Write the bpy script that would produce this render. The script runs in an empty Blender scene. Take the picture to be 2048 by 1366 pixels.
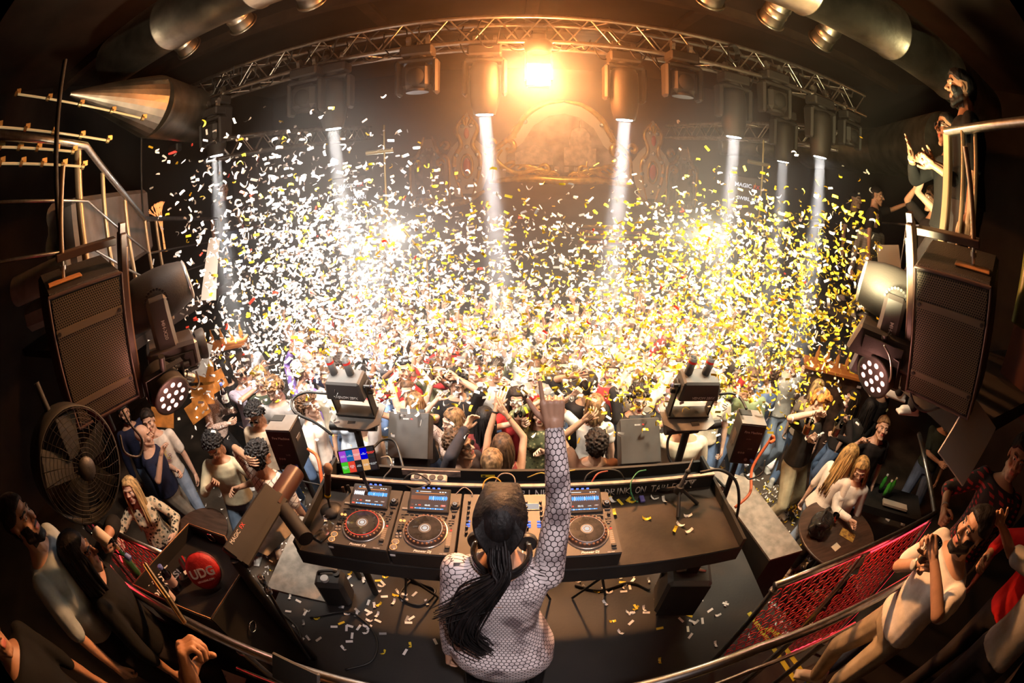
import bpy, bmesh, math, random
import numpy as np
from mathutils import Vector, Matrix, Euler, noise

SC = bpy.context.scene
COL = SC.collection
R = math.radians
rnd = random.Random(7)

# ------------------------------------------------------------------ camera (15 mm diagonal fisheye held 2.73 m above the booth floor)
PITCH = 24.0
cam = bpy.data.cameras.new('camera'); cam_ob = bpy.data.objects.new('camera', cam); COL.objects.link(cam_ob)
cam.type = 'PANO'; cam.panorama_type = 'FISHEYE_EQUISOLID'
cam.fisheye_lens = 15.0; cam.fisheye_fov = math.pi; cam.sensor_width = 36.0; cam.sensor_fit = 'HORIZONTAL'
cam.clip_start = 0.02; cam.clip_end = 100
cam_ob.location = (0, 0, 0); cam_ob.rotation_euler = (R(90 - PITCH), 0, 0)
SC.camera = cam_ob
SC.view_settings.view_transform = 'Standard'; SC.view_settings.look = 'None'
SC.view_settings.gamma = 1.0; SC.view_settings.exposure = 0.0
SC.view_settings.use_curve_mapping = False
SC.cycles.use_denoising = True
SC.cycles.max_bounces = 6; SC.cycles.diffuse_bounces = 2; SC.cycles.glossy_bounces = 3
SC.cycles.transmission_bounces = 4; SC.cycles.transparent_max_bounces = 8; SC.cycles.volume_bounces = 0
SC.cycles.volume_step_rate = 1.0; SC.cycles.volume_max_steps = 64
SC.cycles.sample_clamp_indirect = 4.0
SC.cycles.use_light_tree = True
W = bpy.data.worlds.new('world'); SC.world = W; W.use_nodes = True
W.node_tree.nodes['Background'].inputs[0].default_value = (0.30, 0.22, 0.16, 1)
W.node_tree.nodes['Background'].inputs[1].default_value = 0.003

def light(name, kind, loc, power, col=(1, 1, 1), to=None, size=0.2, spot=40, blend=0.3, sy=None):
    d = bpy.data.lights.new(name, kind); d.energy = power; d.color = col
    o = bpy.data.objects.new(name, d); COL.objects.link(o); o.location = loc
    if kind == 'AREA': d.spread = R(76) if 'truss_wash' in name else R(120)
    if kind == 'SPOT': d.spot_size = R(spot); d.spot_blend = blend; d.shadow_soft_size = size
    elif kind == 'AREA':
        d.size = size
        if sy: d.shape = 'RECTANGLE'; d.size_y = sy
    else: d.shadow_soft_size = size
    if to is not None:
        o.rotation_euler = (Vector(to) - Vector(loc)).to_track_quat('-Z', 'Y').to_euler()
    return o

WARM = (1.0, 0.74, 0.50); ORANGE = (1.0, 0.34, 0.08); WHITE = (1.0, 0.95, 0.90)
# lights over dance floor and booth, mostly unseen fills added away from the truss
light('truss_wash_left', 'AREA', (-1.7, 2.5, 1.3), 200, (1, .90, .78), (-1.3, 4.5, -3.6), 0.7)  # unseen area fill added to brighten the crowd, not a truss fixture
light('truss_wash_right', 'AREA', (1.9, 2.5, 1.3), 190, (1, .86, .62), (1.6, 4.4, -3.6), 0.7)  # matching unseen fill added for the right half of the floor
light('booth_key', 'SPOT', (0.5, -0.6, 1.9), 430, (1.0, .86, .86), (0, .85, -1.4), 0.10, 30, .8)
light('crest_fill', 'SPOT', (1.1, 6.0, 2.2), 330, (1.0, .72, .42), (1.1, 9.1, .7), 0.2, 75, .8)  # unseen spot added to lift the dim carousel crest
light('booth_front', 'AREA', (0.2, 4.0, 0.95), 55, (1.0, .62, .36), (0, 1.6, -1.9), 0.5)
light('side_wash_left', 'SPOT', (-1.3, 2.35, 1.35), 620, (1.0, .82, .66), (-3.2, 3.2, -2.8), 0.15, 75, .8)
light('side_wash_right', 'SPOT', (1.6, 2.35, 1.35), 480, (1.0, .80, .56), (3.1, 2.7, -2.8), 0.15, 75, .8)
light('confetti_flood_left', 'SPOT', (-1.1, 0.2, 1.9), 1700, WHITE, (-1.5, 5.2, -2.0), 0.15, 48, .7)
light('confetti_flood_right', 'SPOT', (1.3, 0.2, 1.9), 1700, (1, .93, .74), (1.7, 5.2, -2.0), 0.15, 42, .7)
light('back_light_left', 'SPOT', (-2.5, 8.6, -1.35), 600, WHITE, (-1.2, 4.5, -1.2), .12, 60, .7)
light('back_light_right', 'SPOT', (4.1, 8.2, -1.2), 550, (1, .93, .7), (1.8, 4.5, -1.2), .12, 60, .7)
light('duct_fill_left', 'SPOT', (-1.2, 1.2, -0.2), 280, (1.0, .80, .55), (-3.4, 3.2, 1.5), 0.1, 75, .9)  # unseen spot added to brighten the left end of the duct
light('duct_fill_right', 'SPOT', (1.4, 1.2, -0.3), 600, (1.0, .85, .45), (3.7, 2.9, 1.3), 0.1, 90, .9)  # unseen spot added likewise for the right-hand ducts
light('table_fill', 'SPOT', (1.3, -0.2, 1.7), 130, (1.0, .80, .58), (.85, 1.65, -1.76), 0.1, 24, .8)  # unseen spot added so the chalk lettering reads
light('gallery_fill_right', 'SPOT', (0.8, 2.4, 1.0), 45, (1.0, .55, .24), (2.5, 1.4, .5), 0.1, 38, .8)  # unseen orange spot on the right gallery people, standing in for blinder light
light('stairs_fill_right', 'SPOT', (0.6, 2.2, 1.2), 30, (1.0, .82, .66), (1.95, .4, -1.35), 0.1, 13, .8)  # unseen narrow spot aimed at the man in the white T-shirt
light('counter_fill', 'SPOT', (-.5, 1.9, 1.0), 45, (1.0, .85, .75), (-1.75, .85, -1.95), 0.08, 15, .7)  # unseen spot added to light the lettering inside the counter tray
light('phone_hand_fill', 'SPOT', (0.5, 1.5, 1.2), 90, (1.0, .45, .16), (-.66, .2, -.8), 0.05, 15, .6)  # unseen orange spot added for the hand raising the phone
light('stairs_fill_left', 'SPOT', (-1.2, 2.2, 1.2), 14, (.75, .9, 1.0), (-2.05, .3, -1.15), 0.1, 9, .8)  # unseen narrow cool spot aimed at the man in pale blue

# ------------------------------------------------------------------ where a picture point lies in the room
FPX = 2048 * 15 / 36.0
CP, SP = math.cos(R(PITCH)), math.sin(R(PITCH))
def ray(px, py):
    dx, dy = px - 1024, 683 - py; r = math.hypot(dx, dy) + 1e-9; th = 2 * math.asin(min(1, r / 2 / FPX))
    x = math.sin(th) * dx / r; up = math.sin(th) * dy / r; f = math.cos(th)
    return Vector((x, f * CP + up * SP, -f * SP + up * CP))
def at(px, py, d=None, Y=None, z=None, X=None):
    v = ray(px, py)
    t = d if d else (Y / v.y if Y is not None else (z / v.z if z is not None else X / v.x))
    return v * t

# ------------------------------------------------------------------ materials
MATS = {}
def mat(name, col, rough=0.6, metal=0.0, emit=None, es=0.0, nz=0.0, ns=20.0, bump=0.0, bs=80.0, trans=0.0, alpha=1.0, spec=None, coat=0.0, stretch=None, col2=None):
    if name in MATS: return MATS[name]
    m = bpy.data.materials.new(name); m.use_nodes = True; nt = m.node_tree; N = nt.nodes; L = nt.links
    b = N['Principled BSDF']
    b.inputs['Base Color'].default_value = (*col, 1); b.inputs['Roughness'].default_value = rough
    b.inputs['Metallic'].default_value = metal
    if spec is not None: b.inputs['Specular IOR Level'].default_value = spec
    if coat: b.inputs['Coat Weight'].default_value = coat
    if trans: b.inputs['Transmission Weight'].default_value = trans
    if alpha < 1: b.inputs['Alpha'].default_value = alpha
    if emit: b.inputs['Emission Color'].default_value = (*emit, 1); b.inputs['Emission Strength'].default_value = es
    if nz or bump:
        tc = N.new('ShaderNodeTexCoord'); mp = N.new('ShaderNodeMapping'); L.new(tc.outputs['Object'], mp.inputs[0])
        if stretch: mp.inputs['Scale'].default_value = stretch
    if nz:
        t = N.new('ShaderNodeTexNoise'); t.inputs['Scale'].default_value = ns; t.inputs['Detail'].default_value = 4
        L.new(mp.outputs[0], t.inputs['Vector'])
        mx = N.new('ShaderNodeMix'); mx.data_type = 'RGBA'
        c2 = col2 if col2 else tuple(max(0, c * (1 - nz)) for c in col)
        mx.inputs[6].default_value = (*c2, 1); mx.inputs[7].default_value = (*(tuple(min(1, c * (1 + nz * .6)) for c in col) if not col2 else col), 1)
        rp = N.new('ShaderNodeValToRGB'); rp.color_ramp.elements[0].position = .35; rp.color_ramp.elements[1].position = .65
        L.new(t.outputs[0], rp.inputs[0]); L.new(rp.outputs[0], mx.inputs[0]); L.new(mx.outputs[2], b.inputs['Base Color'])
    if bump:
        t2 = N.new('ShaderNodeTexNoise'); t2.inputs['Scale'].default_value = bs; t2.inputs['Detail'].default_value = 3
        L.new(mp.outputs[0], t2.inputs['Vector'])
        bp = N.new('ShaderNodeBump'); bp.inputs['Strength'].default_value = bump; bp.inputs['Distance'].default_value = 0.01
        L.new(t2.outputs[0], bp.inputs['Height']); L.new(bp.outputs[0], b.inputs['Normal'])
    MATS[name] = m; return m
def emat(name, col, s):
    if name in MATS: return MATS[name]
    m = bpy.data.materials.new(name); m.use_nodes = True; N = m.node_tree.nodes; N.clear()
    e = N.new('ShaderNodeEmission'); e.inputs[0].default_value = (*col, 1); e.inputs[1].default_value = s
    o = N.new('ShaderNodeOutputMaterial'); m.node_tree.links.new(e.outputs[0], o.inputs[0]); MATS[name] = m; return m
def glass(name, col=(1, 1, 1), rough=0.02):
    if name in MATS: return MATS[name]
    m = bpy.data.materials.new(name); m.use_nodes = True; N = m.node_tree.nodes; L = m.node_tree.links; N.clear()
    t = N.new('ShaderNodeBsdfTransparent'); t.inputs[0].default_value = (*col, 1)
    g = N.new('ShaderNodeBsdfGlossy'); g.inputs['Roughness'].default_value = rough
    f = N.new('ShaderNodeFresnel'); f.inputs[0].default_value = 1.5
    x = N.new('ShaderNodeMixShader'); o = N.new('ShaderNodeOutputMaterial')
    L.new(f.outputs[0], x.inputs[0]); L.new(t.outputs[0], x.inputs[1]); L.new(g.outputs[0], x.inputs[2]); L.new(x.outputs[0], o.inputs[0])
    MATS[name] = m; return m
BLK = mat('black_plastic', (.018, .016, .015), .45, bump=.15, bs=300)
BLKM = mat('matte_black_paint', (.012, .011, .010), .7, nz=.3, ns=6)
DGR = mat('dark_grey_plastic', (.05, .047, .045), .5, bump=.1, bs=200)
GREY = mat('grey_panel', (.16, .145, .13), .55, nz=.25, ns=5)
STEEL = mat('brushed_steel', (.62, .60, .57), .28, 1.0, nz=.15, ns=30)
ALU = mat('truss_aluminium', (.70, .66, .60), .33, 1.0, nz=.2, ns=12)
CHROME = mat('chrome', (.8, .8, .8), .12, 1.0)
GALV = mat('galvanised_duct', (.50, .46, .38), .38, 1.0, nz=.35, ns=3.5, bump=.25, bs=14)
BRASS = mat('brass', (.75, .5, .18), .25, 1.0)
BRN = mat('brown_lacquered_steel', (.055, .028, .018), .4, nz=.3, ns=8)
WOOD = mat('raw_wood', (.30, .19, .09), .6, nz=.4, ns=9, stretch=(1, 1, 8))
RUB = mat('black_rubber_cable', (.015, .014, .013), .5)
WHT = mat('white_paint', (.75, .73, .70), .5)
INKW = mat('white_print', (.62, .60, .57), .5)
INKR = mat('red_print', (.7, .04, .03), .5)

# ------------------------------------------------------------------ mesh builder
class MB:
    def __init__(s, *mats): s.v = []; s.f = []; s.mi = []; s.sm = []; s.mats = list(mats); s.M = None
    def _add(s, vs, fs, mi=0, sm=False):
        o = len(s.v)
        if s.M is not None: vs = [s.M @ Vector(v) for v in vs]
        s.v.extend([tuple(v) for v in vs]); s.f.extend([tuple(i + o for i in f) for f in fs])
        s.mi.extend([mi] * len(fs)); s.sm.extend([sm] * len(fs)); return s
    def box(s, c, d, rot=None, mi=0, bev=0.0, taper=None):
        x, y, z = [k / 2 for k in d]; M = Matrix.Translation(Vector(c)) @ (rot.to_4x4() if rot is not None else Matrix())
        tp = taper or (1, 1)
        if bev > 0:
            b = min(bev, x * .9, y * .9, z * .9); vs = []; 
            for sz in (-1, 1):
                kx, ky = (tp if sz > 0 else (1, 1))
                for (ix, iy, iz) in ((b, b, 0), (0, 0, b)) if sz < 0 else ((0, 0, b), (b, b, 0)):
                    zz = sz * (z - iz); X = (x * kx - ix); Y = (y * ky - iy)
                    if ix: ring = [(-X, -Y), (X, -Y), (X, Y), (-X, Y)]; ring = [p for q in ring for p in (q, q)]
                    else: ring = [(-X, -Y + b), (-X + b, -Y), (X - b, -Y), (X, -Y + b), (X, Y - b), (X - b, Y), (-X + b, Y), (-X, Y - b)]
                    if ix: ring = [(-X, -Y + b * .01), (-X + b * .01, -Y), (X - b * .01, -Y), (X, -Y + b * .01), (X, Y - b * .01), (X - b * .01, Y), (-X + b * .01, Y), (-X, Y - b * .01)]
                    vs += [M @ Vector((p[0], p[1], zz)) for p in ring]
            fs = [tuple(range(7, -1, -1)), tuple(range(24, 32))]
            for r in range(3):
                for i in range(8):
                    j = (i + 1) % 8; fs.append((r * 8 + i, r * 8 + j, r * 8 + 8 + j, r * 8 + 8 + i))
            return s._add(vs, fs, mi)
        vs = [M @ Vector((sx * x * (tp[0] if sz > 0 else 1), sy * y * (tp[1] if sz > 0 else 1), sz * z)) for sz in (-1, 1) for sy in (-1, 1) for sx in (-1, 1)]
        return s._add(vs, [(0, 2, 3, 1), (4, 5, 7, 6), (0, 1, 5, 4), (2, 6, 7, 3), (0, 4, 6, 2), (1, 3, 7, 5)], mi)
    def lathe(s, prof, p0=(0, 0, 0), ax=(0, 0, 1), n=24, mi=0, sm=True, caps=True):
        q = Vector(ax).normalized().to_track_quat('Z', 'Y').to_matrix(); p0 = Vector(p0); vs = []; fs = []
        for (r, h) in prof:
            for i in range(n):
                a = 2 * math.pi * i / n; vs.append(p0 + q @ Vector((r * math.cos(a), r * math.sin(a), h)))
        for k in range(len(prof) - 1):
            for i in range(n):
                j = (i + 1) % n; fs.append((k * n + i, k * n + j, (k + 1) * n + j, (k + 1) * n + i))
        s._add(vs, fs, mi, sm)
        if caps:
            s._add([vs[i] if s.M is None else vs[i] for i in range(n)], [tuple(range(n - 1, -1, -1))], mi)
            s._add(vs[-n:], [tuple(range(n))], mi)
        return s
    def cyl(s, p0, p1, r0, r1=None, n=16, mi=0, caps=True, sm=True):
        p0, p1 = Vector(p0), Vector(p1); r1 = r0 if r1 is None else r1
        return s.lathe([(r0, 0), (r1, (p1 - p0).length)], p0, p1 - p0, n, mi, sm, caps)
    def tube(s, pts, r, n=8, mi=0, caps=True, closed=False):
        pts = [Vector(p) for p in pts]; vs = []; fs = []; m = len(pts)
        rr = r if hasattr(r, '__len__') else [r] * m
        up = Vector((0, 0, 1)); t0 = (pts[1] - pts[0]).normalized()
        if abs(t0.z) > .9: up = Vector((1, 0, 0))
        nrm = (up - t0 * up.dot(t0)).normalized()
        for i, p in enumerate(pts):
            if closed: t = (pts[(i + 1) % m] - pts[i - 1]).normalized()
            else: t = (pts[min(i + 1, m - 1)] - pts[max(i - 1, 0)]).normalized()
            nrm = (nrm - t * nrm.dot(t)); nrm = nrm.normalized() if nrm.length > 1e-6 else t.orthogonal().normalized()
            b = t.cross(nrm)
            for k in range(n):
                a = 2 * math.pi * k / n; vs.append(p + (nrm * math.cos(a) + b * math.sin(a)) * rr[i])
        for i in range(m if closed else m - 1):
            for k in range(n):
                j = (k + 1) % n; i2 = (i + 1) % m; fs.append((i * n + k, i * n + j, i2 * n + j, i2 * n + k))
        if caps and not closed: fs += [tuple(range(n - 1, -1, -1)), tuple(range((m - 1) * n, m * n))]
        return s._add(vs, fs, mi, True)
    def ball(s, c, r, mi=0, n=12, m=8, rot=None):
        rx, ry, rz = (r, r, r) if not hasattr(r, '__len__') else r; c = Vector(c); vs = []; fs = []
        for k in range(m + 1):
            ph = math.pi * k / m
            for i in range(n):
                a = 2 * math.pi * i / n
                p = Vector((rx * math.sin(ph) * math.cos(a), ry * math.sin(ph) * math.sin(a), rz * math.cos(ph)))
                vs.append(c + (rot @ p if rot is not None else p))
        for k in range(m):
            for i in range(n):
                j = (i + 1) % n; fs.append((k * n + j, k * n + i, (k + 1) * n + i, (k + 1) * n + j))
        return s._add(vs, fs, mi, True)
    def prism(s, poly, h, M=None, mi=0, sm=False):
        n = len(poly); M = M or Matrix()
        vs = [M @ Vector((p[0], p[1], 0)) for p in poly] + [M @ Vector((p[0], p[1], h)) for p in poly]
        fs = [tuple(range(n - 1, -1, -1)), tuple(range(n, 2 * n))] + [(i, (i + 1) % n, n + (i + 1) % n, n + i) for i in range(n)]
        return s._add(vs, fs, mi, sm)
    def quad(s, pts, mi=0): return s._add(pts, [tuple(range(len(pts)))], mi)
    def add_mesh(s, me, M, mi=0, sm=False):
        s._add([M @ v.co for v in me.vertices], [tuple(p.vertices) for p in me.polygons], mi, sm); return s
    def text(s, txt, M, size, mi=0, ext=.0008, shear=0, align='CENTER', bold=0):
        me = text_mesh(txt, size, ext, shear, align, bold); return s.add_mesh(me, M, mi)
    def build(s, name, *mats, parent=None):
        me = bpy.data.meshes.new(name); me.from_pydata(s.v, [], s.f)
        for m in (mats or s.mats): me.materials.append(m)
        me.polygons.foreach_set('material_index', s.mi); me.polygons.foreach_set('use_smooth', s.sm)
        me.validate(); me.update(); o = bpy.data.objects.new(name, me); COL.objects.link(o)
        if parent is not None: o.parent = parent
        return o
TXT = {}
def text_mesh(txt, size, ext, shear=0, align='CENTER', bold=0):
    k = (txt, size, ext, shear, align, bold)
    if k in TXT: return TXT[k]
    c = bpy.data.curves.new('t', 'FONT'); c.body = txt; c.size = size; c.extrude = ext; c.shear = shear; c.align_x = align; c.align_y = 'CENTER'; c.offset = bold
    c.resolution_u = 3
    o = bpy.data.objects.new('t', c); COL.objects.link(o); dg = bpy.context.evaluated_depsgraph_get(); dg.update()
    me = bpy.data.meshes.new_from_object(o.evaluated_get(dg)); bpy.data.objects.remove(o); bpy.data.curves.remove(c); TXT[k] = me; return me
def tag(o, label=None, cat=None, group=None, kind=None):
    if label: o['label'] = label
    if cat: o['category'] = cat
    if group: o['group'] = group
    if kind: o['kind'] = kind
    return o
def empty(name, loc=(0, 0, 0), rot=None, label=None, cat=None, group=None):
    o = bpy.data.objects.new(name, None); COL.objects.link(o); o.location = loc; o.empty_display_size = .1
    if rot is not None: o.rotation_euler = rot
    return tag(o, label, cat, group)
def burst(o):
    """give each loose piece of a part its own object"""
    me = o.data; n = len(me.vertices); par_ = list(range(n)); key = {}
    def find(a):
        while par_[a] != a: par_[a] = par_[par_[a]]; a = par_[a]
        return a
    for v in me.vertices:
        k = (round(v.co.x, 5), round(v.co.y, 5), round(v.co.z, 5))
        if k in key: par_[find(v.index)] = find(key[k])
        else: key[k] = v.index
    for p in me.polygons:
        a = find(p.vertices[0])
        for q in p.vertices[1:]: par_[find(q)] = a
    gr = {}
    for p in me.polygons: gr.setdefault(find(p.vertices[0]), []).append(p)
    if len(gr) < 2: return
    nm = o.name.split('.')[0]
    for i, ps in enumerate(gr.values()):
        idx = sorted({v for p in ps for v in p.vertices}); mp = {v: k for k, v in enumerate(idx)}
        m2 = bpy.data.meshes.new(nm); m2.from_pydata([tuple(me.vertices[v].co) for v in idx], [], [[mp[v] for v in p.vertices] for p in ps]); m2.materials.append(me.materials[ps[0].material_index]); m2.polygons.foreach_set('use_smooth', [p.use_smooth for p in ps]); m2.update()
        if i == 0: o.data = m2
        else: c = bpy.data.objects.new(nm, m2); COL.objects.link(c); c.parent = o.parent; c.matrix_local = o.matrix_local
def burst_names(*names):
    for o in list(bpy.data.objects):
        if o.type == 'MESH' and o.parent is not None and o.name.split('.')[0] in names: burst(o)
def copy_tree(o, loc=None, rot=None, label=None, group=None, parent=None, cat=None):
    c = o.copy(); COL.objects.link(c)
    if parent is not None: c.parent = parent
    if loc is not None: c.location = loc
    if rot is not None: c.rotation_euler = rot
    if label: c['label'] = label
    if group: c['group'] = group
    for ch in [k for k in o.children]: copy_tree(ch, parent=c)
    return c
def frame(x, y=None, z=None, loc=(0, 0, 0)):
    """4x4 from an x axis and an approximate z axis"""
    x = Vector(x).normalized(); z = Vector(z); z = (z - x * z.dot(x)).normalized(); y = z.cross(x)
    return Matrix.Translation(Vector(loc)) @ Matrix((x, y, z)).transposed().to_4x4()
def euler(rx, ry, rz): return (R(rx), R(ry), R(rz))
def curve_pts(ctrl, n=8):
    P = [Vector(p) for p in ctrl]; P = [P[0] * 2 - P[1]] + P + [P[-1] * 2 - P[-2]]; out = []
    for i in range(1, len(P) - 2):
        for k in range(n):
            t = k / n; a, b, c, d = P[i - 1], P[i], P[i + 1], P[i + 2]
            out.append(.5 * ((2 * b) + (c - a) * t + (2 * a - 5 * b + 4 * c - d) * t * t + (3 * b - 3 * c + d - a) * t ** 3))
    out.append(P[-2]); return out
# ------------------------------------------------------------------ the room
ZF, ZB, ZC = -3.75, -2.73, 3.1     # dance floor, booth floor, ceiling
def struct(o): o['kind'] = 'structure'; return o
FLOORM = mat('dark_worn_dance_floor', (.085, .062, .045), .35, nz=.5, ns=2.2, bump=.1, bs=30)
WALLM = mat('dark_brown_wall', (.030, .021, .018), .8, nz=.4, ns=1.5)
CEILM = mat('dark_brown_ceiling', (.060, .036, .024), .8, nz=.3, ns=1.2)
BOOTHM = mat('black_booth_floor', (.012, .010, .009), .6, nz=.4, ns=3, bump=.08, bs=50)
struct(MB().box((0, 4.5, ZF - .1), (18, 19, .2)).build('floor', FLOORM))
struct(MB().box((0, 4.5, ZC + .1), (18, 19, .2)).build('ceiling', CEILM))
struct(MB().box((0, 13.1, -.3), (18, .2, 7.2)).build('wall_back', WALLM))
struct(MB().box((-8.1, 4.5, -.3), (.2, 19, 7.2)).build('wall_left', WALLM))
struct(MB().box((8.1, 4.5, -.3), (.2, 19, 7.2)).build('wall_right', WALLM))
struct(MB().box((0, -4.1, -.3), (18, .2, 7.2)).build('wall_rear', WALLM))
struct(MB().box((0.07, 1.05, (ZB + ZF) / 2), (3.7, 2.1, ZB - ZF - .001)).build('floor_booth_stage', BOOTHM))
struct(MB().box((0, -1.74, (ZB + ZF) / 2), (15.8, 4.3, ZB - ZF - .002)).build('floor_gallery', BOOTHM))
BEAMM = mat('brown_ceiling_beam', (.11, .065, .04), .7, nz=.3, ns=3)
for i, y in enumerate((4.0, 6.2, 8.6)):
    struct(MB().box((0, y, ZC - .1), (16, .18, .2)).build('trim_%d' % (i + 1), BEAMM))
for i, x in enumerate((-2.4, .35, 3.1)):
    struct(MB().box((x, 5.6, ZC - .06), (.22, 8.6, .1)).build('trim_%d' % (i + 4), BEAMM))
PATCH = mat('scuffed_plywood_panel', (.20, .13, .075), .7, nz=.6, ns=7)
tag(MB().box((.1, 5.1, ZC - .125), (1.3, .5, .02)).build('ceiling_panel', PATCH), 'scuffed plywood panel screwed to the ceiling above the middle of the truss', 'panel')

# ------------------------------------------------------------------ haze over the dance floor
def volmat(name, dens, col=(1, 1, 1), aniso=.3, nz=None, scale=1.2, lo=.45, hi=.75, centre=None, radius=None):
    m = bpy.data.materials.new(name); m.use_nodes = True; N = m.node_tree.nodes; L = m.node_tree.links; N.clear()
    v = N.new('ShaderNodeVolumeScatter'); v.inputs['Color'].default_value = (*col, 1); v.inputs['Density'].default_value = dens; v.inputs['Anisotropy'].default_value = aniso
    o = N.new('ShaderNodeOutputMaterial'); L.new(v.outputs[0], o.inputs['Volume'])
    if nz:
        tc = N.new('ShaderNodeTexCoord'); t = N.new('ShaderNodeTexNoise'); t.inputs['Scale'].default_value = scale; t.inputs['Detail'].default_value = 4; t.inputs['Distortion'].default_value = .6
        L.new(tc.outputs['Object'], t.inputs['Vector'])
        mr = N.new('ShaderNodeMapRange'); mr.inputs[1].default_value = lo; mr.inputs[2].default_value = hi; mr.inputs[3].default_value = 0; mr.inputs[4].default_value = dens
        L.new(t.outputs[0], mr.inputs[0])
        ln = N.new('ShaderNodeVectorMath'); ln.operation = 'LENGTH'; L.new(tc.outputs['Object'], ln.inputs[0])
        fr = N.new('ShaderNodeMapRange'); fr.interpolation_type = 'SMOOTHSTEP'; fr.inputs[1].default_value = 1.0; fr.inputs[2].default_value = .15; fr.inputs[3].default_value = 0; fr.inputs[4].default_value = 1
        L.new(ln.outputs['Value'], fr.inputs[0])
        mu = N.new('ShaderNodeMath'); mu.operation = 'MULTIPLY'; L.new(mr.outputs[0], mu.inputs[0]); L.new(fr.outputs[0], mu.inputs[1]); L.new(mu.outputs[0], v.inputs['Density'])
    return m
hz = MB().box((0.2, 7.6, -.75), (12.5, 8.6, 5.9)).build('haze', volmat('haze_air', .052, (1, .97, .93), .25))
tag(hz, 'thin bright haze hanging in the light beams over the dance floor', 'haze', kind='stuff')
def puff(px, py, d, sx, sy, sz, dens, label, col=(1, 1, 1)):
    b = MB().ball((0, 0, 0), 1.0, n=20, m=14).build('smoke_cloud', volmat('smoke_' + str(px), dens, col, .2, nz=True, scale=1.6))
    b.location = at(px, py, d=d); b.scale = (sx, sy, sz)
    return tag(b, label, 'smoke', kind='stuff')
puff(755, 520, 6.2, .55, .55, 1.25, 4.0, 'white smoke jet rising through confetti left of centre')
puff(1235, 570, 6.0, .75, .5, .45, 2.6, 'white smoke cloud in confetti right of centre')
puff(770, 670, 5.6, .8, .5, .4, 1.6, 'low pale smoke cloud under the left smoke jet')
puff(1330, 660, 5.4, .6, .4, .3, 1.6, 'small cream smoke wisp left of the right fire machine')
puff(1060, 445, 8.3, 3.6, .9, .75, 2.8, 'wide beige fog bank under the carousel crest', (1, .9, .78))
puff(1400, 455, 8.0, 1.6, .6, .5, .9, 'pale bluish fog bank below the right end of the carousel crest', (.85, .93, 1))
puff(1700, 680, 5.6, .5, .5, .5, .8, 'grey smoke drifting beside the right moving head', (.9, .95, 1))

# ------------------------------------------------------------------ ducts
def duct_run(name, p0, p1, r, label, seams=1.1, mi=None):
    p0, p1 = Vector(p0), Vector(p1); ax = (p1 - p0); Ln = ax.length; prof = []
    t = 0
    while t < Ln:
        prof += [(r, t), (r, min(Ln, t + seams - .03))]
        if t + seams < Ln: prof += [(r + .012, t + seams - .025), (r + .012, t + seams - .005)]
        t += seams
    o = MB().lathe(prof, p0, ax, 40).build(name, GALV); tag(o, label, 'duct'); return o
YD, ZD, RD = 3.02, 2.02, .33
lw = duct_run('ventilation_duct', (-4.25, YD, ZD - .05), (5.6, YD - .5, ZD - .1), RD, 'large round galvanised duct crossing under the ceiling, ringed with seams')
def nozzle(px, py, z=1.5, lab=''):
    p = at(px, py, z=z); x = p.x
    base = Vector((x * .985, YD + .12, ZD - .10)); e = empty('air_nozzle', base, None, lab, 'air nozzle', 'short nozzles along the large duct')
    axis = Vector((x * .02, .62, -.30)).normalized()
    mb = MB(); r = .125; prof = [(r, 0), (r, .10), (r + .006, .105), (r + .006, .115), (r, .12), (r, .21), (r + .006, .215), (r + .006, .225), (r, .23), (r + .005, .34)]
    mb.lathe(prof, (0, 0, 0), axis, 32); mb.build('nozzle_body', GALV, parent=e)
    MB().lathe([(r + .005, .34), (r + .030, .345), (r + .030, .36), (r + .01, .365), (r - .01, .36), (r - .012, .2)], (0, 0, 0), axis, 32, caps=False).build('rim', GALV, parent=e)
    MB().tube([base * 0 + Vector((.10, .02, .10)), Vector((.13, .08, .13)), Vector((.14, .2, .02))], .012, 6).box((.12, .05, .12), (.05, .05, .06)).build('damper_handle', BLK, parent=e)
    return e
for px, py, l in ((365, 140, 'nozzle of the ceiling duct at its left end, nearest the pleated cone'), (480, 95, 'duct nozzle second from the left end'), (610, 45, 'duct nozzle third from the left end'),
                  (770, 15, 'duct nozzle fourth from the left, above the truss'), (940, 3, 'duct nozzle left of the glowing blinder lamp at the top edge'), (1140, 3, 'duct nozzle just right of the glowing blinder lamp'),
                  (1300, 15, 'duct nozzle fourth from the right end, above the truss'), (1440, 40, 'duct nozzle third from the right end, above the cables'), (1585, 75, 'yellowish lit duct nozzle second from the right end'), (1695, 120, 'bright duct nozzle at the right end of the duct')):
    nozzle(px, py, lab=l)
# corrugated ducts running back on both sides
def corr(name, p0, p1, r, label, pitch=.05):
    p0, p1 = Vector(p0), Vector(p1); Ln = (p1 - p0).length; prof = []; n = int(Ln / pitch)
    for i in range(n + 1):
        t = Ln * i / n; prof.append((r + (.010 if i % 2 else 0), t))
    return tag(MB().lathe(prof, p0, p1 - p0, 40).build(name, GALV), label, 'duct')
DP0, DP1 = at(300, 212, d=5.0), at(412, 238, d=6.3)
ld = corr('corrugated_duct', DP0, DP1, .34, 'corrugated silver duct behind the pleated cone at upper left')
DC = at(140, 188, d=4.4); MB().lathe([(.02, 0), (.345, (DP0 - DC).length)], DC, DP0 - DC, 28, sm=False).build('cone_end', GALV, parent=ld)
rd = corr('corrugated_duct', (5.0, 2.9, 1.15), (6.3, 5.2, 1.2), .42, 'corrugated silver duct glinting beside the balcony at upper right')
MB().lathe([(.42, 0), (.42, 2.6), (.2, 3.1)], (6.3, 5.2, 1.2), (.05, 1, -.05), 32).build('duct_tail', GALV, parent=rd)
for i, (px, py) in enumerate(((1440, 55), (1492, 50))): pass
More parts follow.
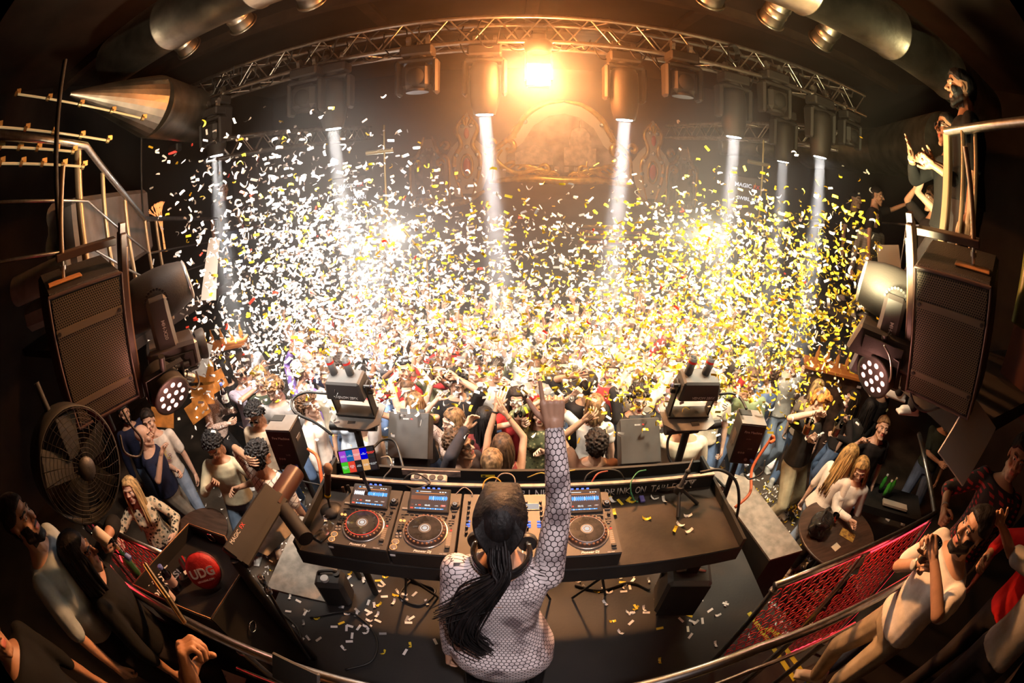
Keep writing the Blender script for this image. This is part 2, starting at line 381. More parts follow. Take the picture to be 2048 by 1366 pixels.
t = corr('corrugated_duct', at(1560, 300, Y=8.2), at(1440, 290, Y=8.6), .22, 'distant silver duct with two open ends behind the right moving heads', .08)
for k, (px, py, r) in enumerate(((1562, 281, .13), (1520, 298, .09))):
    c = at(px, py, Y=7.4); MB().lathe([(r, 0), (r + .03, .01), (r + .03, .05), (r, .06), (r - .01, .05)], c, (0, -1, -.1), 24).build('open_end', GALV, parent=t)

# ------------------------------------------------------------------ truss
def truss(name, A, B, w, h, label, seg=.45, r=.026, up=(0, 0, 1)):
    A, B = Vector(A), Vector(B); ax = (B - A).normalized(); up = Vector(up); side = ax.cross(up).normalized(); up = side.cross(ax)
    e = empty(name, A, None, label, 'truss'); Ln = (B - A).length
    C = [(-w / 2, 0), (w / 2, 0), (w / 2, -h), (-w / 2, -h)]
    for c in C:
        o = side * c[0] + up * c[1]; MB().cyl(o, o + ax * Ln, r, n=12).build('chord', ALU, parent=e)
    mb = MB(); n = int(Ln / seg)
    for i in range(n):
        a, b = ax * Ln * i / n, ax * Ln * (i + 1) / n; m = (a + b) / 2
        for k in range(4):
            c0, c1 = C[k], C[(k + 1) % 4]; o0 = side * c0[0] + up * c0[1]; o1 = side * c1[0] + up * c1[1]
            mb.cyl(a + o0, m + o1, .010, n=6, caps=False); mb.cyl(m + o1, b + o0, .010, n=6, caps=False)
    mb.build('lacing', ALU, parent=e); return e
YT, ZT = 4.42, 1.62
truss('lighting_truss', (-4.4, YT + .12, ZT), (4.55, YT - .12, ZT), .30, .30, 'long aluminium lighting truss spanning above the dance floor')
truss('lighting_truss', (-3.6, 4.25, .72), (-3.0, 8.6, .95), .25, .25, 'aluminium truss running back on the left behind the confetti')
truss('lighting_truss', (3.9, 4.2, .95), (3.2, 8.4, 1.0), .25, .25, 'aluminium truss running back on the right behind the moving heads')
ce = empty('truss_cables', (0, YT, ZT), None, 'loose black power cables looped along the lighting truss', 'cable')
mb = MB()
for i in range(46):
    x = -4.2 + i * .185 + rnd.uniform(-.05, .05); y = rnd.uniform(-.2, .1); z = rnd.uniform(-.32, -.02); w = rnd.uniform(.12, .4); dz = rnd.uniform(.08, .26)
    mb.tube(curve_pts([(x, y, z), (x + w * .3, y - .05, z - dz), (x + w * .8, y + .03, z - dz * .8), (x + w, y, z + .05)], 5), .008, 5)
o = mb.build('cable_run', RUB, parent=ce)
mb = MB()
for k in range(6):
    mb.tube([(2.35 + .05 * math.cos(a) * (1 + k * .1), -.22 - .012 * k, -.12 + .11 * math.sin(a)) for a in [j * math.pi / 8 for j in range(17)]], .007, 5)
tag(mb.build('cable_coil', RUB, parent=ce))

# ------------------------------------------------------------------ moving heads under the truss
HEADB = mat('moving_head_shell', (.024, .020, .018), .6, bump=.12, bs=120)
LENS_ON = emat('lit_lens', (1, .97, .95), 30)
LENS_OFF = mat('dark_lens', (.02, .02, .025), .08, 0, coat=1)
def base_clamp(e, big):
    w = .34 if big else .30
    MB().box((0, 0, -.06), (w, .24, .12), bev=.02).build('base', HEADB, parent=e)
    for sx in (-1, 1):
        MB().box((sx * w * .3, 0, .03), (.04, .06, .07)).lathe([(.045, -.02), (.045, .02)], (sx * w * .3, 0, .09), (1, 0, 0), 14).build('clamp', ALU, parent=e)
    MB().lathe([(.09, 0), (.09, -.03)], (0, 0, -.12), (0, 0, 1), 24).build('pan_bearing', HEADB, parent=e)
def spot_head(lab, p, on=True, big=True, tilt=0, s=1.0):
    """hanging fixture: base, two yoke arms and a long barrel"""
    e = empty('moving_head_light', p, None, lab, 'stage light', 'moving heads hanging under the lighting truss'); e.scale = (s, s, s)
    base_clamp(e, True)
    MB().box((0, 0, -.17), (.40, .2, .05), bev=.02).build('yoke_bridge', HEADB, parent=e)
    for sx in (-1, 1):
        MB().box((sx * .195, 0, -.36), (.055, .17, .40), bev=.025, taper=(1, 1.15)).build('yoke_arm', HEADB, parent=e)
    if on:
        b = MB().lathe([(.06, .02), (.125, -.0), (.145, -.06), (.152, -.20), (.150, -.36), (.135, -.47), (.110, -.56), (.100, -.565), (.090, -.55)], (0, 0, -.20), (0, 0, 1), 32, caps=True)
        o = b.build('barrel', HEADB, parent=e)
        MB().lathe([(.085, 0), (.085, -.012)], (0, 0, -.755), (0, 0, 1), 24).build('lens', LENS_ON, parent=e)
    else:
        MB().box((0, 0, -.36), (.30, .24, .30), bev=.05).lathe([(.12, 0), (.12, -.03)], (0, 0, -.5), (0, 0, 1), 24).build('barrel', HEADB, parent=e)
        MB().ball((0, -.04, -.37), (.125, .12, .13), n=28, m=18).build('lens_dome', mat('dark_head_dome', (.016, .014, .013), .85), parent=e)
    return e
def beam(p, power=900, size=11, to=None, col=(1, .97, .95)):
    p = Vector(p); o = light('moving_head_beam', 'AREA', p, power, col, to if to is not None else p + Vector((0, 0, -1)), .13); o.data.shape = 'DISK'; o.data.spread = R(size)
ONS = [((525, 305), (-.05, .05), 'lit moving head far left, beam falling into thin confetti'), ((715, 265), (.05, .1), 'lit moving head second from left, over the brightest smoke jet'),
       ((975, 240), (.08, .05), 'lit moving head just left of the orange blinder lamp'), ((1237, 245), (-.05, 0), 'lit moving head just right of the orange blinder lamp'),
       ((1460, 275), (-.03, 0), 'lit moving head over the yellow confetti on the right'), ((1640, 315), (.02, 0), 'lit moving head with glowing ring at the right end of the truss')]
for (px, py), (tx, ty), lab in ONS:
    q = at(px, py, z=.52); q = Vector((q.x, min(max(q.y, 3.9), 4.35), .52))
    top = Vector((q.x, q.y, .52 + .767)); e = spot_head(lab, top, True)
    beam(q + Vector((0, 0, -.02)), 32 if px in (975, 1237) else 24, 12, q + Vector((tx, ty, -1)))
q = at(1614, 355, z=.30); e = spot_head('lit moving head lowest and farthest back at the right', (3.35, 4.6, 1.07), True, s=.9); beam((3.35, 4.6, .36), 12, 11)
for (px, py), lab in (((612, 195), 'unlit moving head left of the second lit one'), ((835, 155), 'unlit moving head between the two left-centre lit ones'), ((1365, 165), 'unlit moving head hazed orange right of the blinder'),
                      ((1550, 200), 'unlit moving head between the two rightmost lit ones'), ((425, 270), 'small unlit moving head at the left end of the truss'), ((1700, 275), 'small unlit moving head with pale lens ring at the right end of the truss')):
    q = at(px, py, Y=4.15); spot_head(lab, (q.x, 4.15, q.z + .34), False, s=.95 if px not in (425, 1700) else .85)
# blinder lamp
bl = empty('blinder_lamp', (.26, 4.3, 1.42), None, 'glaring orange-white square blinder lamp hanging at the centre of the truss', 'stage light')
MB().box((0, 0, -.05), (.16, .14, .10), bev=.02).lathe([(.12, -.22), (.15, -.15), (.12, -.08)], (0, 0, 0), (0, 0, 1), 24).build('base', HEADB, parent=bl)
for sx in (-1, 1): MB().box((sx * .13, 0, -.38), (.02, .06, .3)).build('yoke_arm', HEADB, parent=bl)
MB().box((0, .05, -.47), (.25, .14, .26), bev=.02).build('housing', HEADB, parent=bl)
MB().box((0, -.035, -.47), (.225, .02, .23)).build('lamp_face', emat('blinder_glow', (1.0, .62, .28), 60), parent=bl)
light('blinder_light', 'AREA', (.26, 4.24, .95), 230, (1.0, .42, .13), (.2, 1, -1.2), .24)
light('blinder_halo', 'POINT', (.26, 4.12, .93), 380, (1.0, .30, .07), size=.12)
# ------------------------------------------------------------------ people: shared templates
def capsule(mb, p0, r0, p1, r1, n=10):
    p0, p1 = Vector(p0), Vector(p1); L_ = (p1 - p0).length
    if L_ < 1e-4: return mb.ball(p0, max(r0, r1), n=n)
    pr = [(r0 * math.sin(a), -r0 * math.cos(a)) for a in (.15, .6, 1.1, 1.57)] + [(r1 * math.cos(a), L_ + r1 * math.sin(a)) for a in (0, .5, 1.0, 1.42)]
    return mb.lathe(pr, p0, p1 - p0, n)
def chain(mb, pts, rs, n=10):
    for i in range(len(pts) - 1): capsule(mb, pts[i], rs[i], pts[i + 1], rs[i + 1], n)
def loft(mb, secs, n=20):
    """secs: (centre, half width, half depth, x axis, y axis)"""
    vs = []; fs = []
    for c, a, b, X, Y in secs:
        for i in range(n):
            t = 2 * math.pi * i / n; cs, sn = math.cos(t), math.sin(t)
            k = 1 / (abs(cs) ** 2.4 + abs(sn) ** 2.4) ** (1 / 2.4)
            vs.append(c + X * (a * k * cs) + Y * (b * k * sn))
    m = len(secs)
    for k in range(m - 1):
        for i in range(n):
            j = (i + 1) % n; fs.append((k * n + i, k * n + j, (k + 1) * n + j, (k + 1) * n + i))
    fs += [tuple(range(n - 1, -1, -1)), tuple(range((m - 1) * n, m * n))]
    mb._add(vs, fs, 0, True)
def remesh(mb, vox, it=3, fac=.5):
    me = bpy.data.meshes.new('r'); me.from_pydata(mb.v, [], mb.f); o = bpy.data.objects.new('r', me); COL.objects.link(o)
    m = o.modifiers.new('a', 'REMESH'); m.mode = 'VOXEL'; m.voxel_size = vox; m.adaptivity = 0
    if it: s = o.modifiers.new('b', 'SMOOTH'); s.factor = fac; s.iterations = it
    dg = bpy.context.evaluated_depsgraph_get(); dg.update(); e = o.evaluated_get(dg).data
    v = np.empty(len(e.vertices) * 3, 'f'); e.vertices.foreach_get('co', v)
    n = len(e.polygons); f = np.empty(len(e.loops), 'i'); e.loops.foreach_get('vertex_index', f)
    bpy.data.objects.remove(o); bpy.data.meshes.remove(me)
    return v.reshape(-1, 3).copy(), f.reshape(-1, 4).copy()      # a voxel remesh is all quads
def mesh_np(name, parts, mats, parent=None, link=True, smooth=True):
    """parts: list of (verts Nx3, quads Mx4, material index or array)"""
    V = []; F = []; MI = []; o = 0
    for v, f, mi in parts:
        V.append(v); F.append(f + o); MI.append(np.full(len(f), mi, 'i') if np.isscalar(mi) else np.asarray(mi, 'i')); o += len(v)
    V = np.concatenate(V); F = np.concatenate(F); MI = np.concatenate(MI)
    me = bpy.data.meshes.new(name); me.vertices.add(len(V)); me.vertices.foreach_set('co', V.astype('f').ravel())
    me.loops.add(F.size); me.loops.foreach_set('vertex_index', F.astype('i').ravel())
    me.polygons.add(len(F)); me.polygons.foreach_set('loop_start', np.arange(len(F), dtype='i') * 4)
    for m in mats: me.materials.append(m)
    me.polygons.foreach_set('material_index', MI); me.polygons.foreach_set('use_smooth', np.full(len(F), smooth))
    me.update(calc_edges=True)
    ob = bpy.data.objects.new(name, me); COL.objects.link(ob)
    if parent is not None: ob.parent = parent
    return ob
def xf(v, M): return v @ np.array(M.to_3x3()).T + np.array(M.translation)

def head_template(female, mouth, vox=.0045):
    mb = MB(); j = .88 if female else 1.0; g = 0.0
    mb.ball((0, -.014, .035), (.076, .096, .090), n=24, m=16)
    mb.ball((0, .018, -.018), (.062 * (.97 if female else 1), .070, .085), n=20, m=14)
    dz = -.016 if mouth else 0
    for s in (-1, 1):
        capsule(mb, (s * .050 * j, .005, -.062 + dz * .4), .020 * j, (s * .016 * j, .068, -.104 + dz), .018 * j)
        mb.ball((s * .042, .056, -.022), .026); capsule(mb, (s * .040, .074, .030), .012, (0, .086, .028), .012)
        mb.ball((s * .077, -.006, -.004), (.008, .017, .030)); mb.ball((s * .011, .097, -.024), .009)
        mb.ball((s * .031, .0745, .009), .0125)
    mb.ball((0, .070, -.106 + dz), (.018, .016, .014)); mb.ball((0, .060, -.075), (.040, .026, .035))
    capsule(mb, (0, .086, .016), .008, (0, .108 if female else .113, -.020), .011)
    if mouth:
        capsule(mb, (-.018, .084, -.050), .007, (.018, .084, -.050), .007); capsule(mb, (-.014, .080, -.092), .008, (.014, .080, -.092), .008)
        mb.ball((0, .064, -.072), (.024, .016, .024))
    else:
        capsule(mb, (-.019, .0835, -.054), .0065, (.019, .0835, -.054), .0065); capsule(mb, (-.014, .0835, -.064), .0075, (.014, .0835, -.064), .0075)
    rn = .046 if female else .056
    capsule(mb, (0, -.022, -.04), rn, (0, -.034, -.17), rn)
    v, f = remesh(mb, vox, 2, .5)
    c = v[f].mean(1); x, y, z = np.abs(c[:, 0]), c[:, 1], c[:, 2]; mi = np.zeros(len(f), 'i')   # 0 skin 1 lips 2 white 3 dark 4 brow 5 mouth
    fr = y > .05
    mi[fr & ((x - .031) ** 2 / .0135 ** 2 + (z - .009) ** 2 / .0068 ** 2 < 1)] = 2
    mi[fr & ((x - .031) ** 2 + (z - .009) ** 2 < .0062 ** 2)] = 3
    mi[fr & ((x - .031) ** 2 / .015 ** 2 + (z - .0175) ** 2 / .0028 ** 2 < 1)] = 3 if female else 0
    mi[fr & (x > .013) & (x < .050) & (np.abs(z - (.033 - (x - .035) ** 2 * 9)) < (.0032 if female else .0048))] = 4
    if mouth:
        e = (x / .026) ** 2 + ((z + .070) / .027) ** 2; mi[fr & (e < 1) & (y > .06)] = 1; mi[fr & (e < .55) & (y > .06)] = 5
        mi[fr & (e < .6) & (z > -.061) & (z < -.053) & (y > .06)] = 2
    else: mi[fr & (x < .024 - np.abs(z + .059) * .8) & (np.abs(z + .059) < .0125) & (y > .075)] = 1
    return v, f, mi
HEADS = {(a, b): head_template(a, b) for a in (0, 1) for b in (0, 1)}
def hand_template(pose):
    """right hand; wrist at origin, fingers along +z, palm facing +y, thumb towards -x... mirrored for the left"""
    mb = MB()
    for x, r in ((-.030, .013), (-.010, .014), (.010, .0135), (.029, .012)):
        capsule(mb, (x * .55, 0, .008), .016, (x, 0, .085), r)
    mb.ball((-.022, .010, .03), (.018, .014, .028)); mb.ball((.020, .008, .035), (.014, .012, .03))
    capsule(mb, (0, 0, -.03), .024, (0, 0, .02), .025)
    Ls = ((-.030, .070), (-.010, .080), (.010, .074), (.029, .058))
    curl = {'open': (8, 8, 6, 8), 'relax': (28, 34, 38, 44), 'fist': (88, 88, 88, 88), 'point': (4, 88, 88, 88), 'grip': (62, 64, 66, 68), 'claw': (30, 30, 32, 36), 'horns': (10, 80, 82, 14)}[pose]
    spr = {'open': 11, 'claw': 12}.get(pose, 3)
    for k, (x, L_) in enumerate(Ls):
        a = R(curl[k]); p = Vector((x, .002, .086)); sp = R((k - 1.5) * spr); r = .0088 if k < 3 else .0078; ang = 0
        for q, fr in enumerate((.44, .31, .25)):
            ang += a * (.85, 1.05, .75)[q]
            d = Vector((math.sin(sp) * math.cos(min(ang, 1.4)), math.sin(ang), math.cos(ang) * math.cos(sp))); p2 = p + d * L_ * fr
            capsule(mb, p, r * (1, .95, .88)[q], p2, r * (.97, .9, .8)[q], 8); p = p2
    if pose in ('open', 'claw', 'point'): th = [(-.022, .006, .022), (-.052, .012, .050), (-.070, .014, .078), (-.078, .016, .096)]
    elif pose == 'fist': th = [(-.022, .010, .022), (-.042, .028, .050), (-.026, .044, .072), (-.008, .046, .080)]
    elif pose == 'grip': th = [(-.022, .010, .022), (-.044, .030, .045), (-.040, .055, .062), (-.028, .070, .068)]
    else: th = [(-.022, .008, .022), (-.044, .018, .050), (-.048, .028, .078), (-.046, .036, .094)]
    chain(mb, [Vector(t) for t in th], [.014, .0115, .010, .0085], 8)
    v, f = remesh(mb, .0042, 2, .4); return v, f
HANDS = {p: hand_template(p) for p in ('open', 'relax', 'fist', 'point', 'grip', 'claw', 'horns')}
def shoe_template():
    mb = MB(); capsule(mb, (0, -.06, .045), .042, (0, .11, .035), .038); capsule(mb, (0, -.05, .05), .040, (0, -.04, .11), .042)
    mb.box((0, .03, .012), (.085, .27, .024)); return remesh(mb, .009, 2)
SHOE = shoe_template()

# hair
def hair_shell(headkey, style, seed=0):
    v, f, _ = HEADS[headkey]; v = v.copy(); x, y, z = v[:, 0], v[:, 1], v[:, 2]; ax = np.abs(x)
    line = np.where(y > .02, .062 + np.clip(y - .05, 0, 1) * .35 - np.clip(ax - .045, 0, 1) * 1.2, np.interp(y, [-.12, -.04, -.02, .02], [-.075, -.055, .018, .030]))
    if style == 'buzz': line = line + .004
    if style in ('long', 'bob', 'pony'): line = line - np.where(y < .0, .02, .0) - np.clip(ax - .05, 0, 1) * .8
    m = np.clip((z - line) / .010, -1, 1); ear = (ax > .066) & (z < .03) & (y > -.03) & (y < .02)
    if style not in ('long', 'bob'): m = np.where(ear, -1, m)
    th = {'short': .014, 'buzz': .003, 'curly': .034, 'messy': .024, 'long': .015, 'bob': .020, 'pony': .007, 'cap': .012, 'quiff': .018}[style]
    n = v - np.array([0, -.01, .02]); n /= np.linalg.norm(n, axis=1)[:, None]
    amp = {'curly': .012, 'messy': .010, 'short': .003, 'quiff': .008}.get(style, .0015); fr = {'curly': 85, 'messy': 60}.get(style, 30)
    ns = np.array([noise.noise(Vector((p[0] * fr + seed, p[1] * fr, p[2] * fr))) for p in v]) * amp * 2 if amp > .002 else 0
    d = np.where(m > 0, th * np.minimum(1, m * 1.2) + ns * (m > .3), -.004)
    if style == 'quiff': d = d + np.where((y > .03) & (z > .08), .018, 0)
    v = v + n * d[:, None]; keep = (m[f] > -.6).all(1)
    return v, f[keep]
def locks(mb, style, rg, length=.38, curl=0.0, thin=.010, count=46, back=0, gz=-1.0):
    for k in range(count):
        a = -math.radians(128) + math.radians(256) * (k + .5) / count + rg.uniform(-.05, .05)
        r0 = .082; sx, sy = math.sin(a), -math.cos(a)
        h = .075 - .02 * abs(a) + rg.uniform(-.02, .02)
        top = Vector((sx * .05, sy * .055 - .01, .115)); p1 = Vector((sx * r0, sy * (r0 + .018) - .012, h * .6)); L_ = length * rg.uniform(.85, 1.05) * (1 if abs(a) < 1.9 else .93)
        out = 1.12 + rg.uniform(-.06, .10); pts = [top, p1, Vector((sx * r0 * 1.13, sy * (r0 + .02) * 1.1 - .015, -.05)), Vector((sx * r0 * out, sy * (.10) * out - .02, -.05 - (L_ - .12) * .5)), Vector((sx * r0 * out * .95, sy * .10 * out - .02 + rg.uniform(-.01, .01), -.05 - (L_ - .12)))]
        if curl: pts = [p + Vector((rg.uniform(-curl, curl), rg.uniform(-curl, curl), 0)) for p in pts]
        c = curve_pts(pts, 3); m = len(c)
        mb.tube(c, [thin * (.7 + .6 * math.sin(math.pi * min(1, (i + 1.5) / m)) * (1 if i < m - 3 else .6)) for i in range(m)], 5)
def tail(mb, rg, base, end, n=26, thin=.009, spread=.02, mid=None):
    base, end = Vector(base), Vector(end)
    for k in range(n):
        o = Vector((rg.gauss(0, 1), rg.gauss(0, 1), rg.gauss(0, 1))); q = mid and Vector(mid) or (base + end) / 2
        pts = [base + o * .006, base * .6 + q * .4 + o * spread * .7, q + o * spread, q * .4 + end * .6 + o * spread, end + o * spread * .5]
        c = curve_pts(pts, 3); mb.tube(c, [thin * (1 - .6 * i / len(c)) for i in range(len(c))], 5)
def hmat(name, col, rough=.45):
    return mat('hair_' + name, col, .6, spec=.3, nz=.75, ns=34, stretch=(1, 1, .12), bump=.5, bs=60)
HAIR = {'blonde': hmat('blonde', (.46, .30, .13)), 'gold': hmat('golden', (.40, .23, .08)), 'brown': hmat('brown', (.085, .042, .02)), 'dark': hmat('dark', (.022, .013, .009)), 'black': hmat('black', (.010, .008, .008)),
        'ginger': hmat('ginger', (.62, .24, .05)), 'light': hmat('light_brown', (.20, .11, .05)), 'grey': hmat('grey', (.2, .18, .16))}
SKIN = {k: mat('skin_' + k, c, .5, nz=.10, ns=18, bump=.05, bs=90) for k, c in {'pale': (.58, .36, .26), 'mid': (.46, .26, .165), 'tan': (.34, .175, .10), 'dark': (.14, .07, .042)}.items()}
LIP = mat('lips', (.42, .12, .09), .4); EYW = mat('eye_white', (.65, .6, .55), .3); EYD = mat('iris', (.02, .014, .01), .2); MOU = mat('open_mouth', (.08, .01, .01), .5)
def cloth(name, col, **k):
    kk = dict(rough=.9, spec=.2, nz=.22, ns=9, bump=.35, bs=16); kk.update(k); return mat('cloth_' + name, col, **kk)
def ik(S, T, a, b, pole):
    d = T - S; L_ = d.length; mx = (a + b) * .995
    if L_ > mx: T = S + d * mx / L_; d = T - S; L_ = mx
    u = d / L_; x = (a * a - b * b + L_ * L_) / (2 * L_); h = math.sqrt(max(0, a * a - x * x)); p = pole - u * pole.dot(u)
    p = p.normalized() if p.length > 1e-5 else u.orthogonal().normalized()
    return S + u * x + p * h, T
ARM = {'down': ((.10, .04, -.54), 'relax'), 'bent': ((.06, .30, -.30), 'relax'), 'up': ((.08, .10, .50), 'open'), 'vee': ((.26, .10, .44), 'open'), 'half': ((.12, .30, .16), 'claw'),
       'cup': ((-.04, .34, -.16), 'grip'), 'fist': ((.06, .22, .40), 'fist'), 'point': ((.10, .25, .42), 'point'), 'cross': ((-.26, .24, -.24), 'relax'), 'hip': ((.14, .02, -.42), 'relax'), 'face': ((-.10, .22, .10), 'relax')}
PEOPLE = 0
def person(label, px, py, s=1.0, yaw=180, ground=None, d=None, sex=0, skin='mid', hair=('short', 'brown'), hlen=.38, top=('black', (.02, .02, .02)), topmat=None, sleeve=.5,
           legs=('jeans', (.10, .15, .26)), legmat=None, shoe=(.5, .48, .45), larm='down', rarm='down', lh=None, rh=None, lpose=None, rpose=None, lean=0, side=0, hturn=0, htilt=0, hroll=0, mouth=0,
           lod=1, extras=None, group=None, stance=.12, wide=1.0, skirt=False, nobody=False, crouch=0.0, lpole=None, rpole=None, neck=0):
    """stands on `ground`; the head centre lies on the sight line through (px, py)"""
    global PEOPLE; PEOPLE += 1; rg = random.Random(PEOPLE * 13 + 5); ground = ZF if ground is None else ground
    hz_ = ground + (1.60 * s) * (math.cos(R(lean)) * .4 + .6) - crouch
    hc = at(px, py, z=hz_) if d is None else at(px, py, d=d)
    if d is not None: crouch += hz_ - hc.z if ground is not None else 0
    yw = R(yaw); F = Vector((math.sin(yw), math.cos(yw), 0)); X = Vector((math.cos(yw), -math.sin(yw), 0)); U = Vector((0, 0, 1))
    ln, sd = R(lean), R(side); T = (U * math.cos(ln) + F * math.sin(ln)); T = (T * math.cos(sd) + X * math.sin(sd)).normalized()
    Fb = (F - T * F.dot(T)).normalized(); Xb = Fb.cross(T).normalized()
    hN = (T * .6 + U * .4).normalized(); nb = hc - hN * .175 * s + Fb * (-.02 * s)      # base of the neck
    pel = nb - T * .53 * s
    org = Vector((pel.x, pel.y, ground)); e = empty('person', org, None, label, 'person', group)
    def L(p): return Vector(p) - org
    fw = .90 if sex else 1.0; fh = 1.04 if sex else .98; w = wide
    SH = [nb - T * .055 * s + Xb * (k * .175 * s * fw * w) for k in (-1, 1)]      # left then right shoulder
    HP = [pel + Xb * (k * .085 * s) - T * .02 for k in (-1, 1)]
    vox = {0: .011, 1: .015, 2: .021}[lod]
    up_l, fo_l = .285 * s, .255 * s; arms = []
    for i, (nm, hpx, ps, pl) in enumerate(((larm, lh, lpose, lpole), (rarm, rh, rpose, rpole))):
        k = -1 if i == 0 else 1; off, pose = ARM[nm] if isinstance(nm, str) else nm; pose = ps or pose; S = SH[i]
        if hpx is not None:
            v = ray(hpx[0], hpx[1]); t = hpx[2] if len(hpx) > 2 else S.dot(v)
            dist = (v * t - S).length; reach = (up_l + fo_l) * .97
            if len(hpx) <= 2 and dist < reach * .9: t = t - math.sqrt(max(0, (reach * .86) ** 2 - dist ** 2)) * .7
            Tg = v * t
        else: Tg = S + Xb * (k * off[0] * s) + Fb * (off[1] * s) + T * (off[2] * s) * (1 if off[2] > 0 else 1)
        pole = Vector(pl) if pl else (Xb * (k * .8) - T * .6 - Fb * .5 if Tg.z < S.z + .1 else Xb * (k * .9) + Fb * .35 - T * .15)
        E, Wp = ik(S, Tg, up_l, fo_l, pole); arms.append((S, E, Wp, pose, k))
    # legs
    lg = []
    for i, k in enumerate((-1, 1)):
        A = Vector((pel.x, pel.y, ground)) + X * (k * stance * s * 1.0) + F * (k * .04) + Vector((0, 0, .09 * s)); A.z = ground + .085 * s
        K, A2 = ik(HP[i], A, .44 * s, .43 * s, F + X * k * .2); A2 = A; lg.append((HP[i], K, A2, k))
    def torso(g, lo=0.0, hi=1.0):
        secs = [(-.06, .150 * fh, .110), (.02, .165 * fh, .118), (.10, .150 * (fh if sex else 1), .108), (.20, (.122 if sex else .142), .098), (.30, .142 * fw, .108), (.40, .158 * fw, .115), (.47, .165 * fw * w, .098), (.52, .115 * fw * w, .072), (.56, .058, .058)]
        out = []
        for h, a, b in secs:
            if h < lo or h > hi: continue
            kk = 1 if h < .5 else (1 if g < .02 else .8)
            out.append((L(pel + T * h * s), (a * w * s + g * kk), (b * w * s + g * kk), Xb, Fb))
        return out
    mb = MB(); loft(mb, torso(0))
    capsule(mb, L(nb - T * .04), .056 * s * fw, L(hc - hN * .06 * s - Fb * .02), .050 * s * fw)
    for S, E, Wp, pose, k in arms: chain(mb, [L(S), L(S * .55 + E * .45), L(E), L(E * .55 + Wp * .45), L(Wp)], [.050 * s * fw, .044 * s * fw, .037 * s * fw, .035 * s * fw, .026 * s * fw])
    for H_, K, A, k in lg: chain(mb, [L(H_), L(H_ * .5 + K * .5), L(K), L(K * .65 + A * .35), L(A)], [.088 * s, .072 * s, .052 * s, .050 * s, .035 * s])
    if sex:
        for k in (-1, 1): mb.ball(L(pel + T * .36 * s + Xb * k * .07 * s + Fb * .085 * s), .055 * s)
    bv, bf = remesh(mb, vox, 4)
    # head
    hy = yw + R(hturn); Fh = Vector((math.sin(hy), math.cos(hy), 0)); Xh = Vector((math.cos(hy), -math.sin(hy), 0))
    Mh = Matrix((Xh, Fh, U)).transposed() @ Matrix.Rotation(R(htilt), 3, 'X') @ Matrix.Rotation(R(hroll), 3, 'Y'); hs = (.98 if sex else 1.03) * (s * .5 + .5)
    Mh = Matrix.Translation(L(hc)) @ (Mh * hs).to_4x4()
    hk = (sex, mouth); hv, hf, hmi = HEADS[hk]; skm = SKIN[skin]; hm = HAIR[hair[1]]
    parts = [(bv, bf, 0), (xf(hv, Mh), hf, hmi)]
    for S, E, Wp, pose, k in arms:
        dr = (Wp - E).normalized(); pn = F if dr.z > .2 else -X * k
        pn = (pn - dr * pn.dot(dr)); pn = pn.normalized() if pn.length > .1 else dr.orthogonal().normalized()
        xx = pn.cross(dr) ; hv2, hf2 = HANDS[pose]; v2 = hv2.copy()
        # the template is a right hand with the thumb at -x when the palm faces +y
        if k < 0: v2[:, 0] *= -1; hf2 = hf2[:, ::-1]
        M3 = Matrix((xx, pn, dr)).transposed() * (s * (.92 if sex else 1.0)); M4 = Matrix.Translation(L(Wp + dr * .012)) @ M3.to_4x4()
        parts.append((xf(v2, M4), hf2, 0))
    body = mesh_np('body', parts, [skm, LIP, EYW, EYD, hm, MOU], e)
    # hair
    if hair[0] != 'bald':
        st = hair[0]; shell = {'afro': 'curly'}.get(st, st); hv3, hf3 = hair_shell(hk, shell, PEOPLE)
        parts = [(xf(hv3, Mh), hf3, 0)]
        o = mesh_np('hair' if st != 'cap' else 'cap', parts, [hm], e)
        if st in ('long', 'bob', 'pony'):
            mb = MB()
            if st == 'pony': tail(mb, rg, (0, -.105, .05), (0, -.15, -.22), 22)
            else: locks(mb, st, rg, hlen if st == 'long' else .22, .006 if st == 'long' else .003, .011)
            mb.v = [tuple(Mh @ Vector(p)) for p in mb.v]; mb.build('hair_locks' if st != 'pony' else 'ponytail', hm, parent=e)
    # clothes
    tm = topmat or cloth(top[0], top[1])
    if not nobody:
        mb = MB(); loft(mb, torso(.014 * s + .004, -.04 if sleeve >= 0 else .0, .53))
        for S, E, Wp, pose, k in arms:
            if sleeve <= 0: continue
            r = .014 * s; q = S * (1 - sleeve) + E * sleeve if sleeve <= 1 else E
            if sleeve <= 1: chain(mb, [L(S), L(S * .5 + q * .5), L(q)], [.052 * s * fw + r, .050 * s * fw + r, .047 * s * fw + r])
            else: w2 = E * (2 - sleeve) + Wp * (sleeve - 1); chain(mb, [L(S), L(E), L(w2)], [.052 * s * fw + r, .040 * s * fw + r, .030 * s * fw + r])
        if sex:
            for k in (-1, 1): mb.ball(L(pel + T * .36 * s + Xb * k * .07 * s + Fb * .088 * s), .062 * s)
        v, f = remesh(mb, vox, 3); 
        # shallow folds pressed into the cloth
        ns = np.array([noise.noise(Vector((p[0] * 9 + PEOPLE, p[1] * 9, p[2] * 5))) for p in v]); c = v.mean(0); n = v - c; n[:, 2] *= .1; n /= (np.linalg.norm(n, axis=1)[:, None] + 1e-6); v = v + n * (ns * .010)[:, None]
        mesh_np('top', [(v, f, 0)], [tm], e)
        lm = legmat or cloth(legs[0], legs[1]); mb = MB()
        g = .012 * s; loft(mb, torso(g * .6, -.2, .12))
